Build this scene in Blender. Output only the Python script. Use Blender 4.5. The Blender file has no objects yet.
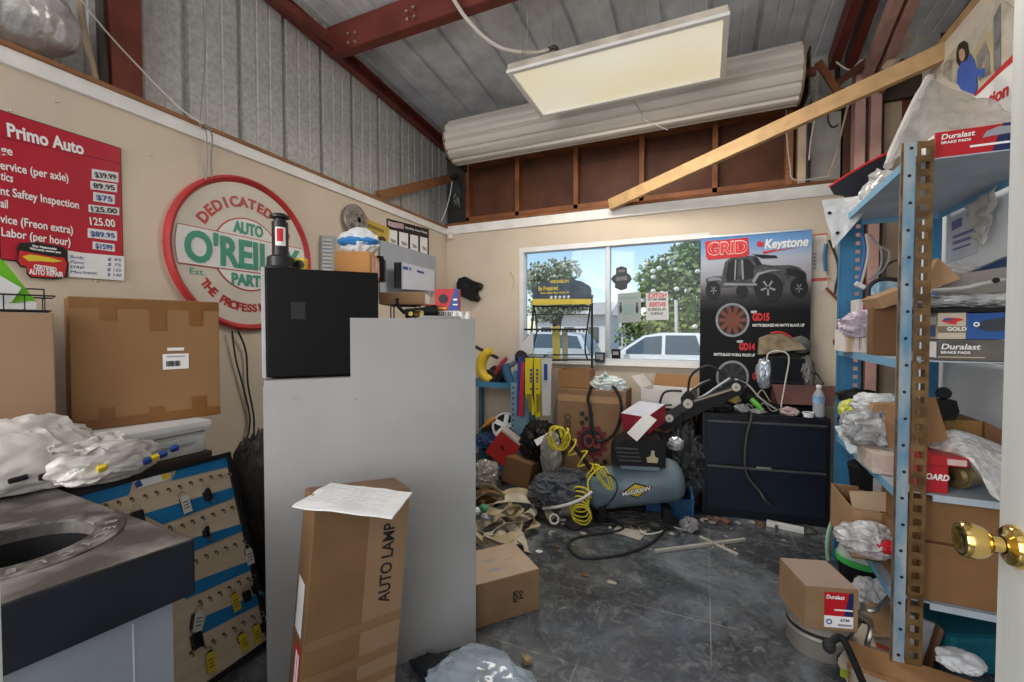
import bpy, bmesh, math, random
from mathutils import Vector, Matrix, Euler, noise
V = Vector
PI = math.pi
R = math.radians
rnd = random.Random(7)
SC = bpy.context.scene
COL = SC.collection

# ---------------------------------------------------------------- camera
F_PX, YAW, PITCH, EYE = 435.0, R(23.9), R(1.45), V((0, 0, 1.25))
FW = V((-math.sin(YAW) * math.cos(PITCH), math.cos(YAW) * math.cos(PITCH), -math.sin(PITCH)))
RT = V((math.cos(YAW), math.sin(YAW), 0))
UP = RT.cross(FW)
cd = bpy.data.cameras.new('camera')
cam = bpy.data.objects.new('camera', cd)
COL.objects.link(cam)
cam.matrix_world = Matrix.Translation(EYE) @ Matrix((RT, UP, -FW)).transposed().to_4x4()
cd.sensor_width = 36.0
cd.lens = 36.0 * F_PX / 1024
cd.clip_start = 0.02
cd.clip_end = 400
SC.camera = cam


def ray(u, v):
    return FW + RT * ((u - 512) / F_PX) + UP * ((341 - v) / F_PX)


def aty(u, v, y):      # the point seen at (u, v) on the plane y
    d = ray(u, v)
    return EYE + d * (y / d.y)


def atx(u, v, x):
    d = ray(u, v)
    return EYE + d * (x / d.x)


def atz(u, v, z=0.0):
    d = ray(u, v)
    return EYE + d * ((z - EYE.z) / d.z)


def atd(u, v, dist):   # at a distance along the view axis
    return EYE + ray(u, v) * dist


# ---------------------------------------------------------------- materials
MC = {}


def mat(name, c, rough=.6, metal=0., var=.12, scale=6., c2=None, bump=0., alpha=1., emit=0., coat=0., trans=0., spec=.35, det=4., stretch=None, lo=.35, hi=.65):
    if name in MC:
        return MC[name]
    m = bpy.data.materials.new(name)
    m.use_nodes = True
    nt = m.node_tree
    b = nt.nodes['Principled BSDF']
    N, L = nt.nodes.new, nt.links.new
    c = tuple(c) + (1,)
    if var or c2:
        tc = N('ShaderNodeTexCoord')
        mp = N('ShaderNodeMapping')
        if stretch:
            mp.inputs['Scale'].default_value = stretch
        L(tc.outputs['Object'], mp.inputs['Vector'])
        nz = N('ShaderNodeTexNoise')
        nz.inputs['Scale'].default_value = scale
        nz.inputs['Detail'].default_value = det
        L(mp.outputs[0], nz.inputs['Vector'])
        cr = N('ShaderNodeValToRGB')
        cr.color_ramp.elements[0].position = lo
        cr.color_ramp.elements[1].position = hi
        if c2:
            cr.color_ramp.elements[0].color = c
            cr.color_ramp.elements[1].color = tuple(c2) + (1,)
        else:
            cr.color_ramp.elements[0].color = tuple(x * (1 - var) for x in c[:3]) + (1,)
            cr.color_ramp.elements[1].color = tuple(min(1, x * (1 + var)) for x in c[:3]) + (1,)
        L(nz.outputs['Fac'], cr.inputs['Fac'])
        L(cr.outputs['Color'], b.inputs['Base Color'])
        if bump:
            bp = N('ShaderNodeBump')
            bp.inputs['Strength'].default_value = bump
            bp.inputs['Distance'].default_value = .01
            L(nz.outputs['Fac'], bp.inputs['Height'])
            L(bp.outputs['Normal'], b.inputs['Normal'])
        if emit:
            L(cr.outputs['Color'], b.inputs['Emission Color'])
    else:
        b.inputs['Base Color'].default_value = c
        if emit:
            b.inputs['Emission Color'].default_value = c
    b.inputs['Roughness'].default_value = rough
    b.inputs['Metallic'].default_value = metal
    b.inputs['Specular IOR Level'].default_value = spec
    b.inputs['Alpha'].default_value = alpha
    b.inputs['Emission Strength'].default_value = emit
    b.inputs['Coat Weight'].default_value = coat
    b.inputs['Transmission Weight'].default_value = trans
    MC[name] = m
    return m


# ---------------------------------------------------------------- meshes
def spline(pts, k=6, closed=False):
    pts = [V(p) for p in pts]
    n = len(pts)
    if n < 3:
        return pts
    out = []
    rng = n if closed else n - 1
    for i in range(rng):
        if closed:
            p0, p1, p2, p3 = pts[(i - 1) % n], pts[i], pts[(i + 1) % n], pts[(i + 2) % n]
        else:
            p0, p1, p2, p3 = pts[max(i - 1, 0)], pts[i], pts[i + 1], pts[min(i + 2, n - 1)]
        for j in range(k):
            t = j / k
            out.append(.5 * ((2 * p1) + (p2 - p0) * t + (2 * p0 - 5 * p1 + 4 * p2 - p3) * t * t + (3 * p1 - p0 - 3 * p2 + p3) * t ** 3))
    if not closed:
        out.append(pts[-1])
    return out


def frame(z, x=None):
    z = V(z).normalized()
    x = V(x) if x is not None else (V((1, 0, 0)) if abs(z.x) < .9 else V((0, 1, 0)))
    y = z.cross(x).normalized()
    x = y.cross(z)
    return Matrix((x, y, z)).transposed().to_4x4()


def eul(r):
    return Euler([R(a) for a in r]).to_matrix().to_4x4()


def plane_m(o, xa, ya):
    """A matrix with origin o whose x, y axes run along xa, ya (z = out of the sheet)."""
    xa = V(xa).normalized()
    z = xa.cross(V(ya)).normalized()
    return Matrix.Translation(V(o)) @ Matrix((xa, z.cross(xa), z)).transposed().to_4x4()


class MB:
    def __init__(s):
        s.bm = bmesh.new()

    def box(s, c, size, r=None, bev=0., M=None):
        m = Matrix.Translation(V(c)) @ (eul(r) if r else Matrix()) @ Matrix.Diagonal((size[0], size[1], size[2], 1))
        if M is not None:
            m = M @ m
        g = bmesh.ops.create_cube(s.bm, size=1, matrix=m)
        if bev:
            vs = set(g['verts'])
            es = [e for e in s.bm.edges if e.verts[0] in vs and e.verts[1] in vs]
            bmesh.ops.bevel(s.bm, geom=es, offset=bev, segments=2, affect='EDGES', profile=.6)
        return s

    def beam(s, a, b, w, h, up=(0, 0, 1), bev=0.):
        a, b = V(a), V(b)
        z = (b - a)
        y = V(up)
        x = y.cross(z).normalized()
        y = z.cross(x).normalized()
        m = Matrix.Translation((a + b) / 2) @ Matrix((x, y, z.normalized())).transposed().to_4x4()
        return s.box((0, 0, 0), (w, h, z.length), M=m, bev=bev)

    def cyl(s, a, b, r, r2=None, n=16, cap=True):
        a, b = V(a), V(b)
        d = b - a
        m = Matrix.Translation((a + b) / 2) @ frame(d)
        bmesh.ops.create_cone(s.bm, cap_ends=cap, segments=n, radius1=r, radius2=r if r2 is None else r2, depth=d.length, matrix=m)
        return s

    def ball(s, c, r, n=12, M=None):
        if not hasattr(r, '__len__'):
            r = (r, r, r)
        m = Matrix.Translation(V(c)) @ (M or Matrix()) @ Matrix.Diagonal((*r, 1))
        bmesh.ops.create_uvsphere(s.bm, u_segments=n, v_segments=max(5, n // 2 + 1), radius=1, matrix=m)
        return s

    def tube(s, pts, r, n=6, k=6, closed=False, flat=None):
        P = spline(pts, k, closed) if k else [V(p) for p in pts]
        rings = []
        nrm = None
        m = len(P)
        for i, p in enumerate(P):
            t = (P[(i + 1) % m] - P[i - 1]) if closed or 0 < i < m - 1 else (P[1] - P[0] if i == 0 else P[-1] - P[-2])
            if t.length < 1e-9:
                t = V((0, 0, 1))
            t.normalize()
            if nrm is None:
                nrm = t.cross(V((0, 0, 1)) if abs(t.z) < .95 else V((1, 0, 0))).normalized()
            else:
                nrm = (nrm - t * nrm.dot(t))
                nrm = nrm.normalized() if nrm.length > 1e-6 else t.orthogonal().normalized()
            bn = t.cross(nrm)
            rr = r[min(int(i / max(1, m - 1) * (len(r) - 1) + .5), len(r) - 1)] if hasattr(r, '__len__') else r
            rings.append([s.bm.verts.new(p + nrm * math.cos(2 * PI * j / n) * rr + bn * math.sin(2 * PI * j / n) * rr * (flat or 1)) for j in range(n)])
        for i in range(m if closed else m - 1):
            A, B = rings[i], rings[(i + 1) % m]
            for j in range(n):
                s.bm.faces.new((A[j], A[(j + 1) % n], B[(j + 1) % n], B[j]))
        if not closed:
            s.bm.faces.new(rings[0][::-1])
            s.bm.faces.new(rings[-1])
        return s

    def lathe(s, prof, M=None, n=24, a0=0., a1=2 * PI):
        M = M or Matrix()
        full = abs(a1 - a0 - 2 * PI) < 1e-6
        cnt = n if full else n + 1
        rings = []
        for (r, z) in prof:
            rings.append([s.bm.verts.new(M @ V((r * math.cos(a0 + (a1 - a0) * j / n), r * math.sin(a0 + (a1 - a0) * j / n), z))) for j in range(cnt)])
        for A, B in zip(rings, rings[1:]):
            for j in range(n):
                q = (A[j], A[(j + 1) % cnt], B[(j + 1) % cnt], B[j])
                try:
                    s.bm.faces.new(q)
                except ValueError:
                    pass
        bmesh.ops.remove_doubles(s.bm, verts=[v for r_ in rings for v in r_], dist=1e-6)
        return s

    def prism(s, pts, h, M=None):
        """A 2D outline extruded h along +z of M."""
        M = M or Matrix()
        lo = [s.bm.verts.new(M @ V((p[0], p[1], 0))) for p in pts]
        hi = [s.bm.verts.new(M @ V((p[0], p[1], h))) for p in pts]
        s.bm.faces.new(lo[::-1])
        s.bm.faces.new(hi)
        n = len(pts)
        for i in range(n):
            s.bm.faces.new((lo[i], lo[(i + 1) % n], hi[(i + 1) % n], hi[i]))
        return s

    def ring2d(s, c, r0, r1, h, M=None, n=32, sx=1.):
        """A flat annulus, h thick."""
        return s.lathe([(r0, 0), (r1, 0), (r1, h), (r0, h), (r0, 0)], (M or Matrix()) @ Matrix.Translation(V((c[0], c[1], 0))) @ Matrix.Diagonal((sx, 1, 1, 1)), n)

    def poly(s, pts, th=.001, toward=None):
        """A planar polygon of 3D points, th thick."""
        pts = [V(p) for p in pts]
        nrm = V((0, 0, 0))
        for i in range(len(pts)):
            a, b = pts[i], pts[(i + 1) % len(pts)]
            nrm += a.cross(b)
        nrm.normalize()
        tw = V(toward) if toward is not None else EYE - pts[0]
        if nrm.dot(tw) < 0:
            nrm = -nrm
            pts = pts[::-1]
        lo = [s.bm.verts.new(p) for p in pts]
        hi = [s.bm.verts.new(p + nrm * th) for p in pts]
        s.bm.faces.new(hi)
        s.bm.faces.new(lo[::-1])
        n = len(pts)
        for i in range(n):
            s.bm.faces.new((lo[i], lo[(i + 1) % n], hi[(i + 1) % n], hi[i]))
        return s

    def grid(s, fn, nu, nv):
        g = [[s.bm.verts.new(fn(i / nu, j / nv)) for j in range(nv + 1)] for i in range(nu + 1)]
        for i in range(nu):
            for j in range(nv):
                s.bm.faces.new((g[i][j], g[i + 1][j], g[i + 1][j + 1], g[i][j + 1]))
        return s

    def blob(s, c, size, seed=0, amp=.3, freq=2., sub=4, flat=True, M=None):
        """A crumpled closed bag: c = base centre, size = full extents."""
        g = bmesh.ops.create_icosphere(s.bm, subdivisions=sub, radius=1)
        off = V((seed * 7.3, seed * 3.1, seed * 5.7))
        pts = []
        for v in g['verts']:
            d = v.co.normalized()
            w_ = d + V((noise.noise(d * 1.7 + off), noise.noise(d * 1.7 + off + V((9, 0, 0))), noise.noise(d * 1.7 + off + V((0, 9, 0))))) * .35
            n_, a_, f_ = 0., 1., freq
            for k in range(4):
                n_ += a_ * (.32 - abs(noise.noise(w_ * f_ + off * (k + 1))) * 1.25)
                a_ *= .55
                f_ *= 1.9
            n_ += .8 * noise.noise(d * 1.2 + off * 1.7)
            pts.append(d * (1 + amp * n_))
        lo = [min(p[i] for p in pts) for i in range(3)]
        hi = [max(p[i] for p in pts) for i in range(3)]
        for v, p in zip(g['verts'], pts):
            q = V([((p[i] - lo[i]) / (hi[i] - lo[i]) - .5) * size[i] for i in range(3)])
            if flat:
                q.z = max(q.z, -size[2] * .40)
            q.z = (q.z + size[2] * .40) * (1 / .9 if flat else 1)
            v.co = (M @ q if M is not None else q) + V(c)
        return s

    def sheet(s, c00, c10, c11, c01, nu=14, nv=14, amp=.01, freq=3., seed=0, sag=0., th=.0015):
        """A creased sheet between four corners, given a real thickness."""
        c00, c10, c11, c01 = map(V, (c00, c10, c11, c01))
        nrm = (c10 - c00).cross(c01 - c00).normalized()
        off = V((seed * 9.1, seed * 4.7, 0))

        def P(u, v, k):
            p = c00 * (1 - u) * (1 - v) + c10 * u * (1 - v) + c11 * u * v + c01 * (1 - u) * v
            q = V((u * freq, v * freq, 0)) + off
            h = (abs(noise.fractal(q, .9, 2.0, 3)) - .3) * amp
            return p + nrm * (h + k * th) - V((0, 0, sag * 4 * u * (1 - u))) + V((noise.noise(q * 2), noise.noise(q * 2 + V((5, 5, 5))), 0)) * amp * .5
        a = [[s.bm.verts.new(P(i / nu, j / nv, 0)) for j in range(nv + 1)] for i in range(nu + 1)]
        b = [[s.bm.verts.new(P(i / nu, j / nv, 1)) for j in range(nv + 1)] for i in range(nu + 1)]
        for i in range(nu):
            for j in range(nv):
                s.bm.faces.new((a[i][j], a[i][j + 1], a[i + 1][j + 1], a[i + 1][j]))
                s.bm.faces.new((b[i][j], b[i + 1][j], b[i + 1][j + 1], b[i][j + 1]))
        for i in range(nu):
            s.bm.faces.new((a[i][0], a[i + 1][0], b[i + 1][0], b[i][0]))
            s.bm.faces.new((a[i + 1][nv], a[i][nv], b[i][nv], b[i + 1][nv]))
        for j in range(nv):
            s.bm.faces.new((a[0][j + 1], a[0][j], b[0][j], b[0][j + 1]))
            s.bm.faces.new((a[nu][j], a[nu][j + 1], b[nu][j + 1], b[nu][j]))
        return s

    def add_mesh(s, me, M):
        n0 = len(s.bm.verts)
        s.bm.from_mesh(me)
        s.bm.verts.ensure_lookup_table()
        for v in s.bm.verts[n0:]:
            v.co = M @ v.co
        return s

    def text(s, txt, M, size=.05, width=None, align='CENTER', th=.0006, bold=0., shear=0.):
        """Writing laid on the xy plane of M; width = squeeze to this width."""
        me = text_mesh(txt, th, bold, shear)
        xs = [v.co.x for v in me.vertices]
        ys = [v.co.y for v in me.vertices]
        w = max(xs) - min(xs)
        sx = size if width is None else width / w
        x0 = {'CENTER': (max(xs) + min(xs)) / 2, 'LEFT': min(xs), 'RIGHT': max(xs)}[align]
        s.add_mesh(me, M @ Matrix.Diagonal((sx, size, 1, 1)) @ Matrix.Translation(V((-x0, -.35, 0))))
        return s

    def build(s, name, m, parent=None, smooth=False, world=False, loc=None, rot=None, sub=0):
        bmesh.ops.recalc_face_normals(s.bm, faces=s.bm.faces)
        me = bpy.data.meshes.new(name)
        s.bm.to_mesh(me)
        s.bm.free()
        if smooth:
            for p in me.polygons:
                p.use_smooth = True
            me.set_sharp_from_angle(angle=R(38))
        me.materials.append(m)
        o = bpy.data.objects.new(name, me)
        COL.objects.link(o)
        if parent is not None:
            o.parent = parent
            if world:
                me.transform(wm(parent).inverted())
        elif loc is None:
            xs = [v.co for v in me.vertices]
            c = V(((min(p.x for p in xs) + max(p.x for p in xs)) / 2, (min(p.y for p in xs) + max(p.y for p in xs)) / 2, min(p.z for p in xs)))
            me.transform(Matrix.Translation(-c))
            o.location = c
        if loc is not None:
            o.location = loc
        if rot is not None:
            o.rotation_euler = [R(a) for a in rot]
        if sub:
            md = o.modifiers.new('s', 'SUBSURF')
            md.levels = md.render_levels = sub
        return o


TX = {}


def text_mesh(txt, th, bold, shear):
    k = (txt, th, bold, shear)
    if k not in TX:
        cu = bpy.data.curves.new('t', 'FONT')
        cu.body = txt
        cu.size = 1
        cu.resolution_u = 4
        cu.extrude = th / 2
        cu.offset = bold
        cu.shear = shear
        o = bpy.data.objects.new('t', cu)
        COL.objects.link(o)
        bpy.context.view_layer.update()
        dg = bpy.context.evaluated_depsgraph_get()
        TX[k] = bpy.data.meshes.new_from_object(o.evaluated_get(dg))
        bpy.data.objects.remove(o)
    return TX[k]


def wm(o):
    m = o.matrix_basis.copy()
    while o.parent is not None:
        o = o.parent
        m = o.matrix_basis @ m
    return m


def tag(o, label, cat, group=None):
    o['label'] = label
    o['category'] = cat
    if group:
        o['group'] = group
    return o


def thing(name, label, cat, loc=(0, 0, 0), rot=(0, 0, 0), group=None):
    o = bpy.data.objects.new(name, None)
    o.empty_display_size = .1
    COL.objects.link(o)
    o.location = loc
    o.rotation_euler = [R(a) for a in rot]
    return tag(o, label, cat, group)


def struct(o):
    o['kind'] = 'structure'
    return o


def sthing(name, loc=(0, 0, 0)):
    o = bpy.data.objects.new(name, None)
    COL.objects.link(o)
    o.location = loc
    o['kind'] = 'structure'
    return o
# ================================================================ the setting
XL, YB, XR = -2.38, 3.75, 1.10          # faces of the three walls
TRIM_Z = 2.20
drywall = mat('beige_drywall', (.62, .525, .42), .85, var=.05, scale=2.5, det=6)
whitewall = mat('white_wall_paint', (.84, .88, .91), .8, var=.05, scale=1.6)
trimw = mat('white_trim_paint', (.78, .76, .74), .6, var=.06, scale=9)
rawwood = mat('raw_wood', (.27, .12, .05), .7, var=.2, scale=5, stretch=(1, 1, 12))
newwood = mat('new_pine', (.45, .285, .135), .65, var=.14, scale=4, stretch=(3, 3, 3))
brownply = mat('brown_plywood', (.060, .018, .008), .6, var=.3, scale=3, det=6, c2=(.115, .038, .016))
studwood = mat('stud_wood', (.22, .078, .028), .6, var=.25, scale=5)
galv = mat('galvanised_sheet', (.58, .58, .565), .6, .1, var=.14, scale=40, det=8)
galvroof = mat('roof_sheet', (.80, .83, .87), .5, .1, var=.14, scale=5, det=6)
redsteel = mat('red_oxide_steel', (.17, .038, .026), .5, var=.2, scale=5)
pinksteel = mat('faded_red_steel', (.55, .33, .29), .6, var=.18, scale=5)

# floor: dark worn coating, scuffed pale, with thin joint lines
fm = bpy.data.materials.new('worn_dark_floor')
fm.use_nodes = True
nt = fm.node_tree
N, L = nt.nodes.new, nt.links.new
bs = nt.nodes['Principled BSDF']
tc = N('ShaderNodeTexCoord')


def nz(scale, det, rough=.6, dist=0.):
    n = N('ShaderNodeTexNoise')
    n.inputs['Scale'].default_value = scale
    n.inputs['Detail'].default_value = det
    n.inputs['Roughness'].default_value = rough
    n.inputs['Distortion'].default_value = dist
    L(tc.outputs['Object'], n.inputs['Vector'])
    return n


def ramp(src, stops):
    r = N('ShaderNodeValToRGB')
    e = r.color_ramp.elements
    e[0].position, e[0].color = stops[0]
    e[1].position, e[1].color = stops[-1]
    for p, c in stops[1:-1]:
        k = e.new(p)
        k.color = c
    L(src, r.inputs['Fac'])
    return r


def mix(a, b, fac):
    m = N('ShaderNodeMix')
    m.data_type = 'RGBA'
    L(fac, m.inputs['Factor'])
    L(a, m.inputs['A'])
    if hasattr(b, 'default_value'):
        L(b, m.inputs['B'])
    else:
        m.inputs['B'].default_value = b
    return m.outputs['Result']


g1 = lambda g: (g, g * 1.13, g * 1.30, 1)
base = ramp(nz(2.2, 9, .68, .6).outputs['Fac'], [(.3, g1(.016)), (.48, g1(.05)), (.70, g1(.19))])
w = lambda x: (x, x, x, 1)
dust = ramp(nz(14, 12, .8, 1.5).outputs['Fac'], [(.50, w(0)), (.72, w(.65))])
colr = mix(base.outputs['Color'], (.34, .34, .33, 1), dust.outputs['Color'])
sx = N('ShaderNodeSeparateXYZ')
L(tc.outputs['Object'], sx.inputs[0])


def M2(op, a, b):
    n = N('ShaderNodeMath')
    n.operation = op
    for i, q in enumerate((a, b)):
        if q is None:
            continue
        if hasattr(q, 'default_value'):
            L(q, n.inputs[i])
        else:
            n.inputs[i].default_value = q
    return n.outputs[0]


def line(ax, off):
    q = M2('FRACT', M2('ADD', M2('DIVIDE', sx.outputs[ax], .46), off), None)
    return M2('LESS_THAN', M2('ABSOLUTE', M2('SUBTRACT', q, .5), None), .005)


ln = M2('MAXIMUM', line('X', .12), line('Y', .3))
ln = M2('MULTIPLY', ln, ramp(nz(3, 3).outputs['Fac'], [(.42, w(0)), (.62, w(.5))]).outputs['Color'])
colr = mix(colr, (.42, .42, .41, 1), ln)
sand = ramp(nz(5, 8, .7).outputs['Fac'], [(.35, w(0)), (.6, w(1))])
back = M2('MULTIPLY', ramp(M2('ADD', M2('MULTIPLY', sx.outputs['Y'], .5), -.9), [(.42, w(0)), (.62, w(1))]).outputs['Color'], sand.outputs['Color'])
colr = mix(colr, (.27, .24, .20, 1), back)
L(colr, bs.inputs['Base Color'])
rr = ramp(nz(4, 6).outputs['Fac'], [(.3, w(.14)), (.7, w(.36))])
L(rr.outputs['Color'], bs.inputs['Roughness'])
bp = N('ShaderNodeBump')
bp.inputs['Strength'].default_value = .25
bp.inputs['Distance'].default_value = .004
L(nz(25, 8).outputs['Fac'], bp.inputs['Height'])
L(bp.outputs['Normal'], bs.inputs['Normal'])
bs.inputs['Specular IOR Level'].default_value = .9
struct(MB().box((-.6, 1.0, -.05), (3.96, 6.0, .1)).build('floor', fm))

# drywall left and back
LWA = math.atan(.0246)                      # the left wall leans in a little towards the door


def xl(y):
    return XL + (YB - y) * .0246


def atl(u, v, off=0.):                       # the point seen at (u, v) on the left wall, off in front of it
    d = ray(u, v)
    t_ = (XL + YB * .0246 + off) / (d.x + .0246 * d.y)
    return EYE + d * t_


LY = V((-.0246, 1, 0)).normalized()          # along the left wall
LM = lambda p: plane_m(p, LY, (0, 0, 1))     # a sheet frame on it, facing the room
wl = struct(MB().box((-.05, -2.6, TRIM_Z / 2), (.10, 5.2, TRIM_Z)).build('wall_left', drywall, loc=(XL, YB + .05, 0)))
wl.rotation_euler.z = LWA
wx0, wx1 = aty(519, 300, YB).x, aty(709, 300, YB).x
wz0, wz1 = aty(609, 364, YB).z, aty(519, 248, YB).z
xe = aty(842, 300, YB).x                     # where the boarding stops at the right
b = MB()
x0w, x1w = XL - .1, xe
for (xa, xb, za, zb) in ((x0w, wx0, 0, TRIM_Z), (wx1, x1w, 0, TRIM_Z), (wx0, wx1, 0, wz0), (wx0, wx1, wz1, TRIM_Z)):
    b.box(((xa + xb) / 2, YB + .06, (za + zb) / 2), (xb - xa, .12, zb - za))
struct(b.build('wall_back', drywall))
# white cap trims with the raw plate on top
t = sthing('trim_1', (XL, YB, TRIM_Z))
t.rotation_euler.z = LWA
MB().box((.006, -2.55, .030), (.024, 5.2, .060), bev=.004).build('face_board', trimw, t)
MB().box((-.045, -2.55, .069), (.14, 5.2, .018)).build('top_plate', rawwood, t)
t = sthing('trim_2', ((x0w + x1w) / 2, YB, TRIM_Z))
MB().box((.05, -.006, .0425), (x1w - x0w - .1, .024, .085), bev=.004).build('face_board', trimw, t)
MB().box((.05, .05, .0955), (x1w - x0w - .1, .15, .021)).build('top_plate', studwood, t)

# window
win = sthing('window_1', ((wx0 + wx1) / 2, YB, wz0))
wfr = mat('white_window_frame', (.74, .74, .75), .45, var=.05)
b = MB()
fw_ = .045
W, Hh = wx1 - wx0, wz1 - wz0
for c, s in (((0, .05, fw_ / 2), (W, .1, fw_)), ((0, .05, Hh - fw_ / 2), (W, .1, fw_)), ((-W / 2 + fw_ / 2, .052, Hh / 2), (fw_ - .001, .098, Hh - 2 * fw_ + .004)), ((W / 2 - fw_ / 2, .052, Hh / 2), (fw_ - .001, .098, Hh - 2 * fw_ + .004))):
    b.box(c, s, bev=.003)
b.build('window_frame', wfr, win)
mx = aty(607, 300, YB).x - (wx0 + wx1) / 2
MB().box((mx, .05, Hh / 2), (.04, .05, Hh - .08), bev=.003).build('mullion', mat('grey_aluminium', (.45, .46, .47), .4, .6, var=.05), win)
gm = bpy.data.materials.new('window_glass')
gm.use_nodes = True
n2 = gm.node_tree
n2.nodes.remove(n2.nodes['Principled BSDF'])
tr = n2.nodes.new('ShaderNodeBsdfTransparent')
tr.inputs[0].default_value = (.93, .96, .97, 1)
gl = n2.nodes.new('ShaderNodeBsdfGlossy')
gl.inputs['Roughness'].default_value = .03
ms = n2.nodes.new('ShaderNodeMixShader')
fr = n2.nodes.new('ShaderNodeFresnel')
fr.inputs[0].default_value = 1.3
n2.links.new(fr.outputs[0], ms.inputs[0])
n2.links.new(tr.outputs[0], ms.inputs[1])
n2.links.new(gl.outputs[0], ms.inputs[2])
n2.links.new(ms.outputs[0], n2.nodes['Material Output'].inputs[0])
for xa, xb in ((-W / 2 + fw_, mx - .02), (mx + .02, W / 2 - fw_)):
    MB().box(((xa + xb) / 2, .06, Hh / 2), (xb - xa, .004, Hh - 2 * fw_)).build('pane', gm, win)
MB().box((0, -.004, -.007), (W + .01, .05, .012), bev=.004).build('sill', trimw, win)

# outer steel building: corrugated left wall, back wall, roof
def corr(u0, u1, pitch=.305, dep=.034):
    P = []
    u = u0
    while u < u1:
        for du, h in ((0, 0), (.075, 0), (.080, .005), (.088, .005), (.093, 0), (.165, 0), (.170, .005), (.178, .005), (.183, 0), (.262, 0), (.265, dep), (.298, dep), (.301, 0)):
            P.append((u + du * pitch / .305, h))
        u += pitch
    P.append((u, 0))
    return P


def sheet_ext(P, fa, fb, name, m, th=.0015):
    b = MB()
    lo = [b.bm.verts.new(fa(u, h)) for u, h in P]
    hi = [b.bm.verts.new(fb(u, h)) for u, h in P]
    for i in range(len(P) - 1):
        b.bm.faces.new((lo[i], lo[i + 1], hi[i + 1], hi[i]))
    return struct(b.build(name, m))


XM = XL - .20
roofz = lambda y: 3.36 + (3.9 - y) * .088
sheet_ext(corr(-4.0, 4.0), lambda u, h: V((XM - h, u, 0)), lambda u, h: V((XM - h, u, roofz(u) + .02)), 'wall_outer_left', galv)
sheet_ext(corr(.62, 1.9), lambda u, h: V((u, 4.06 + h, 0)), lambda u, h: V((u, 4.06 + h, 3.45)), 'wall_outer_back', mat('pale_sheet', (.46, .455, .44), .5, .4, var=.15, scale=4))
sheet_ext(corr(-4.0, 4.1), lambda u, h: V((1.85 + h, u, 0)), lambda u, h: V((1.85 + h, u, roofz(u))), 'wall_outer_right', galv)
sheet_ext(corr(-2.7, 2.0), lambda u, h: V((u, -4, roofz(-4) + h)), lambda u, h: V((u, 4.15, roofz(4.15) + h)), 'ceiling', galvroof)
# back wall above the opening, closing the building behind the old roll-up door
struct(MB().box((-.4, 4.09, 2.85), (4.6, .02, 1.3)).build('wall_outer_header', mat('dark_sheet', (.05, .048, .045), .7)))


def channel(a, b_, d, w, th, m, name, up=(0, 0, 1), side=1, loc=None):
    """A cold-formed C section from a to b: web d deep, flanges w wide."""
    bb = MB()
    a, b_ = V(a), V(b_)
    z = (b_ - a).normalized()
    y = V(up)
    x = y.cross(z).normalized() * side
    y = z.cross(V(x)).normalized()
    if y.dot(V(up)) < 0:
        y = -y
    o = (a + b_) / 2
    ln_ = (b_ - a).length
    M = Matrix.Translation(o) @ Matrix((x, y, z)).transposed().to_4x4()
    bb.box((0, 0, 0), (th, d, ln_), M=M)
    bb.box((w / 2, d / 2, 0), (w, th, ln_), M=M)
    bb.box((w / 2, -d / 2, 0), (w, th, ln_), M=M)
    return struct(bb.build(name, m))


# sloping rake member on the left wall, cross purlins, rafters on the right
channel((XM + .02, -1.0, roofz(-1.0) - .155), (XM + .02, 4.0, roofz(4.0) - .155), .10, .06, .008, redsteel, 'beam_rake', side=-1)
for y in (2.42, .6):
    t = channel((XM + .03, y, roofz(y) - .125), (1.8, y, roofz(y) - .125), .20, .07, .008, redsteel, 'beam_purlin', side=1)
bolt = mat('bolt_steel', (.6, .58, .55), .35, .9)
pur = [o for o in COL.objects if o.name.startswith('beam_purlin')][0]
for px, py in ((349, 34), (356, 33), (349, 43), (356, 42), (407, 12), (414, 8), (408, 20), (415, 17)):
    p = aty(px, py, 2.405)
    MB().cyl(p, p + V((0, -.012, 0)), .010, n=6).build('bolt', bolt, pur, world=True)
channel(atx(270, -8, XM + .25), atx(338, 42, XM + .25), .05, .04, .006, redsteel, 'beam_brace')
# ================================================================ upper back: framed-in opening, roll-up door, lamp, timbers
hd = sthing('wall_back_header', (-.8, YB + .1, TRIM_Z + .13))
hx0, hx1 = aty(466, 180, YB + .05).x, aty(797, 180, YB + .05).x
MB().box(((hx0 + hx1) / 2, YB + .125, 2.70), (hx1 - hx0, .016, .85)).build('plywood_panel', brownply, hd, world=True)
for px in (468, 517.6, 576, 641.7, 714.7):
    p = aty(px, 190, YB + .05)
    MB().box((p.x, YB + .08, 2.60), (.04, .09, .58), bev=.002).build('stud', studwood, hd, world=True)
p = aty(789, 160, YB + .05)
MB().box((p.x, YB + .075, 2.64), (.045, .09, .66), bev=.002).build('stud', rawwood, hd, world=True)
p = aty(801, 160, YB + .05)
MB().box((p.x, YB + .06, 2.64), (.05, .09, .66), bev=.002).build('stud', mat('pale_stud', (.50, .38, .27), .7, var=.15), hd, world=True)
MB().box(((hx0 + hx1) / 2, YB + .075, 2.89), (hx1 - hx0, .09, .05), bev=.002).build('header_plate', studwood, hd, world=True)
MB().box(((hx0 + hx1) / 2, YB + .08, 2.345), (hx1 - hx0, .09, .04), bev=.002).build('bottom_plate', studwood, hd, world=True)

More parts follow.
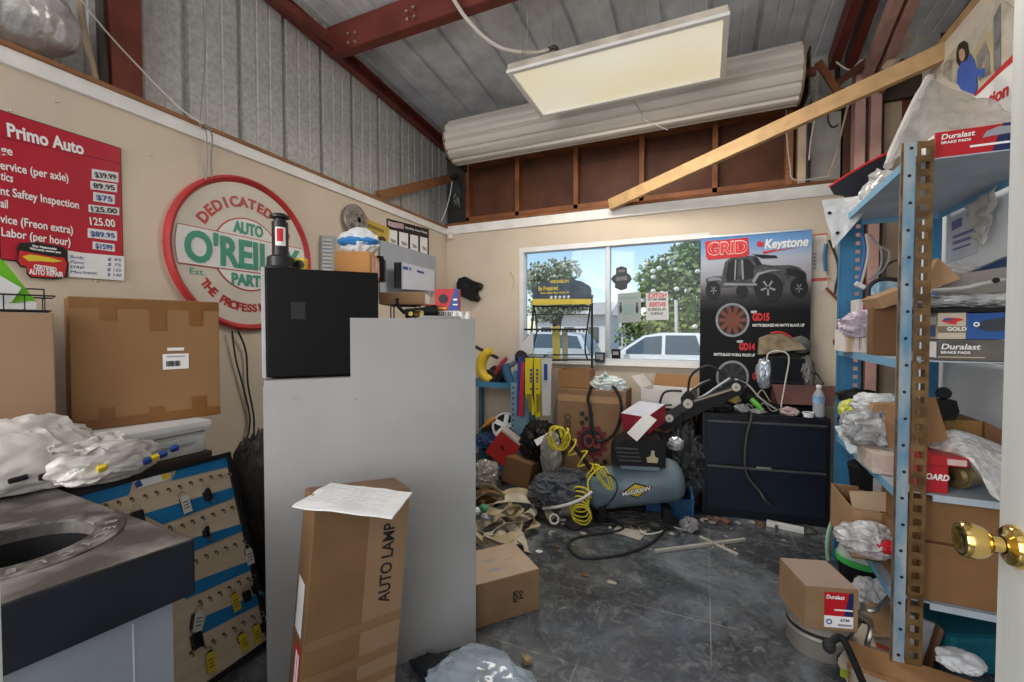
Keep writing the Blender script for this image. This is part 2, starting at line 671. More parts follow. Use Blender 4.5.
# roll-up door coil
xa, xb, yc, zc, rc = -2.10, .55, 3.46, 2.95, .19
rd = thing('roll_up_door', 'coiled ribbed metal roll-up door high under the roof above the brown framing', 'roll-up door', ((xa + xb) / 2, yc, zc - rc))
slat = mat('door_slat_paint', (.62, .585, .54), .5, .1, var=.14, scale=3, stretch=(.3, 3, 3))
prof = []
ns = 13
for i in range(ns * 5):
    a = 2 * PI * i / (ns * 5)
    k = i % 5
    rr_ = rc if k in (1, 2, 3) else rc - (.020 if k == 0 else .002)
    prof.append((rr_ * math.cos(a), rr_ * math.sin(a)))
M = Matrix.Translation(V((xa, yc, zc))) @ frame((1, 0, 0), (0, 1, 0))
MB().prism(prof, xb - xa, M).build('curtain', slat, rd, world=True)
for x, nm in ((xa - .012, 'l'), (xb, 'r')):
    MB().lathe([(rc - .05, 0), (rc + .004, 0), (rc + .004, .012), (rc - .05, .012), (rc - .05, 0)], Matrix.Translation(V((x, yc, zc))) @ frame((1, 0, 0)), 40).build('rim', mat('rusty_rim', (.30, .22, .15), .6, .3), rd, world=True)
MB().cyl((xa - .1, yc, zc), (xb + .1, yc, zc), .03).build('axle', redsteel, rd, world=True)
for x in (xa - .07, xb + .06):
    MB().box((x, yc + .17, zc), (.01, .42, .3), bev=.002).build('bracket', mat('dark_bracket', (.08, .06, .05), .6, .4), rd, world=True)

# fluorescent fixture
FX = V(((-1.12 + .098) / 2, 2.745, 2.82))
fx = thing('ceiling_light', 'large rectangular fluorescent troffer with a pale yellow lit lens hanging under the roof', 'ceiling light', (FX.x, FX.y, FX.z))
b = MB()
for c, s in (((0, -.29, .0), (1.22, .03, .02)), ((0, .29, .0), (1.22, .03, .02)), ((-.595, 0, 0), (.03, .55, .02)), ((.595, 0, 0), (.03, .55, .02))):
    b.box(c, s, bev=.003)
b.build('frame', mat('lamp_white', (.82, .82, .80), .4, var=.03), fx)
b = MB()
b.prism([(-.6, -.3), (.6, -.3), (.6, .3), (-.6, .3)], .01, Matrix.Translation(V((0, 0, .035))))
b.box((0, -.3, .023), (1.2, .012, .03)).box((0, .3, .023), (1.2, .012, .03)).box((-.6, 0, .023), (.012, .58, .03)).box((.6, 0, .023), (.012, .58, .03))
b.build('housing', mat('lamp_back', (.55, .50, .43), .6, var=.2), fx)
MB().box((0, 0, .004), (1.17, .56, .006)).build('lens', mat('lit_lens', (.80, .73, .50), .4, c2=(.84, .80, .66), scale=1.4, emit=.56), fx)
for sx_, sy_ in ((-1, -1), (1, -1), (-1, 1), (1, 1)):
    zt = roofz(FX.y + sy_ * .25) - FX.z
    MB().tube([(sx_ * .5, sy_ * .25, .08), (sx_ * .5 + .01, sy_ * .25, zt * .5), (sx_ * .5, sy_ * .25, zt)], .0025, 5).build('hanger_wire', bolt, fx)
cw = mat('cream_cable', (.62, .58, .53), .5, var=.05)
o = MB().tube([aty(440, -25, 2.3), aty(466, 18, 2.35), aty(497, 46, 2.45), aty(530, 53, 2.55), aty(549, 50, 2.6)], .012, 8, 8).build('flexible_conduit', cw, None, True)
tag(o, 'cream flexible conduit looping across the roof to the fluorescent fixture', 'conduit')
o2 = MB().tube([aty(548, 50, 2.6), aty(555, 47, 2.6), aty(558, 54, 2.6), aty(557, 64, 2.6)], .013, 8, 6).build('connector', mat('dark_bracket', (.08, .06, .05), .6, .4), o, True, True)

# timber brace from back wall to right wall
o = MB().beam(aty(610, 205, YB - .06), V((XR + .04, 2.90, 2.66)), .04, .09, bev=.003).build('timber_brace', newwood)
tag(o, 'long new pine two-by-four running diagonally from back wall up to right wall', 'timber')
o = MB().beam(atx(378, 196, XL - .1), aty(452, 178, YB + .1), .035, .08, up=(0, 0, 1), bev=.003).build('timber_blocking', rawwood)
tag(o, 'short reddish board bridging the top of the left wall into the back corner', 'timber')

# right side steel: rafter pair and column pair
cx0 = aty(866, 120, 3.85)
for i, (px, m_) in enumerate(((860, pinksteel), (876, pinksteel))):
    p = aty(px, 120, 3.80)
    struct(MB().box((p.x, 3.84, 1.55), (.06, .10, 3.1), bev=.004).build('column_back', m_))
for px, px2 in ((866, 899), (880, 916)):
    a, c = aty(px, 76, 3.80), aty(px2, -8, 2.9)
    struct(MB().beam(a, a + (c - a) * 1.6, .05, .09, bev=.004).build('beam_rafter', pinksteel))
for (p0, p1, y0, y1) in (((833, 62), (862, -20), 3.9, 3.2), ((850, 62), (878, -20), 3.95, 3.3)):
    struct(MB().beam(aty(*p0, y0), aty(*p1, y1), .06, .12).build('beam_strut', redsteel))
for px, w_, m_ in ((827, .20, mat('grey_insulation', (.40, .39, .37), .9, var=.15)), (846, .07, mat('dark_stud', (.10, .05, .035), .8)), (893, .10, mat('pale_stud', (.50, .38, .27), .7)), (905, .05, redsteel)):
    p = aty(px, 120, 3.95)
    struct(MB().box((p.x, 3.97, 1.5), (w_, .06, 3.0), bev=.003).build('column_infill', m_))
for i, (q0, q1, d_, lb) in enumerate((((818, 62), (838, 92), 3.7, 'broken dark lath hanging beside the right end of the roll-up coil'), ((836, 84), (872, 58), 3.7, 'dark lath crossing behind the pine brace by the faded red rafters'), ((884, 70), (912, 36), 3.5, 'pale splintered lath under the roof right of the faded red rafters'), ((905, 60), (880, 92), 3.75, 'brown lath leaning behind the upper end of the pine brace'))):
    o = MB().beam(aty(*q0, d_), aty(*q1, d_), .02, .045, bev=.002).build('lath', (studwood, brownply, mat('pale_stud', (.50, .38, .27), .7), studwood)[i])
    tag(o, lb, 'lath')
struct(MB().box((1.45, 3.92, 2.93), (1.2, .06, .14)).build('beam_girt', mat('dark_girt', (.07, .045, .035), .7)))
# loose wires hanging among the columns
wirem = {'white': mat('white_wire', (.55, .52, .47), .5, var=.05), 'black': mat('black_wire', (.02, .02, .022), .5, var=.1), 'grey': mat('grey_wire', (.25, .25, .25), .5), 'tan': mat('tan_wire', (.42, .32, .22), .6)}


def wire(name, label, cat, pts, r, m, group=None, n=6, k=7):
    o = MB().tube(pts, r, n, k).build(name, m if not isinstance(m, str) else wirem[m], None, True)
    return tag(o, label, cat, group)


Yw = 3.72
wire('loose_wire', 'white wire drooping beside the right end of the roll-up door coil', 'wire', [aty(808, 72, 3.6), aty(816, 85, Yw), aty(815, 115, Yw), aty(811, 140, Yw), aty(809, 160, Yw)], .006, 'white')
wire('loose_wire', 'tan rope-like wire slanting down left of the faded red column pair', 'wire', [aty(852, 88, Yw), aty(848, 105, Yw), aty(842, 130, Yw), aty(836, 155, Yw), aty(828, 177, Yw)], .007, 'tan')
wire('loose_wire', 'black cable loop hooked on the pale sheeting beside the roll-up door', 'wire', [aty(829, 110, Yw), aty(828, 120, Yw), aty(832, 127, Yw), aty(838, 125, Yw)], .006, 'black')
wire('loose_wire', 'white wire crossing behind the upper end of the pine brace', 'wire', [aty(836, 62, Yw), aty(850, 70, Yw), aty(862, 60, Yw), aty(878, 59, Yw)], .006, 'white')
wire('loose_wire', 'thin white wire hanging on the brown plywood left of the pale stud', 'wire', [aty(786, 110, 3.7), aty(787, 140, 3.7), aty(790, 165, 3.7), aty(795, 180, 3.7), aty(830, 176, 3.7)], .004, 'white')
wire('loose_wire', 'wire dangling over the face of the roll-up coil below the fixture', 'wire', [aty(634, 102, 3.24), aty(640, 110, 3.23), aty(645, 120, 3.24), aty(658, 126, 3.25), aty(668, 130, 3.27)], .003, 'grey')
wire('roof_wire', 'thin wire hanging from the roof left of the fluorescent fixture', 'wire', [aty(521, -4, 2.5), aty(519, 20, 2.5), aty(522, 45, 2.5), aty(522, 62, 2.5)], .003, 'grey')
# clear bag with bright beads in the back corner, with its lead
o = MB().blob(aty(457, 208, 3.62), (.10, .08, .30), 3, .3).build('plastic_bag', mat('dark_plastic_film', (.03, .035, .04), .12, alpha=.9), None, True)
tag(o, 'shiny dark plastic bag stuffed in the upper back left corner', 'bag')
o = MB().ball(aty(454, 177, 3.6), (.045, .04, .03)).build('flood_lamp', mat('black_plastic', (.011, .011, .012), .5, var=.1, spec=.2), None, True)
tag(o, 'small black lamp head clipped at the top of the back left corner', 'lamp')
wire('lamp_lead', 'pale lead hanging from the black lamp head in the back left corner', 'wire', [aty(452, 182, 3.58), aty(450, 195, 3.58), aty(446, 210, 3.6), aty(441, 222, 3.6)], .005, 'white')

# ================================================================ right wall and door
struct(MB().box((XR + .05, 1.15, 1.345), (.10, 4.0, 2.69)).build('wall_right', whitewall))
struct(MB().box((XR - .008, 1.15, 2.33), (.016, 4.0, .72)).build('wall_right_upper', mat('pale_board', (.62, .55, .46), .85, var=.05)))
struct(MB().box((XR + .045, 1.15, 2.71), (.13, 4.02, .04), bev=.002).build('trim_3', newwood))
XD = .45
yd = atx(998, 560, XD).y
dr = sthing('door_1', (XD, yd, 0))
doorw = mat('grey_white_door_paint', (.58, .60, .585), .5, var=.08, scale=3, stretch=(6, 6, .5))
MB().box((.02, -.42, 1.04), (.04, .84, 2.05), bev=.0015).build('door_slab', doorw, dr)
brass = mat('polished_brass', (.78, .55, .18), .16, 1., var=.05)
kz = atx(1008, 541, XD).z
ky = -.045
kn = MB().lathe([(0, 0), (.033, 0), (.033, .004), (.029, .010), (.017, .013), (.014, .016)], Matrix.Translation(V((0, ky, kz))) @ frame((-1, 0, 0)), 28).build('knob_rose', brass, dr, True)
MB().lathe([(.012, .008), (.012, .029), (.017, .032), (.0245, .040), (.0285, .052), (.0285, .063), (.0258, .0670), (.020, .0675), (.012, .0655), (0, .0645)], Matrix.Translation(V((0, ky, kz))) @ frame((-1, 0, 0)), 28).build('knob', brass, kn, True)
# entry jamb at the photographer's left
p = atz(4, 660, .45)
q = atd(0, 560, .62)
struct(MB().box((q.x - .05, q.y - .02, 1.0), (.1, .04, 2.0), bev=.002).build('door_frame_2', doorw))
# ================================================================ outside the window
GZ = -.42
struct(MB().box((0, 44, GZ - .1), (140, 79.5, .2)).build('street', mat('pale_asphalt', (.42, .41, .40), .9, var=.1, scale=1.2)))
carw = mat('white_car_paint', (.80, .80, .79), .25, var=.02, coat=.5)
carg = mat('car_glass', (.05, .08, .10), .08, var=.05, spec=.8)
blackr = mat('black_rubber', (.018, .018, .019), .7, var=.15)
alloy = mat('alloy_metal', (.55, .55, .56), .3, .8, var=.06)
blackp = mat('black_plastic', (.011, .011, .012), .5, var=.1, spec=.2)


def car(label, loc, paint):
    t = thing('parked_car', label, 'car', loc, group='cars parked outside the window')
    M = Matrix.Translation(V((0, .875, 0))) @ frame((0, -1, 0), (1, 0, 0))
    Mi = lambda y: Matrix.Translation(V((0, y, 0))) @ Matrix(((1, 0, 0, 0), (0, 0, -1, 0), (0, 1, 0, 0), (0, 0, 0, 1)))

    def arch(cx, r=.37, n=8):
        return [(cx + r * math.cos(PI - PI * i / n), .34 + r * math.sin(PI - PI * i / n)) for i in range(n + 1)]
    low = [(-2.3, .30), (-1.83, .30)] + arch(-1.42)[1:-1] + [(-1.0, .28), (1.02, .28)] + arch(1.42)[1:-1] + [(1.83, .32), (2.30, .35), (2.33, .75), (2.26, 1.02), (1.9, 1.06), (-.98, 1.04), (-1.5, .97), (-2.1, .86), (-2.28, .72)]
    MB().prism(low, 1.75, Mi(.875)).build('body', paint, t)
    b = MB()
    top = [(-.98, 1.03), (-.28, 1.52), (.15, 1.60), (1.4, 1.59), (1.98, 1.50), (2.25, 1.03)]
    lo = [b.bm.verts.new(V((x, s * (.86 - (z - 1.03) * .32), z))) for s in (1, -1) for x, z in top]
    n = len(top)
    b.bm.faces.new(lo[:n])
    b.bm.faces.new(lo[n:][::-1])
    for i in range(n):
        b.bm.faces.new((lo[i], lo[(i + 1) % n], lo[n + (i + 1) % n], lo[n + i]))
    b.build('cabin', paint, t)
    sy = lambda z: -(.872 - (z - 1.03) * .32)
    for q in ([(-.82, 1.06), (-.22, 1.48), (.18, 1.52), (.18, 1.06)], [(.27, 1.06), (.27, 1.53), (.98, 1.53), (1.14, 1.06)], [(1.26, 1.06), (1.12, 1.52), (1.85, 1.46), (2.05, 1.06)]):
        MB().poly([V((x, sy(z), z)) for x, z in q], .012, (0, -1, .3)).build('side_window', carg, t)
    ws = [V((-.97, -.76, 1.06)), V((-.97, .76, 1.06)), V((-.30, .66, 1.51)), V((-.30, -.66, 1.51))]
    MB().poly(ws, .012, (-1, 0, 1)).build('windscreen', carg, t)
    MB().box((-.72, -.97, 1.09), (.12, .16, .13), bev=.03).build('mirror', paint, t)
    for x in (.02, .92):
        MB().box((x, -.885, .93), (.17, .03, .035), bev=.01).build('door_handle', paint, t)
    for x in (-1.42, 1.42):
        for s in (-1, 1):
            wl_ = MB().lathe([(.10, -.10), (.30, -.10), (.335, -.07), (.335, .07), (.30, .10), (.10, .10)], Matrix.Translation(V((x, s * .78, .335))) @ frame((0, s, 0)), 24).build('wheel', blackr, t)
            MB().lathe([(0, .09), (.19, .085), (.215, .10), (.215, .05), (0, .05)], Matrix.Translation(V((x, s * .78, .335))) @ frame((0, s, 0)), 20).build('hubcap', alloy, wl_)
    return t


car('white station-wagon car parked right outside the window on its right half', (-1.18, 11.5 + .9, GZ), carw)
car('silver car parked behind the centre bar of the window', (-5.75, 14.9, GZ), mat('silver_car_paint', (.50, .53, .56), .3, .3, var=.02))
# buildings
bw = mat('pale_stucco', (.72, .69, .64), .9, var=.05)
rf = mat('pale_roof', (.50, .47, .45), .9, var=.1)


def house(label, x0, x1, y, z1, ridge):
    t = thing('low_building', label, 'building', ((x0 + x1) / 2, y, GZ), group=None)
    W_ = x1 - x0
    MB().box((0, 2, (z1 - GZ) / 2), (W_, 4, z1 - GZ)).build('wall', bw, t)
    M = Matrix.Translation(V((-W_ / 2 - .3, 2, z1 - GZ))) @ frame((1, 0, 0), (0, 1, 0))
    MB().prism([(-2.4, 0), (2.4, 0), (0, ridge)], W_ + .6, M).build('roof', rf, t)
    for k in range(3):
        MB().box((-W_ / 2 + W_ * (k + .5) / 3, -.02, (z1 - GZ) * .55), (W_ * .14, .06, .9), bev=.01).build('window', carg, t)
    return t


house('long pale building across the street seen through the wiper rack', aty(535, 300, 24).x, aty(606, 300, 24).x, 24, 2.1, .8)
house('small pale house with a grey roof seen beside the window bar', aty(606, 300, 32).x, aty(633, 300, 32).x, 32, 1.35, .75)
leafm = [mat('leaf_green', (.10, .17, .035), .6, c2=(.25, .33, .10), scale=2.2), mat('leaf_dull', (.27, .30, .18), .7, c2=(.45, .47, .33), scale=2.2)]
bark = mat('grey_bark', (.16, .12, .09), .9, var=.2)


def leaves(b, clumps, n, size, seed):
    r_ = random.Random(seed)
    for (c, rad) in clumps:
        for i in range(n):
            d = V((r_.gauss(0, 1), r_.gauss(0, 1), r_.gauss(0, 1))).normalized() * (r_.random() ** .45)
            p = V(c) + V((d.x * rad[0], d.y * rad[1], d.z * rad[2]))
            a = V((r_.gauss(0, 1), r_.gauss(0, 1), r_.gauss(0, 1))).normalized() * size * r_.uniform(.6, 1.3)
            q = a.orthogonal().normalized() * size * .45
            m_ = p + a * .5
            vs_ = [b.bm.verts.new(x) for x in (p, m_ + q, p + a, m_ - q)]
            b.bm.faces.new(vs_)
    return b


def tree(label, base, clumps, n, size, seed, m_, flowers=0):
    t = thing('tree', label, 'tree', base, group=None)
    leaves(MB(), clumps, n, size, seed).build('crown', m_, t, world=True)
    b = MB()
    bs_ = V(base)
    top = V(clumps[0][0])
    b.tube([bs_, bs_ * .6 + top * .4 + V((.1, 0, 0)), top], [.16, .1, .05], 8)
    for c, rad in clumps[1:]:
        b.tube([bs_ * .55 + top * .45, (V(c) + top) / 2 - V((0, 0, .2)), V(c)], [.07, .03], 6)
    b.build('trunk', bark, t, world=True)
    if flowers:
        r_ = random.Random(seed)
        b = MB()
        for i in range(flowers):
            c, rad = r_.choice(clumps)
            a = r_.uniform(PI, 2 * PI)
            e = r_.uniform(-.9, 1.1)
            b.ball(V(c) + V((rad[0] * math.cos(a) * math.cos(e), rad[1] * math.sin(a) * math.cos(e), rad[2] * math.sin(e))), (.09, .09, .07), 6)
        b.build('blossoms', mat('cream_blossom', (.80, .78, .68), .7, var=.04), t, world=True)
    return t


P = lambda u, v, y: aty(u, v, y)
tree('leafy green tree with cream blossoms outside the right half of the window', (P(684, 330, 15).x, 15, GZ),
     [(P(684, 285, 15), (1.15, 1.1, 1.25)), (P(700, 255, 15), (.9, .9, .9)), (P(660, 280, 15), (.75, .8, .75)), (P(690, 320, 15), (1.1, 1, .7)), (P(722, 290, 15), (1.2, 1, 1.4)), (P(648, 297, 15), (.4, .4, .35))], 900, .17, 4, leafm[0], 46)
tree('thin grey-green tree outside the left half of the window behind the wiper rack', (P(556, 330, 17).x, 17, GZ),
     [(P(557, 295, 17), (1.2, 1, .9)), (P(560, 272, 17), (.9, .8, .55)), (P(537, 280, 17), (.6, .6, .7)), (P(575, 300, 17), (.75, .7, .6)), (P(545, 310, 17), (.9, .7, .5))], 420, .17, 9, leafm[1])
o = leaves(MB(), [(P(642, 326, 18), (.9, .6, .5)), (P(668, 325, 18), (.9, .6, .6)), (P(690, 326, 18), (.9, .6, .6)), (P(655, 338, 18), (1.6, .5, .9))], 500, .16, 21).build('hedge', leafm[0])
tag(o, 'low green hedge beyond the white car', 'hedge')
o = MB().cyl(V((aty(678, 365, 13.4).x, 13.4, GZ)), aty(676, 300, 13.4), .05, n=8).build('street_post', mat('cream_cable', (.62, .58, .53)))
tag(o, 'thin pale post standing behind the white car', 'post')
# ================================================================ on and at the back wall
red = mat('print_red', (.55, .025, .03), .45, var=.06)
white = mat('print_white', (.82, .82, .82), .5, var=.03)
blackk = mat('print_black', (.012, .012, .014), .45, var=.1)
greyk = mat('print_grey', (.30, .31, .33), .5, var=.08)
bluek = mat('print_blue', (.02, .07, .28), .45, var=.08)
yellowk = mat('print_yellow', (.72, .54, .04), .5, var=.06)
greenk = mat('print_green', (.03, .25, .16), .5, var=.08)
paper = mat('white_paper', (.76, .77, .78), .7, var=.04)


def yp(pts, y):
    return [aty(u, v, y) for u, v in pts]


def ell(cx, cy, rx, ry, n=24, a0=0, a1=2 * PI):
    return [(cx + rx * math.cos(a0 + (a1 - a0) * i / n), cy + ry * math.sin(a0 + (a1 - a0) * i / n)) for i in range(n if a1 - a0 > 6.2 else n + 1)]


def ytext(b, s, x, v, y, hpx, wpx, align='LEFT', **k):
    """One line of writing on the plane y: left end x, middle line v, cap height and width in photo pixels."""
    a, c = aty(x, v, y), aty(x + wpx, v, y)
    h = (aty(x, v - hpx / 2, y) - aty(x, v + hpx / 2, y)).length
    z0 = (a.z + aty(x + wpx, v, y).z) / 2
    b.text(s, plane_m((a.x, y, a.z), (1, 0, 0), (0, 0, 1)), h / .70, c.x - a.x, 'LEFT', **k)


# decals on the panes
yg = YB + .052
t = thing('window_sticker', 'black badge-shaped sticker on the right window pane', 'sticker', aty(621, 290, yg))
MB().poly(yp([(613, 276), (611, 279), (613, 282), (615, 284), (615, 288), (621, 290.5), (627, 288.5), (627.5, 284), (630, 282), (632, 279), (630, 275), (627, 273), (627, 268), (621, 266), (616, 268.5), (616, 274)], yg), .002).build('sticker', mat('dark_grey_print', (.05, .055, .06), .6), t, world=True)
b = MB()
b.poly(yp([(616, 277), (627, 276), (627, 280), (616, 281)], yg - .003), .001).poly(yp([(618, 270), (625, 269.5), (625, 272), (618, 272.5)], yg - .003), .001)
b.build('emblem', mat('faded_grey', (.16, .17, .18), .6), t, world=True)
t = thing('window_poster', 'grey notice sheet stuck on the right window pane below the badge sticker', 'notice', aty(629, 322, yg))
MB().poly(yp([(617.5, 293.5), (641, 292), (641, 322), (617.5, 323)], yg), .002).build('sheet', mat('backlit_grey_paper', (.33, .37, .38), .8, var=.05), t, world=True)
b = MB()
for q in ([(623, 304), (634, 303.5), (634, 314), (623, 314.5)], [(620, 297), (638, 296), (638, 298.5), (620, 299.5)]):
    b.poly(yp(q, yg - .003), .001)
b.build('print', mat('pale_teal_print', (.25, .35, .36), .8), t, world=True)
b = MB()
for u in (620.6, 637):
    b.poly(yp(ell(u, 309, 1.6, 4.5, 10), yg - .003), .001).poly(yp(ell(u, 303.6, 1.1, 1.3, 8), yg - .003), .001)
b.build('figure', mat('dark_grey_print', (.05, .055, .06)), t, world=True)
t = thing('window_notice', 'white notice with mirrored red and black lines on the right window pane', 'notice', aty(658, 320, yg))
MB().poly(yp([(646, 293), (668, 291.5), (669, 319.5), (646, 320.5)], yg), .002).build('sheet', mat('backlit_paper', (.62, .63, .64), .8), t, world=True)


def mtext(b, s, x, v, hpx, wpx):
    a, c = aty(x, v, yg - .003), aty(x + wpx, v, yg - .003)
    h = (aty(x, v - hpx / 2, yg) - aty(x, v + hpx / 2, yg)).length
    b.text(s, plane_m((c.x, yg - .003, a.z), (-1, 0, 0), (0, 0, 1)), h / .7, c.x - a.x, 'LEFT', bold=.03)


b = MB()
mtext(b, 'NOTICE', 647.5, 295.7, 4.2, 19)
mtext(b, 'ENTRER', 648.5, 304.6, 4.2, 17)
b.build('red_lettering', red, t, world=True)
b = MB()
for v in (299.6, 309.5, 313.5):
    mtext(b, 'EEMOK SIN ON' if v < 305 else 'OIL ACCESS US', 648 if v < 313 else 651, v, 2.2, 18 if v < 313 else 12)
b.build('black_lettering', blackk, t, world=True)
t = thing('sill_box', 'small dark box on the window sill at the centre bar', 'box', aty(616, 359, YB + .02))
MB().box((0, 0, .045), (.075, .03, .08), bev=.006).build('box_body', blackp, t)
MB().box((0, -.016, .05), (.05, .004, .03), bev=.002).build('face_plate', greyk, t)
t = thing('sill_box', 'dark blue-grey box on the window sill left of the centre bar', 'box', aty(600, 363, YB - .03))
MB().box((0, 0, .05), (.085, .03, .085), bev=.006).build('box_body', mat('dark_blue_plastic', (.03, .045, .075), .4), t)
MB().box((0, -.016, .052), (.06, .004, .05), bev=.002).build('face_plate', greyk, t)

# roll-up banner
YP = 3.675
tl, tr = aty(701, 239, YP), aty(812, 229, YP)
t = thing('roll_up_banner', 'tall printed roll-up banner with a black truck picture right of the window', 'banner', ((tl.x + tr.x) / 2, YP, 0))
bm_ = bpy.data.materials.new('banner_print')
bm_.use_nodes = True
nt = bm_.node_tree
tc_ = nt.nodes.new('ShaderNodeTexCoord')
sp = nt.nodes.new('ShaderNodeSeparateXYZ')
rp = nt.nodes.new('ShaderNodeValToRGB')
nt.links.new(tc_.outputs['Generated'], sp.inputs[0])
nt.links.new(sp.outputs[2], rp.inputs[0])
e = rp.color_ramp.elements
e[0].position, e[0].color = 0, (.008, .008, .010, 1)
e[1].position, e[1].color = 1, (.10, .25, .52, 1)
for p_, c_ in ((.70, (.010, .010, .012, 1)), (.76, (.05, .05, .055, 1)), (.80, (.17, .17, .18, 1)), (.82, (.30, .29, .33, 1)), (.90, (.42, .45, .53, 1)), (.96, (.18, .34, .62, 1))):
    k = e.new(p_)
    k.color = c_
nt.links.new(rp.outputs[0], nt.nodes['Principled BSDF'].inputs['Base Color'])
nt.nodes['Principled BSDF'].inputs['Roughness'].default_value = .6
nt.nodes['Principled BSDF'].inputs['Specular IOR Level'].default_value = .15
zt = (tl.z + tr.z) / 2
MB().box((0, 0, (zt + .08) / 2), (tr.x - tl.x, .003, zt - .08)).build('banner_sheet', bm_, t)
MB().box((0, 0, zt + .005), (tr.x - tl.x, .012, .018), bev=.003).build('top_rail', alloy, t)
MB().box((0, .02, .05), (tr.x - tl.x + .02, .09, .08), bev=.01).build('base_cassette', alloy, t)
MB().cyl((0, .03, .09), (0, .012, zt), .008, n=8).build('support_pole', alloy, t)
y1, y2, y3 = YP - .003, YP - .0045, YP - .006
# headline
b = MB()
b.poly(yp([(705, 241.5), (748, 237.5), (749.5, 254), (746, 256.5), (708, 260), (706, 257)], y1), .001)
b.build('headline_outline', red, t, world=True)
b = MB()
ytext(b, 'GRID', 707.5, 249, y2, 12, 40, bold=.045)
b.build('headline', mat('headline_pink', (.78, .60, .58), .5), t, world=True)
b = MB()
ytext(b, 'GRID', 707.8, 249, y3, 11, 39.4, bold=.02)
b.build('headline_face', mat('headline_red', (.62, .03, .035), .5), t, world=True)
b = MB()
ytext(b, 'Keystone', 764.5, 244, y2, 9, 44, bold=.03, shear=.2)
b.build('brand_lettering', white, t, world=True)
b = MB()
b.poly(yp([(762, 251.8), (775, 249.5), (793, 248), (797, 247.6), (776, 250.8), (764, 254)], y2), .001)
b.poly(yp([(757, 242), (760, 240.6), (762, 243), (763.6, 241), (764, 246), (760.5, 246.8), (756.8, 246)], y2), .001)
b.build('brand_swoosh', red, t, world=True)
# truck picture
truck = mat('truck_picture', (.035, .037, .042), .5, c2=(.085, .09, .10), scale=30)
tdark = mat('truck_picture_dark', (.010, .010, .012), .5)
tpale = mat('truck_picture_pale', (.25, .27, .30), .5)
b = MB()
b.poly(yp([(705.5, 279), (712, 276.5), (722, 276), (725, 262), (731, 257.5), (750, 255.5), (757, 256), (762, 264), (772, 265.5), (790, 265), (799, 267), (806, 273), (807, 283), (800, 291), (760, 291), (745, 286), (722, 288), (707, 287)], y1), .001)
b.build('truck_body', truck, t, world=True)
b = MB()
b.poly(yp([(726, 276), (728, 263), (733, 259.5), (738, 259), (737, 280), (727, 282)], y2), .001)
b.poly(yp([(741, 259), (748, 258.5), (754, 266), (753, 278), (741, 281)], y2), .001)
b.poly(yp([(752, 257.5), (757, 257.5), (762, 264.5), (757, 266)], y2), .001)
for c in ((713, 290, 7.5, 9), (768.5, 287.5, 14.5, 14.5), (742, 291, 6, 6.5), (799, 287.5, 9, 10)):
    b.poly(yp(ell(*c), y2), .001)
b.build('truck_openings', tdark, t, world=True)
b = MB()
b.poly(yp([(706.5, 280), (712, 277), (720, 277.5), (722, 281), (718, 280), (711, 281)], y3), .001)
b.build('fender_print', tpale, t, world=True)
b = MB()
b.poly(yp([(752, 281), (757, 273), (770, 269.5), (784, 270), (770, 271.5), (759, 275), (754, 284)], y3), .001)
b.build('fender_print', tpale, t, world=True)
b = MB()
b.poly(yp([(741, 260), (743, 259.7), (744, 279), (742, 280)], y3), .001)
b.build('door_bar_print', tpale, t, world=True)
b = MB()
b.poly(yp([(735, 260), (736.4, 259.7), (735.5, 280), (734, 280)], y3), .001)
b.build('door_bar_print', tpale, t, world=True)
for cx, cy, rx, ry in ((768, 287.5, 7.6, 8), (799, 288, 3.6, 4.6), (713.5, 290, 3, 4)):
    b = MB()
    for i in range(5):
        a = 2 * PI * i / 5 + .3
        q = [(cx + rx * k * math.cos(a + d), cy + ry * k * math.sin(a + d)) for k, d in ((.2, -.5), (1, -.14), (1, .14), (.2, .5))]
        b.poly(yp(q, y3), .001)
    b.build('rim_print', tpale, t, world=True)


def printed_wheel(cx, cy, r, rim, spoke, n):
    b_ = MB()
    pts = []
    b_.poly(yp(ell(cx, cy, r, r, 32), y1), .001)
    b_.build('wheel_rim_print', rim, t, world=True)
    MB().poly(yp(ell(cx, cy, r * .86, r * .86, 32), y2), .001).build('wheel_dish_print', tdark, t, world=True)
    b_ = MB()
    for i in range(n):
        a = 2 * PI * i / n
        b_.poly(yp([(cx + r * k * math.cos(a + d), cy + r * k * math.sin(a + d)) for k, d in ((.25, -.45), (.84, -.16), (.84, .16), (.25, .45))], y3), .001)
    b_.poly(yp(ell(cx, cy, r * .26, r * .26, 16), y3 - .001), .001)
    b_.build('wheel_spoke_print', spoke, t, world=True)


for cx, cy, r_ in ((768.5, 287.5, 12.5), (799, 287.5, 7.5), (713, 290, 6)):
    b = MB()
    b.ring2d((0, 0), .010 * r_ / 8, .0115 * r_ / 8, .0008, plane_m(aty(cx, cy, y3), (1, 0, 0), (0, 0, 1)), 24, .9)
    b.build('tyre_print', mat('tyre_line', (.09, .095, .10), .5), t, world=True)
b = MB()
b.poly(yp([(786, 268), (798, 269), (806, 274), (806, 280), (798, 277), (787, 275)], y2), .001)
b.build('grille_print', tdark, t, world=True)
b = MB()
b.poly(yp([(752, 254), (776, 255.5), (778, 258), (762, 258.5)], y2), .001)
b.build('light_bar_print', tdark, t, world=True)
b = MB()
b.poly(yp([(724, 283), (757, 283.5), (757, 285.5), (724, 285.5)], y3), .001)
b.build('side_step_print', tpale, t, world=True)
printed_wheel(732.5, 320, 17, tpale, mat('wheel_bronze', (.17, .05, .03), .5), 10)
printed_wheel(732.5, 377, 16.5, tpale, mat('wheel_black', (.03, .03, .035), .5), 8)
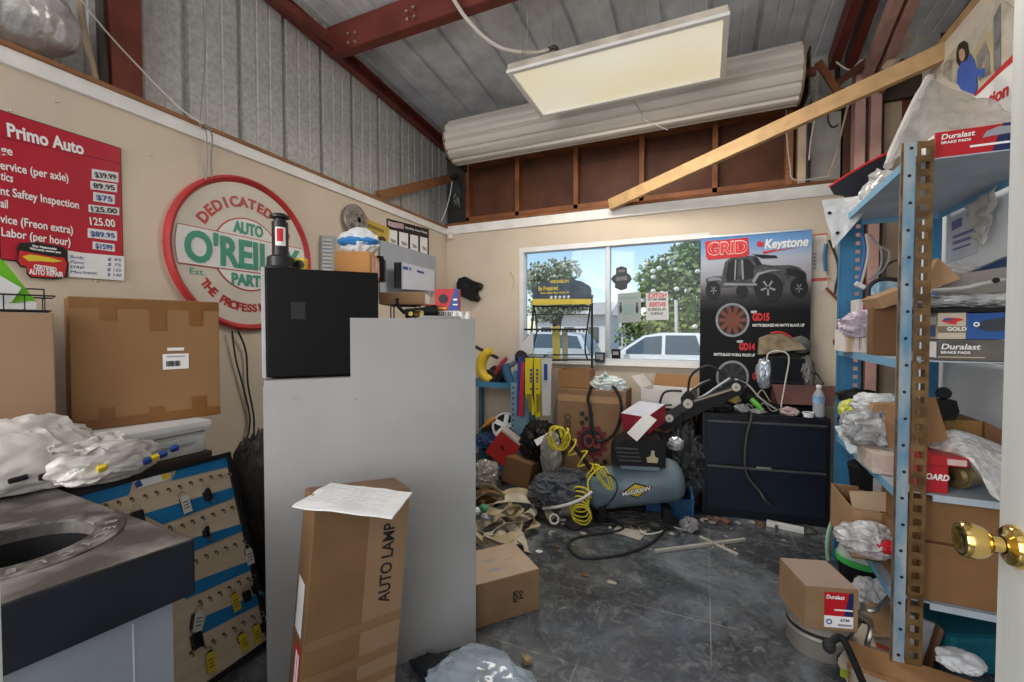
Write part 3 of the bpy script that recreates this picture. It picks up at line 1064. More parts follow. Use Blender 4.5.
for a_ in (('GD15', 752.5, 317, 7, 17), ('GD14', 739, 346.5, 6.5, 16), ('GD', 752.5, 376, 6.5, 8)):
    b = MB()
    ytext(b, a_[0], a_[1], a_[2], y2, a_[3], a_[4], bold=.05)
    b.build('model_lettering', mat('headline_red', (.62, .03, .035), .5), t, world=True)
for a_ in (('MATTE BRONZE W/ MATTE BLACK LIP', 752.5, 325.3, 2.6, 52), ('MATTE BLACK W/ BALL MILLED LIP', 714, 354.3, 2.6, 41), ('NEW', 751, 312, 2.4, 6), ('NEW', 737, 341.5, 2.4, 6)):
    b = MB()
    ytext(b, a_[0], a_[1], a_[2], y3, a_[3], a_[4], bold=.03)
    b.build('small_lettering', white, t, world=True)

# calendar-like white sheet beside the banner, hung cable, thin rods
YS = YB - .004
t = thing('wall_sheet', 'narrow cream sheet with a red strip on the wall right of the banner', 'poster', aty(822, 292, YS))
MB().poly(yp([(806, 235), (827, 233), (828, 291), (806, 293)], YS), .002).build('sheet', mat('cream_paper', (.66, .60, .53), .7), t, world=True)
for q in ([(806, 235), (827, 233), (827, 234.5), (806, 236.5)], [(806, 279), (827, 277.5), (827, 280.6), (806, 282)]):
    MB().poly(yp(q, YS - .003), .001).build('red_strip', mat('strip_red', (.62, .12, .08), .5), t, world=True)
b = MB()
for v in (253, 256.5, 260, 263.5, 267):
    b.poly(yp([(814, v), (816.4, v), (816.4, v + 2), (814, v + 2)], YS - .003), .001)
b.build('print_mark', greyk, t, world=True)
o = wire('brake_hose', 'short blue hose hanging on the cream sheet beside the banner', 'hose', yp([(826, 244), (824.5, 255), (825, 265), (825.5, 271)], YS - .02), .011, mat('hose_blue', (.03, .16, .36), .45))
wire('hose_end', 'white-ended thin lead below the short blue hose', 'hose', yp([(825.5, 272), (826, 276), (829, 277)], YS - .02), .007, 'white')
wire('loose_cable', 'black cable hanging down the wall left of the blue far upright', 'cable', yp([(829, 240), (837, 260), (838, 275), (836, 285), (835, 294)], YS - .03), .008, 'black')
wire('hanging_rod', 'short rusty red rod leaning beside the blue far upright', 'rod', yp([(826, 288), (832, 294), (838, 300)], YS - .03), .009, mat('rust_rod', (.20, .06, .04), .6), k=0)

# thermostat / sensor and black bracket left of the window
p = aty(452, 238, YB)
t = thing('wall_sensor', 'small cream alarm sensor high on the back wall near the left corner', 'sensor', p)
MB().box((0, -.02, .02), (.055, .04, .07), bev=.008).build('sensor_body', mat('cream_plastic', (.66, .61, .52), .5), t)
MB().ball((0, -.04, .005), (.02, .016, .02), 10).build('lens', mat('pale_lens', (.75, .73, .68), .4), t)
t = thing('speaker_bracket', 'black crab-shaped plastic speaker mount on the back wall left of the window', 'mount', aty(471, 290, YB - .01))
pts = [(459, 284), (461, 279), (467, 277), (474, 281), (481, 283), (483.5, 285), (482, 290), (478, 290.5), (479, 295), (481, 299), (478, 302), (472, 301), (469, 299), (463, 297), (459, 292)]
MB().poly(yp(pts, YB - .012), .05).build('mount_plate', blackp, t, world=True)
b = MB()
b.ball(aty(466, 286, YB - .06), (.035, .02, .03)).ball(aty(480, 287, YB - .06), (.022, .02, .02), 10).ball(aty(478, 298, YB - .06), (.026, .02, .02), 10)
b.build('mount_boss', blackr, t, world=True)
MB().poly(yp([(464, 282), (471, 283.5), (470, 290), (463, 288)], YB - .064), .012).build('cup', mat('deep_black', (.006, .006, .007), .6), t, world=True)
o = wire('wall_scratch_wire', 'thin dark scratch-like wire on the wall left of the window', 'wire', yp([(510, 272), (514, 280), (512, 290)], YB - .004), .002, 'tan')
# ================================================================ signs on the left wall
def lp(pts, off=.004):
    return [atl(u, v, off) for u, v in pts]


def ltext(b, s, p0, p1, hpx, off=.008, **k):
    """Writing on the left wall: left end p0 and right end p1 of its middle line, cap height hpx at the left end."""
    a, c = atl(p0[0], p0[1], off), atl(p1[0], p1[1], off)
    h = (atl(p0[0], p0[1] - hpx / 2, off) - atl(p0[0], p0[1] + hpx / 2, off)).length
    b.text(s, plane_m(a, c - a, (0, 0, 1)), h / .70, (c - a).length, 'LEFT', **k)


q_ = lambda x, y: (x / 3.592, 95 + y / 3.592)
t = thing('price_board', 'red price board with white lettering high on the left wall', 'sign', atl(60, 264))
zt_, zb_ = atl(60, 129).z, atl(60, 266).z
ya, yb_ = atl(-3, 200).y, atl(121.5, 200).y
L0 = V((xl((ya + yb_) / 2), (ya + yb_) / 2, (zt_ + zb_) / 2))
MB().box((0, 0, .003), (yb_ - ya, zt_ - zb_, .006), bev=.002, M=LM(L0)).build('board_edge', blackk, t, world=True)
MB().box((0, 0, .0065), (yb_ - ya - .008, zt_ - zb_ - .008, .003), M=LM(L0)).build('board_face', mat('board_red', (.44, .016, .035), .35, var=.06), t, world=True)
b = MB()
b.poly(lp([(-2, 136.2), (121, 163), (121, 163.6), (-2, 136.8)], .0085), .001)
b.build('rule', mat('dark_red', (.20, .01, .02), .5), t, world=True)
b = MB()
ltext(b, 'Primo Auto', q_(25, 123), q_(300, 193), 13, .009, bold=.03)
b.build('headline', white, t, world=True)
for s, p0, p1, h in (('ge', (2, 192), (45, 203), 8.5), ('ervice (per axle)', (0, 250), (245, 297), 8.5), ('tics', (2, 288), (47, 299), 8.5), ('nt Saftey Inspection', (2, 342), (283, 395), 8.5), ('ail', (2, 387), (28, 392), 8.5),
                     ('vice (Freon extra)', (0, 442), (262, 485), 8.5), ('Labor (per hour)', (5, 490), (253, 528), 8.5), ('125.00', (323, 452), (413, 461), 7.5)):
    b = MB()
    ltext(b, s, q_(*p0), q_(*p1), h, .009, bold=.015)
    b.build('lettering', white, t, world=True)
patch = mat('price_patch', (.70, .69, .70), .6, var=.05)
for s, (x0, y0, x1, y1_), dy, m_ in (('$39.99', (330, 265, 425, 315), 7, blackk), ('89.95', (325, 308, 420, 350), 6, blackk), ('$75', (335, 348, 412, 393), 6, bluek), ('125.00', (318, 393, 428, 432), 6, blackk), ('$89.95', (315, 478, 420, 524), 6, bluek), ('$1599', (333, 526, 412, 563), 5, bluek)):
    pm = MB().poly(lp([q_(x0, y0), q_(x1, y0 + dy * 2), q_(x1, y1_), q_(x0, y1_ - dy * 2)], .0085), .001).build('price_patch', patch, t, world=True)
    b = MB()
    cy_ = (y0 + y1_) / 2
    ltext(b, s, q_(x0 + 10, cy_ - dy * .7), q_(x1 - 8, cy_ + dy * .7), 5, .0105, bold=.02)
    b.build('price', m_, pm, world=True)
e_ = lambda x, y: (x / 2.965, 220 + y / 2.965)
t = thing('emblem_sign', 'small dark and red badge-shaped repair emblem at the foot of the red price board', 'sign', atl(42, 279))
pts = [(58, 68), (105, 66), (185, 80), (198, 92), (195, 112), (203, 130), (196, 170), (160, 176), (90, 172), (78, 160), (78, 142), (60, 140), (48, 125), (52, 105), (50, 85)]
MB().poly(lp([e_(*p) for p in pts], .010), .005).build('sign_edge', blackk, t, world=True)
MB().poly(lp([e_(*p) for p in [(58, 90), (90, 96), (150, 108), (190, 112), (198, 130), (192, 166), (160, 171), (94, 167), (82, 155), (80, 138), (62, 134), (54, 122)]], .0155), .001).build('red_field', red, t, world=True)
MB().poly(lp([e_(*p) for p in [(66, 108), (90, 102), (150, 112), (186, 122), (160, 126), (120, 122), (84, 122)]], .017), .001).build('yellow_band', yellowk, t, world=True)
for s, p0, p1, h in (('CERTIFIED', (100, 137), (168, 147), 4), ('AUTO REPAIR', (86, 152), (188, 162), 5), ('Our Nationwide', (96, 76), (168, 86), 2.2), ('Warranty covers you', (88, 84), (180, 96), 2.2)):
    b = MB()
    ltext(b, s, e_(*p0), e_(*p1), h, .017, bold=.04)
    b.build('lettering', white, t, world=True)
t = thing('price_note', 'handwritten white price note taped under the lower right corner of the red board', 'note', atl(96, 280))
MB().poly(lp([e_(*p) for p in [(200, 90), (240, 97), (368, 108), (368, 180), (204, 168)]], .010), .001).build('paper', paper, t, world=True)
for i, (a_, c_) in enumerate((('Body', '$ 95'), ('Paint', '$ 75'), ('STRIP', '$ 125'), ('Mechanic', '$ 140'))):
    b = MB()
    ltext(b, a_, e_(208, 108 + i * 15), e_(250 + (i == 3) * 40, 112 + i * 15), 3, .0115, shear=.2)
    ltext(b, c_, e_(318, 116 + i * 15), e_(360, 119 + i * 15), 3, .0115, shear=.2)
    b.build('handwriting', bluek, t, world=True)

# round parts-store sign
RS = .417
c0 = V((xl(1.62), 1.62, 1.665))
t = thing('round_sign', 'large round red-rimmed sign with green and red lettering on the left wall', 'sign', c0 - V((0, 0, RS)))
SM = LM(c0)
cream = mat('sign_cream', (.60, .545, .47), .4, var=.05)
signw = mat('sign_white', (.74, .72, .70), .4, var=.04)
signred = mat('sign_red', (.42, .035, .035), .35, var=.14)
signgreen = mat('sign_green', (.055, .29, .19), .4, var=.06)
MB().lathe([(RS - .034, .012), (RS - .028, .026), (RS - .012, .036), (RS, .026), (RS, 0), (RS - .034, 0)], SM, 72).build('rim', signred, t, True, world=True)
MB().lathe([(0, 0), (RS - .03, 0), (RS - .03, .014), (0, .014)], SM, 72).build('face', cream, t, world=True)
Mz = lambda z: SM @ Matrix.Translation(V((0, 0, z)))
MB().lathe([(0, 0), (.20, 0), (.20, .002), (0, .002)], Mz(.0142), 48).build('inner_outline', signred, t, world=True)
MB().lathe([(0, 0), (.193, 0), (.193, .003), (0, .003)], Mz(.0142), 48).build('inner_disc', signw, t, world=True)
wb = math.sqrt((RS - .047) ** 2 - .095 ** 2)


def band(h, z, m_, nm):
    r0 = RS - .046
    a_ = math.asin(h / r0)
    pts_ = [(r0 * math.cos(a_ - 2 * a_ * i / 8), r0 * math.sin(a_ - 2 * a_ * i / 8)) for i in range(9)]
    pts_ += [(-x, y) for x, y in pts_[::-1]]
    MB().prism(pts_[::-1], .0015, Mz(z)).build(nm, m_, t, world=True)


band(.096, .0176, signred, 'band_outline')
band(.0915, .0186, signw, 'band')
b = MB()
b.text("O'REILLY", Mz(.0205), .158 / .7 * .93, .665, 'CENTER', th=.008, bold=.03)
b.build('name_lettering', signgreen, t, world=True)
for s_, y_, w_, h_ in (('AUTO', .142, .175, .06), ('PARTS', -.140, .20, .06)):
    b = MB()
    b.text(s_, Mz(.018) @ Matrix.Translation(V((0, y_, 0))), h_ / .7, w_, 'CENTER', th=.004, bold=.04)
    b.build('lettering', signgreen, t, world=True)
b = MB()
b.text('Est.', Mz(.0145) @ Matrix.Translation(V((-.27, -.125, 0))), .045, .075, 'CENTER', bold=.01)
b.build('small_lettering', signgreen, t, world=True)


def arc_text(s_, a0, a1, rad, h, flip, m_, nm):
    b_ = MB()
    for i, ch in enumerate(s_):
        if ch == ' ':
            continue
        a = R(a0 + (a1 - a0) * i / (len(s_) - 1))
        M_ = Mz(.0145) @ Matrix.Translation(V((rad * math.cos(a), rad * math.sin(a), 0))) @ Matrix.Rotation(a + (PI / 2 if flip else -PI / 2), 4, 'Z')
        b_.text(ch, M_, h / .7, None, 'CENTER', th=.004, bold=.035)
    b_.build(nm, m_, t, world=True)


aw = lambda s_, i, j, a0, a1, n: (s_[i:j], a0 + (a1 - a0) * i / (n - 1), a0 + (a1 - a0) * (j - 1) / (n - 1))
for s_, i, j, a0, a1, rad, h, fl in (('DEDICATED TO', 0, 9, 147, 33, .285, .052, False), ('DEDICATED TO', 10, 12, 147, 33, .285, .052, False), ('THE PROFESSIONAL', 0, 3, 217, 306, .292, .042, True), ('THE PROFESSIONAL', 4, 16, 217, 306, .292, .042, True)):
    q = aw(s_, i, j, a0, a1, len(s_))
    arc_text(q[0], q[1], q[2], rad, h, fl, signred, 'arched_lettering')

wire('sign_cable', 'dark cable drooping over the white trim down to the round sign', 'cable', [atl(206, -8, -.06), atl(205, 60, -.06), atl(200, 122, .05), atl(206, 132, .05), atl(207, 160, .03), atl(206, 180, .03)], .003, 'grey')
wire('sign_cable', 'second thin grey cable looped on the trim above the round sign', 'cable', [atl(204, 124, .05), atl(212, 135, .05), atl(211, 160, .03), atl(212, 180, .03)], .004, 'grey')
wire('slack_wire', 'thin pale wire sagging from the roof to the trim above the round sign', 'wire', [atl(78, -4, .0), atl(105, 30, -.0), atl(140, 68, .0), atl(180, 108, .03), atl(203, 124, .055)], .0035, 'white')
wire('wall_cable', 'black cable hanging on the wall under the round sign', 'cable', [atl(232, 331, .03), atl(236, 360, .02), atl(244, 390, .02), atl(250, 420, .02), atl(246, 452, .03), atl(254, 480, .03)], .005, 'black')
wire('wall_cable', 'black cable hanging beside another under the round sign, bowed to the right', 'cable', [atl(238, 331, .03), atl(246, 352, .02), atl(248, 385, .02), atl(254, 420, .03), atl(252, 460, .03), atl(249, 490, .03)], .005, 'black')
# wall screws
for i, (u, v) in enumerate(((9, 110), (150, 155), (97, 281), (56, 101))):
    o = MB().ball(atl(u, v, .002), (.004, .006, .006), 8).build('wall_screw', bolt)
    tag(o, 'small dark screw in the beige left wall', 'screw', 'screws in the left wall')

# duct, stick and column above the left wall
foil = mat('silver_foil', (.74, .74, .75), .28, .65, var=.1, scale=25, bump=.5)
b = MB()
p0, p1 = V((-2.395, -.2, 2.47)), V((-2.395, .95, 2.455))
off_ = V((3, 1, 2))


def duct(u, v):
    a = 2 * PI * v
    r_ = .165 * (1 - .75 * max(0, (u - .82) / .18) ** 2)
    c_ = p0.lerp(p1, u)
    n_ = noise.fractal(V((u * 26, math.cos(a) * 2, math.sin(a) * 2)) + off_, .8, 2, 3)
    n3 = noise.fractal(V((u * 9, math.cos(a) * 4, math.sin(a) * 4)), .8, 2, 3)
    r_ += .010 * abs(n_) + .012 * abs(n3) + .0015 * math.sin(u * 110)
    return c_ + V((math.cos(a) * r_, 0, math.sin(a) * r_))


b.grid(duct, 120, 40)
o = b.build('foil_duct', foil, None, True)
tag(o, 'crinkled silver foil duct lying on top of the left wall', 'duct')
struct(MB().box((XM + .06, atx(120, 40, XM + .06).y, 1.75), (.12, .12, 3.5), bev=.004).build('column_left', redsteel))
o = MB().tube([atx(96, 80, XM + .20), atx(84, 30, XM + .16), atx(78, -10, XM + .15)], .012, 8).build('thin_pole', wirem['tan'])
tag(o, 'thin tan pole leaning between the foil duct and the red column', 'pole')
o = MB().tube([atx(104, 90, XM + .12), atx(102, 40, XM + .08), atx(100, -12, XM + .08)], .02, 8).build('dark_pipe', mat('dark_pipe', (.07, .055, .045), .7))
tag(o, 'dark pipe standing beside the red column above the left wall', 'pipe')

# small notices on the left wall further back
t = thing('louvred_board', 'narrow grey louvred panel on the left wall behind the cardboard box', 'panel', atl(326, 272))
MB().poly(lp([(320, 235.5), (333, 237), (333, 273), (320, 273)], .002), .03).build('panel_body', mat('panel_grey', (.36, .37, .39), .5), t, world=True)
b = MB()
for i in range(9):
    v = 239 + i * 3.7
    b.poly(lp([(322.5, v), (331.5, v + .6), (331.5, v + 2.2), (322.5, v + 1.6)], .034), .006)
b.build('louvre_slats', mat('panel_pale', (.55, .56, .58), .5), t, world=True)
t = thing('brake_disc', 'worn grey vented brake disc hanging on the left wall above the bubble-wrap bag', 'brake disc', atl(355, 230))
cdk = atl(355.5, 220.5, .03)
dM = plane_m(cdk, LY + V((0, 0, -.25)), (0, 0, 1))
diskm = mat('disc_steel', (.26, .24, .22), .5, .6, var=.25, scale=20)
MB().lathe([(.05, -.012), (.112, -.012), (.115, -.008), (.115, .008), (.112, .012), (.07, .012), (.065, .035), (.02, .035), (.02, .03), (.05, .03)], dM, 40).build('disc', diskm, t, True, world=True)
b = MB()
for i in range(5):
    a = 2 * PI * i / 5
    b.cyl(dM @ V((.042 * math.cos(a), .042 * math.sin(a), .03)), dM @ V((.042 * math.cos(a), .042 * math.sin(a), .037)), .006, n=8)
b.build('lug_hole', mat('deep_black', (.006, .006, .007), .6), t, world=True)
t = thing('yellow_sign', 'yellow cut-out sign shaped like a small truck on the left wall', 'sign', atl(376, 244))
MB().poly(lp([(365.5, 219), (366.5, 217.5), (368, 220), (388, 228), (388, 234), (387.5, 244), (364, 240), (366, 232)], .004), .012).build('cutout', mat('ochre_print', (.52, .37, .07), .5, var=.1), t, world=True)
ringm = mat('tyre_print', (.05, .04, .03), .6)
MB().poly([atl(u, v, .018) for u, v in ell(381, 240.5, 4.8, 4.2, 16)], .002).build('wheel_print', ringm, t, world=True)
b = MB()
for q in ([(368, 223.5), (384, 230), (384, 233), (368, 227)], [(368, 230), (375, 232), (375, 235), (368, 233.5)]):
    b.poly([atl(u, v, .018) for u, v in q], .002)
b.build('window_print', mat('ochre_dark', (.25, .17, .04), .5), t, world=True)
h_ = lambda x, y: (385 + x / 12.4, 205 + y / 12.4)
t = thing('product_poster', 'black-topped poster with four white product panels on the left wall near the corner', 'poster', atl(408, 250))
MB().poly(lp([h_(*p) for p in [(20, 165), (540, 300), (540, 640), (20, 560)]], .002), .004).build('poster_sheet', blackk, t, world=True)
for i, (xa_, xb_) in enumerate(((38, 150), (175, 285), (312, 410), (435, 525))):
    ya_ = 300 + xa_ * .235 - 10
    pn = MB().poly(lp([h_(xa_, ya_), h_(xb_, ya_ + (xb_ - xa_) * .22), h_(xb_, 640 - (525 - xb_) * .33), h_(xa_, 620 - (525 - xa_) * .33)], .0065), .001).build('product_panel', white, t, world=True)
    MB().poly(lp([h_(xa_ + 25, ya_ + 110), h_(xb_ - 20, ya_ + 140), h_(xb_ - 10, ya_ + 175), h_(xa_ + 40, ya_ + 165)], .008), .001).build('product_print', greyk, pn, world=True)
b = MB()
ltext(b, 'Quality Auto Parts', h_(250, 275), h_(522, 345), 2.2, .0075, bold=.02)
b.build('lettering', white, t, world=True)
MB().poly(lp([h_(*p) for p in [(35, 190), (90, 210), (230, 235), (235, 300), (90, 275), (35, 250)]], .0075), .001).build('emblem', mat('emblem_pink', (.50, .36, .40), .5), t, world=True)

# ================================================================ bench along the left wall with what lies on it
BZ = .75
bx1 = -1.87
t = thing('workbench', 'low dark workbench along the left wall under boxes and bags', 'workbench', (-2.075, .91, 0))
MB().box((0, 0, BZ - .02), (.41, .46, .04), bev=.004).build('top', mat('dark_laminate', (.07, .05, .04), .6), t)
for sx_ in (-.19, .19):
    for sy_ in (-.2, .2):
        MB().box((sx_ * .95, sy_, (BZ - .04) / 2), (.04, .04, BZ - .04), bev=.003).build('leg', blackk, t)
card = mat('cardboard', (.285, .150, .064), .8, var=.08, scale=3)
card2 = mat('cardboard_pale', (.37, .225, .12), .8, var=.07, scale=3)
card3 = mat('cardboard_dark', (.17, .085, .036), .8, var=.1, scale=3)
cardw = mat('white_board', (.66, .64, .62), .7, var=.05)
tape = mat('brown_tape', (.215, .095, .030), .3, var=.1)
cleart = mat('clear_tape', (.45, .28, .15), .2, var=.08)


def shell(size, th=.004, open_top=True, M=None):
    """An open carton body: walls and floor with a real thickness."""
    w_, d_, h_ = size
    b_ = MB()
    b_.box((0, 0, th / 2), (w_, d_, th), M=M)
    for s_ in (-1, 1):
        b_.box((s_ * (w_ - th) / 2, 0, h_ / 2), (th, d_, h_), M=M)
        b_.box((0, s_ * (d_ - th) / 2, h_ / 2), (w_ - 2 * th, th, h_), M=M)
    return b_


def carton(label, loc, size, rz=0., m=None, rot=None, group=None, name='cardboard_box', tape_top=True, opened=None, cat='box', bev=.004):
    """A carton; origin at its base centre, front = -y. opened: [(side, angle)] gives flaps."""
    m = m or card
    w_, d_, h_ = size
    t_ = thing(name, label, cat, loc, rot or (0, 0, rz), group)
    if opened is None:
        b_ = MB().box((0, 0, h_ / 2), size, bev=bev)
        b_.build('box_body', m, t_)
        if tape_top:
            MB().box((0, 0, h_ + .0006), (w_ * .98, min(.05, d_ * .3), .0012)).build('tape', tape, t_)
    else:
        shell(size).build('box_body', m, t_)
        for side, ang in opened:
            fl = min(w_, d_) * .48
            a = R(ang)
            if side in 'LR':
                s_ = -1 if side == 'L' else 1
                M_ = Matrix.Translation(V((s_ * w_ / 2, 0, h_))) @ Matrix.Rotation(s_ * a, 4, 'Y')
                MB().box((0, 0, fl / 2), (.004, d_ - .006, fl), M=M_).build('flap', m, t_)
            else:
                s_ = -1 if side == 'F' else 1
                M_ = Matrix.Translation(V((0, s_ * d_ / 2, h_))) @ Matrix.Rotation(-s_ * a, 4, 'X')
                MB().box((0, 0, fl / 2), (w_ - .006, .004, fl), M=M_).build('flap', m, t_)
    return t_


def FM(size, face, u=0., v=0., z=.0008):
    """A sheet frame on a carton's face, u, v measured from the face's centre."""
    w_, d_, h_ = size
    if face == 'F':
        return plane_m((u, -d_ / 2 - z, h_ / 2 + v), (1, 0, 0), (0, 0, 1))
    if face == 'L':
        return plane_m((-w_ / 2 - z, -u, h_ / 2 + v), (0, -1, 0), (0, 0, 1))
    if face == 'R':
        return plane_m((w_ / 2 + z, u, h_ / 2 + v), (0, 1, 0), (0, 0, 1))
    return plane_m((u, v, h_ + z), (1, 0, 0), (0, 1, 0))


def patch_on(t_, size, face, u, v, w_, h_, m, name='printed_label', z=.0008, rz=0.):
    return MB().box((0, 0, .0004), (w_, h_, .0009), M=FM(size, face, u, v, z) @ Matrix.Rotation(R(rz), 4, 'Z')).build(name, m, t_)


def words(t_, size, face, u, v, txt, h_, w_=None, m=None, rz=0., z=.002, name='lettering', bold=.03, shear=0.):
    b_ = MB()
    b_.text(txt, FM(size, face, u, v, z) @ Matrix.Rotation(R(rz), 4, 'Z'), h_ / .7, w_, 'CENTER', bold=bold, shear=shear)
    return b_.build(name, m or blackk, t_)


# big shipping carton
ang = 90 - 17
sz = (.455, .20, .485)
dirv = V((math.cos(R(ang)), math.sin(R(ang)), 0))
nv = V((-dirv.y, dirv.x, 0))
fc = V((-2.05, .77, 0)) + dirv * sz[0] / 2 + nv * sz[1] / 2
t = carton('large taped shipping carton with a white barcode label against the left wall', (fc.x, fc.y, .885), sz, ang, card, tape_top=False)
for (u, v, w_, h_) in ((0, .222, .455, .035), (0, -.222, .455, .035), (-.125, .185, .045, .05), (.02, .165, .05, .09), (.145, .175, .045, .07), (-.135, -.19, .045, .05), (.01, -.20, .045, .04), (.15, -.185, .05, .06)):
    patch_on(t, sz, 'F', u, v, w_, h_, tape, 'tape_strip', .0006 if w_ > .1 else .0012)
lab = patch_on(t, sz, 'F', .075, -.005, .085, .062, white)
b = MB()
r9 = random.Random(5)
x = -.032
while x < .015:
    w_ = r9.choice((.001, .002, .003))
    b.box((x + w_ / 2, -.008, .0018), (w_, .022, .0005), M=FM(sz, 'F', .075, -.005))
    x += w_ + r9.choice((.001, .002))
b.build('barcode', blackk, lab)
MB().box((0, .021, .0018), (.06, .004, .0005), M=FM(sz, 'F', .075, -.005)).build('label_print', greyk, lab)
patch_on(t, sz, 'F', .075, .045, .055, .012, white)

# plain tan carton at the left edge, wire tray and folder on it
sz = (.43, .13, .553)
t = carton('plain tan carton at the far left beside the large shipping carton', (-2.107, .521, BZ + .002), sz, ang, mat('cardboard_tan', (.30, .185, .115), .8, var=.05), tape_top=False)
topz = BZ + .557
t = thing('wire_tray', 'black wire letter tray holding papers on top of the plain tan carton', 'tray', (-2.107, .52, topz), (0, 0, -17))
b = MB()
for z, s_ in ((.006, 0.), (.055, .01)):
    w_, d_ = .065 + s_, .21 + s_
    b.tube([(-w_, -d_, z), (w_, -d_, z), (w_, d_, z), (-w_, d_, z)], .003, 6, 0, closed=True)
b.build('rim_wires', blackk, t)
b = MB()
for i in range(10):
    y = -.2 + i * .044
    b.tube([(-.075, y, .055), (-.065, y, .006), (.065, y, .006), (.075, y, .055)], .0018, 5, 0)
b.build('mesh_wires', blackk, t)
b = MB()
for s_ in (-1, 1):
    b.tube([(-.075, s_ * .2, .05), (-.075, s_ * .2, .085), (-.075, s_ * .15, .085), (-.075, s_ * .15, .05)], .003, 6, 0)
b.build('stacking_posts', blackk, t)
o = MB().sheet((-2.12, .35, topz + .012), (-2.02, .68, topz + .012), (-2.10, .70, topz + .018), (-2.20, .36, topz + .018), amp=.006, th=.022, seed=3).build('paper_stack', paper)
tag(o, 'stack of loose papers lying in the black wire tray', 'papers')
t = thing('file_folder', 'bright green folder with white sheets leaning over the black wire tray', 'folder', (-2.03, .5, topz + .04))
g = mat('lime_green', (.16, .52, .02), .4, var=.05)
ga = [atx(-14, 250, -2.03), atx(4, 262, -2.03), atx(35, 301, -2.03), atx(10, 303, -2.03), atx(-14, 290, -2.03)]
MB().poly(ga, .006).build('cover', g, t, world=True)
gb = [atx(u, v, -2.018) for u, v in ((-14, 268), (2, 277), (21, 288), (11, 302), (-14, 303))]
MB().poly(gb, .004).build('inner_sheet', paper, t, world=True)

# white cooler chest
t = thing('plastic_chest', 'long white plastic chest with a recessed handle under the large shipping carton', 'chest', (-2.07, .955, BZ))
wp = mat('white_plastic', (.66, .65, .64), .45, var=.06)
MB().box((0, 0, .045), (.39, .34, .09), bev=.02).build('chest_body', wp, t, True)
MB().box((0, 0, .111), (.42, .37, .046), bev=.02).build('lid', wp, t, True)
MB().box((.197, .04, .06), (.012, .16, .026), bev=.005).build('handle', mat('shade_plastic', (.5, .5, .49), .5), t)

# plastic bags
film = mat('white_bag_film', (.62, .585, .545), .35, var=.06, spec=.6)


def bag(label, c, size, seed, m, amp=.35, rz=0., name='plastic_bag', cat='bag', freq=2.2, sub=5, group=None):
    t_ = thing(name, label, cat, c, (0, 0, rz), group)
    MB().blob((0, 0, 0), size, seed, amp, freq, sub).build('bag_body', m, t_, True)
    return t_


t = bag('crumpled white shopping bag with black lettering at the far left of the bench', (-1.895, .59, BZ + .007), (.15, .36, .235), 3, film, .22, -14, freq=1.5)
for k_, (y_, z_) in enumerate(((-.06, .20), (.02, .06), (.07, .05), (.11, .035))):
    b = MB()
    b.box((.062, y_ * 1.2 - .03, z_), (.024, .04, .016), (20 - 12 * k_, 20, 0), bev=.004)
    b.build('black_print', blackk, t)
t = bag('crumpled white shopping bag with blue and yellow print draped over the key board', (-1.79, .76, BZ + .004), (.13, .30, .135), 8, film, .22, 0, freq=1.5)
for k_, (y_, z_, m_) in enumerate(((.06, .05, bluek), (.085, .055, yellowk), (.11, .06, bluek), (-.06, .06, yellowk), (.15, .07, bluek))):
    MB().box((.056 - .008 * (k_ == 4), y_ + .02, z_), (.016, .024, .022), (10, 30, 0), bev=.004).build('colour_print', m_, t)
MB().sheet((.04, -.15, .13), (.065, .02, .10), (-.05, .06, .15), (-.07, -.12, .15), amp=.03, seed=5).build('handle_flap', film, t, True)
o = MB().blob((-1.88, 1.36, 0), (.30, .28, .80), 12, .22, 2.2, 5).build('seat_cover', mat('black_fabric', (.016, .014, .013), .6, c2=(.05, .042, .036)), None, True)
tag(o, 'heap of dark seat covers standing beside the right end of the key board', 'seat cover')

# ================================================================ key board
KB, KT = V((-1.565, 0, .02)), V((-1.80, 0, .735))
kup = (KT - KB).normalized()
knrm = V((kup.z, 0, -kup.x))
kp = lambda u, v, off=0.: (lambda d: EYE + d * ((KB + knrm * off - EYE).dot(knrm) / d.dot(knrm)))(ray(u, v))
k7 = lambda x, y: (70 + x / 2.819, 440 + y / 2.819)
y0k, y1k = .665, kp(228, 457).y
Lk = (KT - KB).length
t = thing('key_board', 'leaning plywood key board with rows of hooks and blue tape strips', 'key board', ((KB.x), (y0k + y1k) / 2, KB.z))
KM = plane_m(V((KB.x, (y0k + y1k) / 2, KB.z)), (0, 1, 0), kup)
wk = y1k - y0k
MB().box((0, Lk / 2, -.008), (wk, Lk, .012), M=KM).build('plywood_panel', mat('pale_plywood', (.64, .51, .36), .7, var=.1, scale=4, stretch=(1, .5, 6)), t, world=True)
b = MB()
for c, s_ in (((0, Lk, 0), (wk + .02, .018, .022)), ((0, 0, 0), (wk + .02, .018, .022)), ((wk / 2, Lk / 2, 0), (.018, Lk - .018, .022)), ((-wk / 2, Lk / 2, 0), (.018, Lk - .018, .022))):
    b.box(c, s_, bev=.003, M=KM)
b.build('frame', blackk, t, world=True)
bt = mat('blue_masking_tape', (.012, .19, .44), .6, var=.06)
for qd in (((-30, 166), (178, 108), (165, 155), (40, 193)), ((300, 85), (448, 47), (445, 75), (285, 115)), ((205, 209), (465, 131), (458, 165), (262, 238)), ((300, 290), (495, 233), (498, 251), (330, 322)), ((325, 408), (520, 336), (512, 366), (325, 450)), ((385, 495), (548, 426), (545, 458), (370, 548))):
    MB().poly([kp(*k7(*p)) for p in qd], .0012).build('tape_strip', bt, t, world=True)
lo_ = MB().poly([kp(*k7(*p), .003) for p in ((178, 120), (200, 100), (285, 92), (282, 110), (190, 137))], .001).build('worn_label', white, t, world=True)
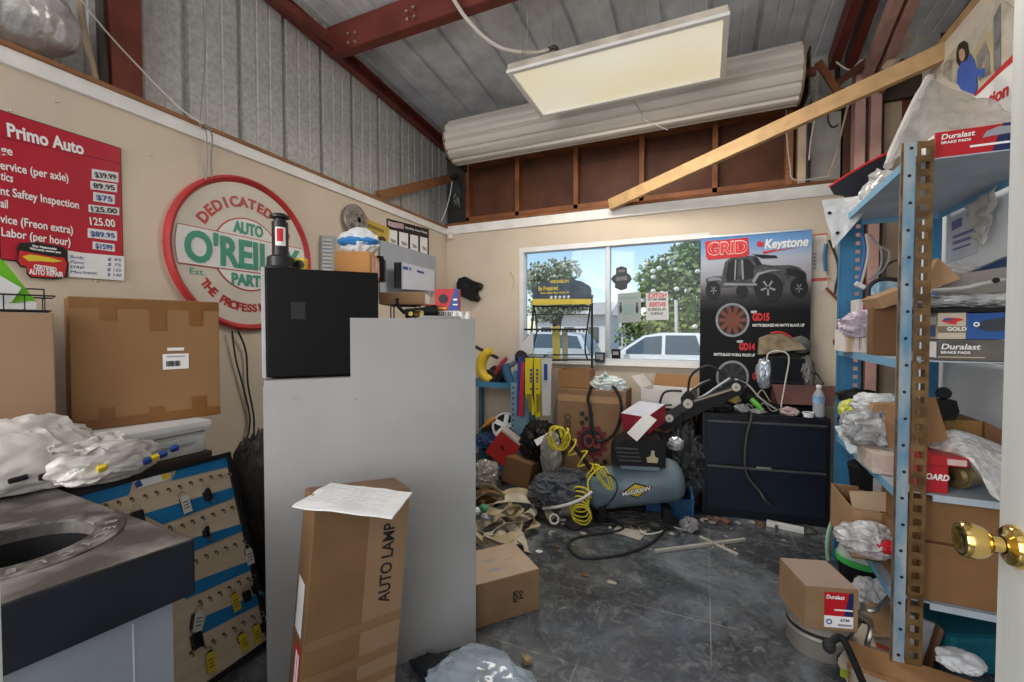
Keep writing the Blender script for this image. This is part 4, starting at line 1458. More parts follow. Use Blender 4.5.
MB().poly([kp(*k7(*p), .0045) for p in ((180, 122), (196, 112), (206, 128), (188, 136))], .001).build('blue_mark', bluek, lo_, world=True)
MB().poly([kp(*k7(*p), .0045) for p in ((256, 100), (270, 92), (283, 97), (278, 110), (262, 112))], .001).build('yellow_mark', yellowk, lo_, world=True)
hk = mat('brass_hook', (.20, .14, .07), .4, .7, var=.15)
rows = [[(100, 183), (135, 175), (172, 165), (210, 157), (242, 147), (276, 139), (307, 130), (338, 120), (367, 112), (395, 103), (421, 100), (447, 95)],
        [(280, 245), (315, 240), (343, 228), (372, 218), (401, 208), (430, 198), (455, 190)],
        [(352, 340), (382, 325), (410, 315), (437, 303), (463, 293), (488, 285)],
        [(365, 455), (392, 445), (420, 430), (447, 415), (474, 400), (500, 390), (515, 380)],
        [(340, 600), (375, 580), (403, 565), (432, 547), (460, 530), (487, 513), (513, 497), (537, 485)]]
hmesh = None
for row in rows:
    for (x, y) in row:
        p = kp(*k7(x, y))
        if hmesh is None:
            b = MB()
            b.cyl((0, 0, 0), (0, 0, .003), .005, n=10)
            b.tube([(0, 0, 0), (0, .002, .010), (0, -.007, .016), (0, -.012, .012), (0, -.011, .008)], .0017, 6, 4)
            h0 = b.build('hook', hk, t, True, loc=(0, 0, 0))
            hmesh = h0.data
            h = h0
        else:
            h = bpy.data.objects.new('hook', hmesh)
            COL.objects.link(h)
            h.parent = t
        h.matrix_basis = wm(t).inverted() @ (KM.copy().to_3x3().to_4x4() if False else Matrix.Translation(p) @ KM.to_3x3().to_4x4())
keyb = mat('key_plastic', (.012, .012, .013), .35, var=.1)
keysteel = mat('key_steel', (.45, .43, .40), .3, .9)
tagy = mat('yellow_key_tag', (.62, .47, .03), .5, var=.06)
tagw = mat('white_key_tag', (.62, .60, .55), .5, var=.05)


def keyset(label, x, y, fob=0, tagm=None, key=False, rz=0., group='keys on the key board'):
    """Keys hung at a hook: fob size, a coloured tag, a bare key."""
    p = kp(*k7(x, y), .014)
    t_ = thing('car_key', label, 'keys', p, group=group)
    M_ = Matrix.Translation(p) @ KM.to_3x3().to_4x4() @ Matrix.Rotation(R(rz), 4, 'Z')
    MB().tube([M_ @ V((.012 * math.cos(a * PI / 5), .012 * math.sin(a * PI / 5) - .008, .004)) for a in range(10)], .0012, 5, 2, closed=True).build('key_ring', keysteel, t_, world=True)
    if fob:
        MB().box((0, -.018 - fob * .5, .002), (fob * .75, fob, .014), bev=.006, M=M_).build('key_fob', keyb, t_, world=True)
    if key:
        M3 = M_ @ Matrix.Rotation(R(12), 4, 'Z')
        MB().prism([(-.004, -.03), (.004, -.03), (.004, -.068), (.001, -.073), (-.004, -.07)], .0025, M3).build('blade', keysteel, t_, world=True)
        MB().ball(M3 @ V((0, -.022, .001)), (.005, .012, .014), 10).build('key_head', keyb, t_, world=True)
    if tagm:
        M3 = M_ @ Matrix.Translation(V((0, 0, .012)))
        tg = MB().prism([(-.014, -.075), (.014, -.075), (.014, -.02), (.008, -.012), (-.008, -.012), (-.014, -.02)], .002, M3).build('key_tag', tagm, t_, world=True)
        bb = MB()
        for i in range(3):
            bb.box((0, -.035 - .011 * i, .0026), (.018, .003, .0008), M=M3)
        bb.build('tag_print', blackk, tg, world=True)
    return t_


keyset('large black key fob in the top hook row, nearest the counter', 183, 185, .05)
keyset('small black key with a white tag in the top hook row', 312, 150, .03, tagw, rz=4)
keyset('large black key fob with a hanging blade in the top hook row', 378, 132, .038, None, True, 8)
keyset('single black key hanging in the second hook row', 378, 238, .03, None, True)
keyset('black key with a white tag at the right end of the third hook row', 494, 298, .022, tagw)
keyset('black fob with a tilted white tag in the fourth hook row beside the counter edge', 362, 470, .05, tagw, rz=-20)
keyset('yellow-tagged key in the fourth hook row', 455, 425, 0, tagy, True)
keyset('black fob in the fourth hook row, right of the yellow tag', 492, 412, .04)
keyset('black fob at the right end of the fourth hook row', 514, 396, .034, None, True, 6)
keyset('yellow-tagged key hanging lowest beside the counter edge', 388, 588, .0, tagy, True, -6)
keyset('yellow-tagged key with a black fob in the lowest hook row', 472, 540, .028, tagy, True, 10)
keyset('yellow-tagged key second from the right in the lowest hook row', 517, 513, .0, tagy, True, -5)
keyset('black fob at the right end of the lowest hook row', 541, 500, .036)
keyset('black fob below the fourth row close to the counter corner', 350, 530, .05)

# ================================================================ counter with round cut-outs
CZ = .75
c0_ = atz(191.6, 538.5, CZ)
cn = atz(3.5, 603, CZ)
cf = atz(0, 468, CZ)
dn = (cn - c0_) * 2.6
df = (cf - c0_)
t = thing('counter', 'counter unit with a scuffed dark top, navy edge and two round cut-outs', 'counter', (c0_.x - .6, .2, 0))
wl_pt = lambda p: V((max(p.x, xl(p.y) + .006), p.y, p.z))
outline = [c0_, wl_pt(c0_ + df), wl_pt(c0_ + df + dn), c0_ + dn]
df = outline[1] - c0_
holes = [(V((-1.448, .443, CZ)), .132), (V((-1.93, .39, CZ)), .100)]
b = MB()
loops = [outline] + [[c + V((r * math.cos(2 * PI * i / 40), r * math.sin(2 * PI * i / 40), 0)) for i in range(40)] for c, r in holes]
ed = []
for lp_ in loops:
    vs_ = [b.bm.verts.new(p) for p in lp_]
    for i in range(len(vs_)):
        ed.append(b.bm.edges.new((vs_[i], vs_[(i + 1) % len(vs_)])))
bmesh.ops.triangle_fill(b.bm, use_beauty=True, edges=ed)
ext = bmesh.ops.extrude_face_region(b.bm, geom=list(b.bm.faces))
for v in ext['geom']:
    if isinstance(v, bmesh.types.BMVert):
        v.co.z -= .03
topm = mat('scuffed_counter_top', (.07, .062, .057), .55, c2=(.22, .20, .185), scale=7, det=10, bump=.15, lo=.42, hi=.62)
b.build('counter_top', topm, t, world=True)
navy = mat('navy_edge', (.007, .009, .017), .45, c2=(.015, .018, .030), scale=5, bump=.1)
b = MB()
inx = -df.normalized()
iny = -dn.normalized()
za = CZ - .031
e0, e1 = c0_ + V((0, 0, -.068)), c0_ + dn + V((0, 0, -.068))
b.beam(e0 + inx * .003, e1 + inx * .003, .006, .130, bev=.002)
b.beam(e0 + iny * .003, e0 + df + iny * .003, .006, .130, bev=.002)
b.build('edge_band', navy, t, world=True)
b = MB()
b.beam(c0_.lerp(c0_ + dn, .06) + inx * .004 + V((0, 0, -.004)), c0_.lerp(c0_ + dn, .25) + inx * .004 + V((0, 0, -.004)), .006, .005)
b.beam(c0_.lerp(c0_ + dn, .345) + inx * .004 + V((0, 0, -.004)), c0_.lerp(c0_ + dn, .375) + inx * .004 + V((0, 0, -.004)), .006, .005)
b.build('worn_seam', blackk, t, world=True)
b = MB()
s0 = c0_ - inx * .03 - iny * .03
side = mat('pale_blue_grey_panel', (.29, .32, .375), .5, var=.06, scale=3)
zc_ = (CZ - .03) / 2
b.beam(V((s0.x, s0.y, zc_)), V((s0.x, s0.y, zc_)) + dn * .97, .018, CZ - .03)
b.beam(V((s0.x, s0.y, zc_)) - inx * .02, V((s0.x, s0.y, zc_)) + df * .95, .018, CZ - .03)
b.build('side_panel', side, t, world=True)
b = MB()
for f in (.10, .45, .72):
    p = V((s0.x, s0.y, 0)) + dn * f * .97 + inx * .0095
    b.box((p.x, p.y, zc_ - .06), (.002, .003, CZ - .16))
b.build('panel_seam', mat('pale_seam', (.55, .58, .62), .5), t, world=True)
dark = mat('deep_black', (.006, .006, .007), .6)
scuf = mat('scuffed_ring', (.06, .055, .052), .5, c2=(.30, .28, .26), scale=16, det=9, lo=.42, hi=.7)
for i, (c, r) in enumerate(holes):
    MB().lathe([(r, 0), (r + .056, 0), (r + .056, .004), (r, .006), (r, 0)], Matrix.Translation(c), 48).build('cutout_ring', scuf, t, world=True)
    MB().lathe([(r - .001, -.03), (r + .002, -.03), (r - .01, -.26), (0, -.28), (0, -.275), (r - .014, -.255), (r - .004, -.03)], Matrix.Translation(c), 40).build('well', dark, t, True, world=True)
# chalk-like lettering worn into the ring
cc, rr0 = holes[0]
b = MB()
for i, ch in enumerate('RECYCLE'):
    if ch == ' ':
        b.build('worn_lettering', mat('chalk_grey', (.27, .26, .25), .8), t, world=True)
        b = MB()
    a = R(70 - i * 15)
    if ch != ' ':
        b.text(ch, Matrix.Translation(cc + V((0, 0, .0068))) @ Matrix.Rotation(a - PI / 2, 4, 'Z') @ Matrix.Translation(V((0, rr0 + .03, -.0008))), .034, None, 'CENTER', bold=.02)
b.build('worn_lettering', mat('chalk_grey', (.27, .26, .25), .8), t, world=True)
b = MB()
for k in range(3):
    a = 2 * PI * k / 3
    c_ = cc + V(((rr0 + .028) * math.cos(R(-42)), (rr0 + .028) * math.sin(R(-42)), .0068))
    b.prism([(.006, -.009), (.016, -.009), (.021, 0), (.016, .009), (.006, .009), (.010, 0)], .0006, Matrix.Translation(c_) @ Matrix.Rotation(a, 4, 'Z') @ Matrix.Translation(V((-.002, .012, 0))))
b.build('recycling_mark', mat('chalk_grey', (.27, .26, .25), .8), t, world=True)
# ================================================================ grey end-panel counter and what stands on it
P0, P1 = atz(267.5, 703), atz(476, 642)
pdx = (P1 - P0).normalized()
pnv = V((-pdx.y, pdx.x, 0))
PL = (P1 - P0).length
ANG = math.degrees(math.atan2(pdx.y, pdx.x))


def pp(u, v, off=0.):          # the point seen at (u, v) on a plane parallel to the end panel, off behind it
    d = ray(u, v)
    o = P0 + pnv * off
    return EYE + d * ((o - EYE).dot(pnv) / d.dot(pnv))


ps = lambda u, v, off=0.: (pp(u, v, off) - P0).dot(pdx)
zl, zh = pp(300, 379.5).z, pp(420, 318.5).z
sst, sfr = ps(350.5, 350), ps(380, 330, .05)
t = thing('service_counter', 'grey painted two-level counter seen from its flat L-shaped end panel', 'counter', P0, (0, 0, ANG))
gp = mat('grey_painted_board', (.365, .36, .355), .6, var=.07, scale=2.5)
MX = Matrix(((1, 0, 0, 0), (0, 0, 1, 0), (0, 1, 0, 0), (0, 0, 0, 1)))
MB().prism([(0, 0), (0, zl - .02), (.02, zl), (sst, zl), (sst, zh), (PL, zh), (PL, 0)], .018, MX).build('end_panel', gp, t)
MB().box((sfr / 2, .30, zl - .012), (sfr, .56, .022), bev=.002).build('lower_top', gp, t)
MB().box(((sfr + PL) / 2 + .01, .27, zh - .012), (PL - sfr - .02, .50, .022), bev=.002).build('upper_top', gp, t)
MB().box((PL - .01, .27, zh / 2 - .012), (.018, .50, zh - .026)).build('front_panel', gp, t)
MB().box((PL / 2, .53, zl / 2), (PL - .04, .018, zl - .03)).build('far_end_panel', gp, t)
MB().box(((sfr + PL) / 2, .53, (zl + zh) / 2 - .01), (PL - sfr - .03, .018, zh - zl - .02)).build('riser_panel', gp, t)
for u, v in ((295, 399), (355, 399), (462, 395), (409, 554)):
    MB().cyl(V((ps(u, v), .0, pp(u, v).z)), V((ps(u, v), -.002, pp(u, v).z)), .004, n=10).build('screw_hole', greyk, t)

# glossy black cabinet on the lower level
o_ = .04
fa, fb = pp(263, 380, o_), pp(379, 380, o_)
fw2, fh2 = (fb - fa).length, pp(263, 267, o_).z - zl
fo = P0 + pdx * ((fa + fb) / 2 - P0).dot(pdx) + pnv * (o_ + .21)
t = thing('black_cabinet', 'glossy black box-shaped cabinet with a pale left edge on the grey counter', 'cabinet', (fo.x, fo.y, zl), (0, 0, ANG))
gloss = mat('glossy_black', (.006, .006, .007), .3, var=.05, spec=.12)
MB().box((.01, .02, fh2 / 2), (fw2 - .022, .38, fh2), bev=.005).build('cabinet_body', blackp, t)
MB().box((.006, -.195, fh2 / 2 + .003), (fw2 - .012, .028, fh2 - .006), bev=.004).build('door', gloss, t)
MB().box((-fw2 / 2 + .004, -.193, fh2 / 2 + .003), (.012, .034, fh2 - .004), bev=.002).build('edge_trim', mat('grey_edge', (.42, .42, .42), .5), t)
MB().box((-fw2 / 2 + .11, -.2095, fh2 * .62), (.045, .002, .06), bev=.0005).build('faint_plate', mat('faint_black', (.009, .009, .010), .4), t)  # small thin rectangle, slightly different black from the door
ft = zl + fh2


def on_f(u, d):                 # a point on the cabinet's top under pixel column u
    p = atd(u, 300, d)
    return V((p.x, p.y, ft + .001))


# bottle jack
jp = on_f(281, 1.56)
t = thing('bottle_jack', 'black bottle jack with a red and white label on the black cabinet', 'jack', jp)
jm = mat('jack_black', (.018, .018, .02), .35, var=.15)
MB().lathe([(0, 0), (.065, 0), (.066, .006), (.05, .010), (.045, .014), (.043, .045), (.034, .052), (0, .052)], None, 28).build('base', jm, t, True)
MB().lathe([(0, .052), (.027, .052), (.027, .172), (0, .172)], None, 24).build('cylinder', jm, t, True)
MB().lathe([(0, .172), (.020, .172), (.020, .182), (.033, .186), (.034, .194), (.024, .196), (.022, .201), (0, .202)], None, 20).build('ram_cap', jm, t, True)
MB().lathe([(.0272, .085), (.0285, .085), (.0285, .15), (.0272, .15)], Matrix.Rotation(R(-70), 4, 'Z'), 10, 0, 1.2).build('label_wrap', white, t, True)
MB().lathe([(.0286, .10), (.0292, .10), (.0292, .145), (.0286, .145)], Matrix.Rotation(R(-60), 4, 'Z'), 8, 0, .7).build('label_print', red, t, True)
p = on_f(301, 1.6)
t = thing('tape_measure', 'small yellow and black tape measure beside the bottle jack', 'tape measure', p, (0, 0, 20))
MB().box((0, 0, .026), (.045, .03, .052), bev=.010).build('case', yellowk, t)
MB().lathe([(0, -.017), (.017, -.017), (.017, .017), (0, .017)], Matrix.Translation(V((.004, 0, .026))) @ frame((0, 1, 0)), 16).build('side_disc', blackk, t)
# orange-brown carton and bubble bag
bx0, bx1 = on_f(333, 1.72), on_f(370, 1.72)
bw_ = (bx1 - bx0).length
sz = (bw_ * .93, .24, .098)
t = carton('small orange-brown carton on the right of the black cabinet', (bx0 + bx1) / 2 + V((-.05, .10, 0)), sz, 30, mat('cardboard_orange', (.42, .19, .055), .7, var=.1))
patch_on(t, sz, 'R', -.02, 0, .16, .07, mat('print_peach', (.62, .45, .36), .6, c2=(.45, .22, .14), scale=25))
b = MB().blob((0, 0, 0), (.17, .12, .115), 31, .16, 2.2, 5)
bp_ = (bx0 + bx1) / 2 + V((-.045, .09, .102))
o = thing('bubble_bag', 'white and blue plastic bag lying on the small orange-brown carton', 'bag', bp_, (0, 0, 25))
b.build('bag_body', mat('clear_white_film', (.68, .70, .72), .25, var=.08), o, True)
MB().blob((0, -.004, .028), (.172, .124, .05), 33, .10, 2.2, 4).build('blue_band', mat('bag_blue', (.04, .22, .55), .3), o, True)
q = on_f(374, 1.86)
o = MB().box(q + V((-.02, .06, .05)), (.05, .05, .10), (0, 0, 30), bev=.008).cyl(q + V((-.02, .06, .10)), q + V((-.02, .06, .112)), .018, n=14).build('black_canister', blackp)
tag(o, 'square black canister half hidden behind the small orange-brown carton', 'canister')

# grey boards leaning on the left wall behind the counter
t = thing('grey_board', 'large blue-grey board against the left wall behind the counter', 'board', atl(408, 300, .02))
MB().poly(lp([(380, 240.5), (434.5, 257), (434.5, 292), (420, 300), (380, 297)], .02), .018).build('board_sheet', mat('blue_grey_board', (.36, .38, .44), .5, var=.05), t, world=True)
t = thing('picture_box', 'pale boxed panel with a dark side in front of the large blue-grey board', 'panel', atl(413, 292, .12))
MB().poly([atl(u, v, .12) for u, v in ((400, 262.5), (431.5, 270.5), (431.5, 291), (400, 289))], .03).build('pale_face', mat('pale_blue_board', (.55, .57, .64), .5, var=.04), t, world=True)
MB().poly([atl(u, v, .115) for u, v in ((394, 262.5), (400.5, 262.5), (400.5, 289), (394, 288))], .02).build('dark_side', blackp, t, world=True)
b = MB()
for q in ([(403, 266), (408, 267), (408, 270), (403, 269)], [(409.5, 267.5), (411, 268), (411, 270.5), (409.5, 270)], [(417, 270), (424, 272), (424, 274), (417, 272)]):
    b.poly([atl(u, v, .152) for u, v in q], .001)
b.build('blue_print', bluek, t, world=True)

# on the upper level
ut = zh + .0005


def on_u(u, d):
    p = atd(u, 320, d)
    return V((p.x, p.y, ut))


e0, e1 = on_u(383, 1.86), on_u(428, 1.86)
sz = ((e1 - e0).length, .13, .052)
mid = (e0 + e1) / 2 + V((-.04, .05, .066))
t = carton('long flat brown carton propped up beside the black cabinet', mid, sz, math.degrees(math.atan2((e1 - e0).y, (e1 - e0).x)), card2)
patch_on(t, sz, 'R', 0, 0, .10, .04, cardw, 'pale_end')
o = thing('wire_stand', 'small black wire stand under the long flat brown carton', 'stand', V((mid.x, mid.y, ut)), (0, 0, ANG))
b = MB()
for s_ in (-1, 1):
    b.tube([(s_ * .055, -.05, .003), (s_ * .055, -.05, .063), (s_ * .055, .05, .063), (s_ * .055, .05, .003)], .003, 6, 0)
    b.tube([(-.055, s_ * .05, .063), (.055, s_ * .05, .063)], .003, 6, 0)
b.build('stand_wire', blackk, o)
p = on_u(418, 1.74)
t = thing('air_tool', 'black and brass air fitting tool on the counter below the flat brown carton', 'tool', p, (0, 0, 40))
b = MB()
b.cyl((-.05, 0, .022), (.04, 0, .03), .019, n=14).cyl((.03, 0, .03), (.075, 0, .034), .024, n=14)
b.tube([(-.05, 0, .022), (-.075, .0, .05), (-.08, .01, .08)], .008)
b.build('tool_body', blackp, t, True)
MB().cyl((-.01, -.02, .022), (.012, -.045, .022), .012, n=8).cyl((-.03, -.018, .02), (-.03, -.03, .02), .009, n=8).build('brass_fitting', brass, t, True)
p = on_u(448, 1.80)
sz = (.098, .05, .088)
t = carton('red and blue parts carton standing upright at the far right of the counter top', p + V((0, 0, .036)), sz, 20, mat('carton_red', (.50, .02, .025), .45), tape_top=False, bev=.002)
MB().prism([(.005, -.044), (.049, -.044), (.049, .044), (.035, .044)], .001, FM(sz, 'F')).build('blue_field', bluek, t)
MB().lathe([(0, 0), (.019, 0), (.019, .001), (0, .001)], FM(sz, 'F', -.014, .004, .0016), 20).build('disc_picture', blackk, t)
patch_on(t, sz, 'F', -.02, -.035, .04, .006, yellowk, 'printed_line', .002)
patch_on(t, sz, 'F', .036, -.02, .02, .005, white, 'printed_line', .002)
patch_on(t, sz, 'F', .036, .0, .016, .008, white, 'printed_line', .002)
sz = (.105, .055, .035)
t = carton('low white barcoded carton under the red and blue parts carton', p, sz, 20, cardw, tape_top=False, bev=.001)
b = MB()
for i in range(9):
    b.box((-.045 + i * .0075, 0, .0005), (.003 if i % 3 else .005, .024, .0006), M=FM(sz, 'F', .01, .002))
b.build('barcode', blackk, t)
patch_on(t, sz, 'F', -.03, -.006, .03, .012, red, 'red_patch', .0014)
p = on_u(431, 1.83)
sz = (.04, .06, .062)
t = carton('small red carton behind the black air tool on the counter', p, sz, 20, mat('carton_red', (.50, .02, .025), .45), tape_top=False, bev=.002)
patch_on(t, sz, 'F', 0, .01, .03, .008, white, 'printed_line', .002)
for i, (u, d, l) in enumerate(((455, 1.745, 'leftmost'), (461, 1.75, 'middle'), (468, 1.74, 'rightmost'))):
    p = on_u(u, d)
    o = MB().cyl(p, p + V((0, 0, .016)), .014, n=14).cyl(p + V((0, 0, .016)), p + V((0, 0, .03)), .010, .008, n=14).build('plug', wp)
    tag(o, 'small white plastic plug, %s of the three on the front corner of the counter' % l, 'plug', 'white plugs on the counter corner')
p = on_u(440, 1.71)
o = MB().box(p + V((0, 0, .006)), (.16, .02, .012), (0, 0, ANG), bev=.003).build('metal_strip', mat('grey_alu', (.42, .42, .41), .4, .5))
tag(o, 'short grey metal strip lying along the front edge of the counter top', 'strip')

# ================================================================ lamp carton, sheet, cartons and bag in the foreground
C = atz(292, 783)
ax, ay = V((.485, .875, 0)), V((-.875, .485, 0))
sz = (.285, .13, .745)
lc = C + ax * sz[0] / 2 + ay * sz[1] / 2
t = carton('tall brown carton marked AUTO LAMP standing before the grey counter panel', (lc.x, lc.y, .015), sz, rot=(0, 5.2, math.degrees(math.atan2(ax.y, ax.x))), m=mat('cardboard_glossy', (.195, .105, .048), .4, var=.1), tape_top=False)
patch_on(t, sz, 'F', .08, 0, .124, .742, mat('cardboard_band', (.27, .165, .092), .45, var=.07), 'taped_flap')
words(t, sz, 'F', .082, .15, 'AUTO LAMP', .036, .245, blackk, 90, bold=.02)
for v in (-.03, -.13, -.2):
    patch_on(t, sz, 'F', 0, v, .284, .03, mat('tape_sheen', (.22, .125, .06), .25, var=.1), 'tape_strip', .0012, 3)
l1 = patch_on(t, sz, 'L', .0, .05, .07, .15, white, rz=0)
l2 = patch_on(t, sz, 'L', .02, -.13, .06, .16, mat('carton_red', (.50, .02, .025), .45))
for u_ in (.012, .034):
    patch_on(t, sz, 'L', u_, -.13, .013, .12, white, 'printed_line', .002)
tp = V((lc.x, lc.y, 0)) + ax * .058 + V((0, 0, .762))
pc = [atz(u, v, tp.z + .004) for u, v in ((292, 507.5), (392, 524), (413, 493.5), (331, 483.5))]
pc = [p + (V((0, 0, .012)) if i == 1 else V()) for i, p in enumerate(pc)]
t = thing('shipping_papers', 'white printed packing sheet lying on top of the tall AUTO LAMP carton', 'paper', tp)
b = MB().sheet(pc[0], pc[1], pc[2], pc[3], amp=.006, freq=1.5, th=.004, seed=2)
b.build('sheet', paper, t, world=True)
b = MB()
for i in range(9):
    f = .12 + i * .085
    a0_, a1_ = .08 + .3 * (i % 3 == 0), .85 - .2 * (i % 2)
    q0 = pc[0].lerp(pc[3], f).lerp(pc[1].lerp(pc[2], f), a0_)
    q1 = pc[0].lerp(pc[3], f).lerp(pc[1].lerp(pc[2], f), a1_)
    b.beam(q0 + V((0, 0, .010)), q1 + V((0, 0, .010)), .002, .001)
b.build('print_lines', mat('pale_print', (.45, .46, .48), .7), t, world=True)

fa, fb = atz(475, 630), atz(539.5, 610)
fx_ = (fb - fa).normalized()
fy_ = V((-fx_.y, fx_.x, 0))
sz = (.30, .27, .185)
pc_ = fb - fx_ * .15 + fy_ * .135
t = carton('brown carton with small stamped print on the floor right of the grey counter', pc_ + V((0, 0, .001)), sz, math.degrees(math.atan2(fx_.y, fx_.x)), mat('cardboard_worn', (.255, .155, .082), .8, var=.1), tape_top=False)
patch_on(t, sz, 'T', 0, 0, .295, .265, mat('cardboard_light', (.44, .33, .24), .75, var=.06), 'lid_flaps')
words(t, sz, 'F', .03, .0, 'POPS', .022, .05, blackk, 90)
words(t, sz, 'F', .055, .0, '3+2', .02, .04, blackk, 90)
for u_, v_, w_ in ((-.03, .06, .05), (-.03, .045, .04), (.06, .03, .04)):
    patch_on(t, sz, 'T', u_, v_ - .03, w_, .008, greyk, 'stamp', .002)
patch_on(t, sz, 'T', -.04, -.06, .06, .018, greyk, 'stamp', .002)

p = atz(476, 726)
t = thing('rubbish_bag', 'clear bluish plastic bag of dark rubbish at the foot of the grey panel', 'bag', p)
clear = mat('clear_blue_film', (.50, .62, .72), .12, var=.15, scale=9, alpha=.42, spec=.9)
MB().blob((.02, 0, 0), (.40, .34, .215), 44, .2, 1.2, 5).build('bag_film', clear, t, True)
MB().blob((-.05, .02, .005), (.23, .22, .165), 45, .3, 2.6, 4).build('dark_contents', mat('dark_rubbish', (.03, .028, .03), .35, c2=(.12, .10, .09), scale=20), t, True)
MB().blob((.10, -.03, .004), (.13, .12, .06), 46, .3, 2.6, 4).build('blue_contents', mat('blue_scrap', (.08, .35, .52), .4), t, True)
p = atz(440, 676)
o = MB().blob(p, (.26, .12, .06), 47, .3, 2.4, 4).build('dark_cloth', mat('dark_cloth', (.02, .022, .028), .8), None, True)
tag(o, 'flat dark rag on the floor at the foot of the grey panel', 'rag')
o = MB().blob(atz(527, 664), (.05, .04, .035), 48, .5, 3, 3).build('crumpled_scrap', mat('tan_scrap', (.36, .27, .16), .7), None, True)
tag(o, 'small crumpled tan scrap alone on the open floor', 'scrap')
# ================================================================ clutter behind the grey counter, under and beside the window
steelblue = mat('blue_painted_steel', (.05, .20, .34), .5, .1, var=.15, scale=6)
rubber = blackr
# blue shelving in the left corner
Ys = 3.34
X0, X1 = aty(462, 400, Ys).x, aty(516, 400, Ys).x
zs1, zs2 = aty(500, 384, Ys).z, aty(500, 446, Ys).z
t = thing('blue_rack', 'low blue steel rack in the back left corner, behind the grey counter', 'rack', ((X0 + X1) / 2, Ys + .18, 0))
for z in (zs1, zs2, .08):
    b = MB().box(((X0 + X1) / 2, Ys + .18, z), (X1 - X0, .36, .012))
    b.box(((X0 + X1) / 2, Ys, z - .012), (X1 - X0, .012, .045)).box(((X0 + X1) / 2, Ys + .36, z - .012), (X1 - X0, .012, .045))
    b.build('shelf', steelblue, t, world=True)
for x in (X0, X1):
    for y in (Ys, Ys + .36):
        MB().box((x, y, (zs1 + .12) / 2), (.035, .035, zs1 + .12), bev=.002).build('upright', steelblue, t, world=True)
# perforated plate
pa, pb = aty(511, 380, Ys - .06), aty(528, 380, Ys - .06)
zt0, zt1 = aty(520, 460, Ys - .06).z, aty(520, 383, Ys - .06).z
t = thing('perforated_upright', 'pale blue perforated steel upright standing in front of the blue rack', 'upright', ((pa.x + pb.x) / 2, Ys - .06, 0))
MB().box(((pa.x + pb.x) / 2, Ys - .06, zt1 / 2), (pb.x - pa.x, .006, zt1), bev=.001).build('plate', mat('pale_blue_steel', (.22, .38, .52), .5, var=.1), t, world=True)
b = MB()
for i in range(15):
    b.cyl((pa.x + .02, Ys - .0635, zt1 - .04 - i * .045), (pa.x + .02, Ys - .065, zt1 - .04 - i * .045), .008, n=8)
b.build('slot_hole', dark, t, world=True)


def lump(name, label, cat, c, size, seed, m, amp=.25, freq=2.2, sub=4, rz=0, group=None):
    o_ = MB().blob((0, 0, 0), size, seed, amp, freq, sub).build(name, m, None, True, loc=c)
    o_.rotation_euler.z = R(rz)
    return tag(o_, label, cat, group)


# tools on the top shelf of the blue rack
Y = Ys + .08
ey = mat('tool_yellow', (.62, .42, .03), .4, var=.06)
t = thing('yellow_elbow', 'curved yellow plastic tool body on the top shelf of the blue rack', 'tool', aty(486, 384, Y))
MB().tube(yp([(492, 351), (486, 354), (482, 361), (481, 370), (485, 377), (493, 381)], Y), [.032, .042, .046, .046, .044, .040, .034], 12, 5).build('elbow_body', ey, t, True, world=True)
MB().tube(yp([(491, 380.6), (495, 382)], Y), .036, 12, 0).build('dark_cuff', blackp, t, True, world=True)
t = thing('angle_grinder', 'red and silver angle grinder lying on top of the clutter on the blue rack', 'power tool', aty(508, 372, Y))
b = MB()
b.tube(yp([(500, 371), (508, 364), (518, 357)], Y), [.035, .045, .04], 10, 3)
b.build('grinder_body', mat('tool_silver', (.45, .46, .47), .35, .4), t, True, world=True)
b = MB()
b.tube(yp([(496, 374), (501, 366), (507, 358)], Y - .03), [.018, .026, .02], 8, 3)
b.build('red_shell', mat('tool_red', (.35, .03, .03), .4), t, True, world=True)
MB().lathe([(0, -.02), (.055, -.02), (.055, .02), (0, .02)], Matrix.Translation(aty(521, 357, Y)) @ frame((.7, -.5, .5)), 20).build('guard', blackp, t, world=True)
wire('steel_bar', 'black bar sticking out left over the blue rack clutter', 'bar', yp([(470, 344), (484, 351), (498, 358)], Y + .05), .016, 'black', k=0)
t = thing('blue_hose_bend', 'dark blue curved hose at the right end of the top shelf of the blue rack', 'hose', aty(515, 388, Y))
MB().tube(yp([(505, 364), (508, 376), (514, 386), (522, 390)], Y - .04), .04, 12, 5).build('hose_bend', mat('dark_blue_hose', (.03, .10, .19), .4), t, True, world=True)
lump('cable_heap', 'tangle of black cables heaped on the top shelf of the blue rack', 'cables', aty(498, 383, Ys + .2) + V((0, 0, .0)), (.28, .18, .16), 61, blackr, .4, 3)
MB_ = MB()
for i in range(9):
    r_ = random.Random(100 + i)
    MB_.tube(yp([(494 + r_.random() * 4, 381), (490 + r_.random() * 16, 368 + r_.random() * 8), (498 + r_.random() * 10, 366 + r_.random() * 10), (508 + r_.random() * 6, 380)], Y - .02 - r_.random() * .04), .006, 5, 5)
o = MB_.build('tool_leads', wirem['black'], None, True)
tag(o, 'black tool leads looping over the front of the blue rack top shelf', 'leads')
lump('car_parts', 'dark car parts filling the back of the middle shelf of the blue rack', 'car parts', V(((X0 + X1) / 2, Ys + .2, zs2 + .008)), (.36, .2, .19), 401, blackr, .35, 2.4, 5)
lump('car_parts', 'dark car parts filling the bottom of the blue rack', 'car parts', V(((X0 + X1) / 2, Ys + .2, .088)), (.36, .2, .24), 402, blackp, .35, 2.4, 5)
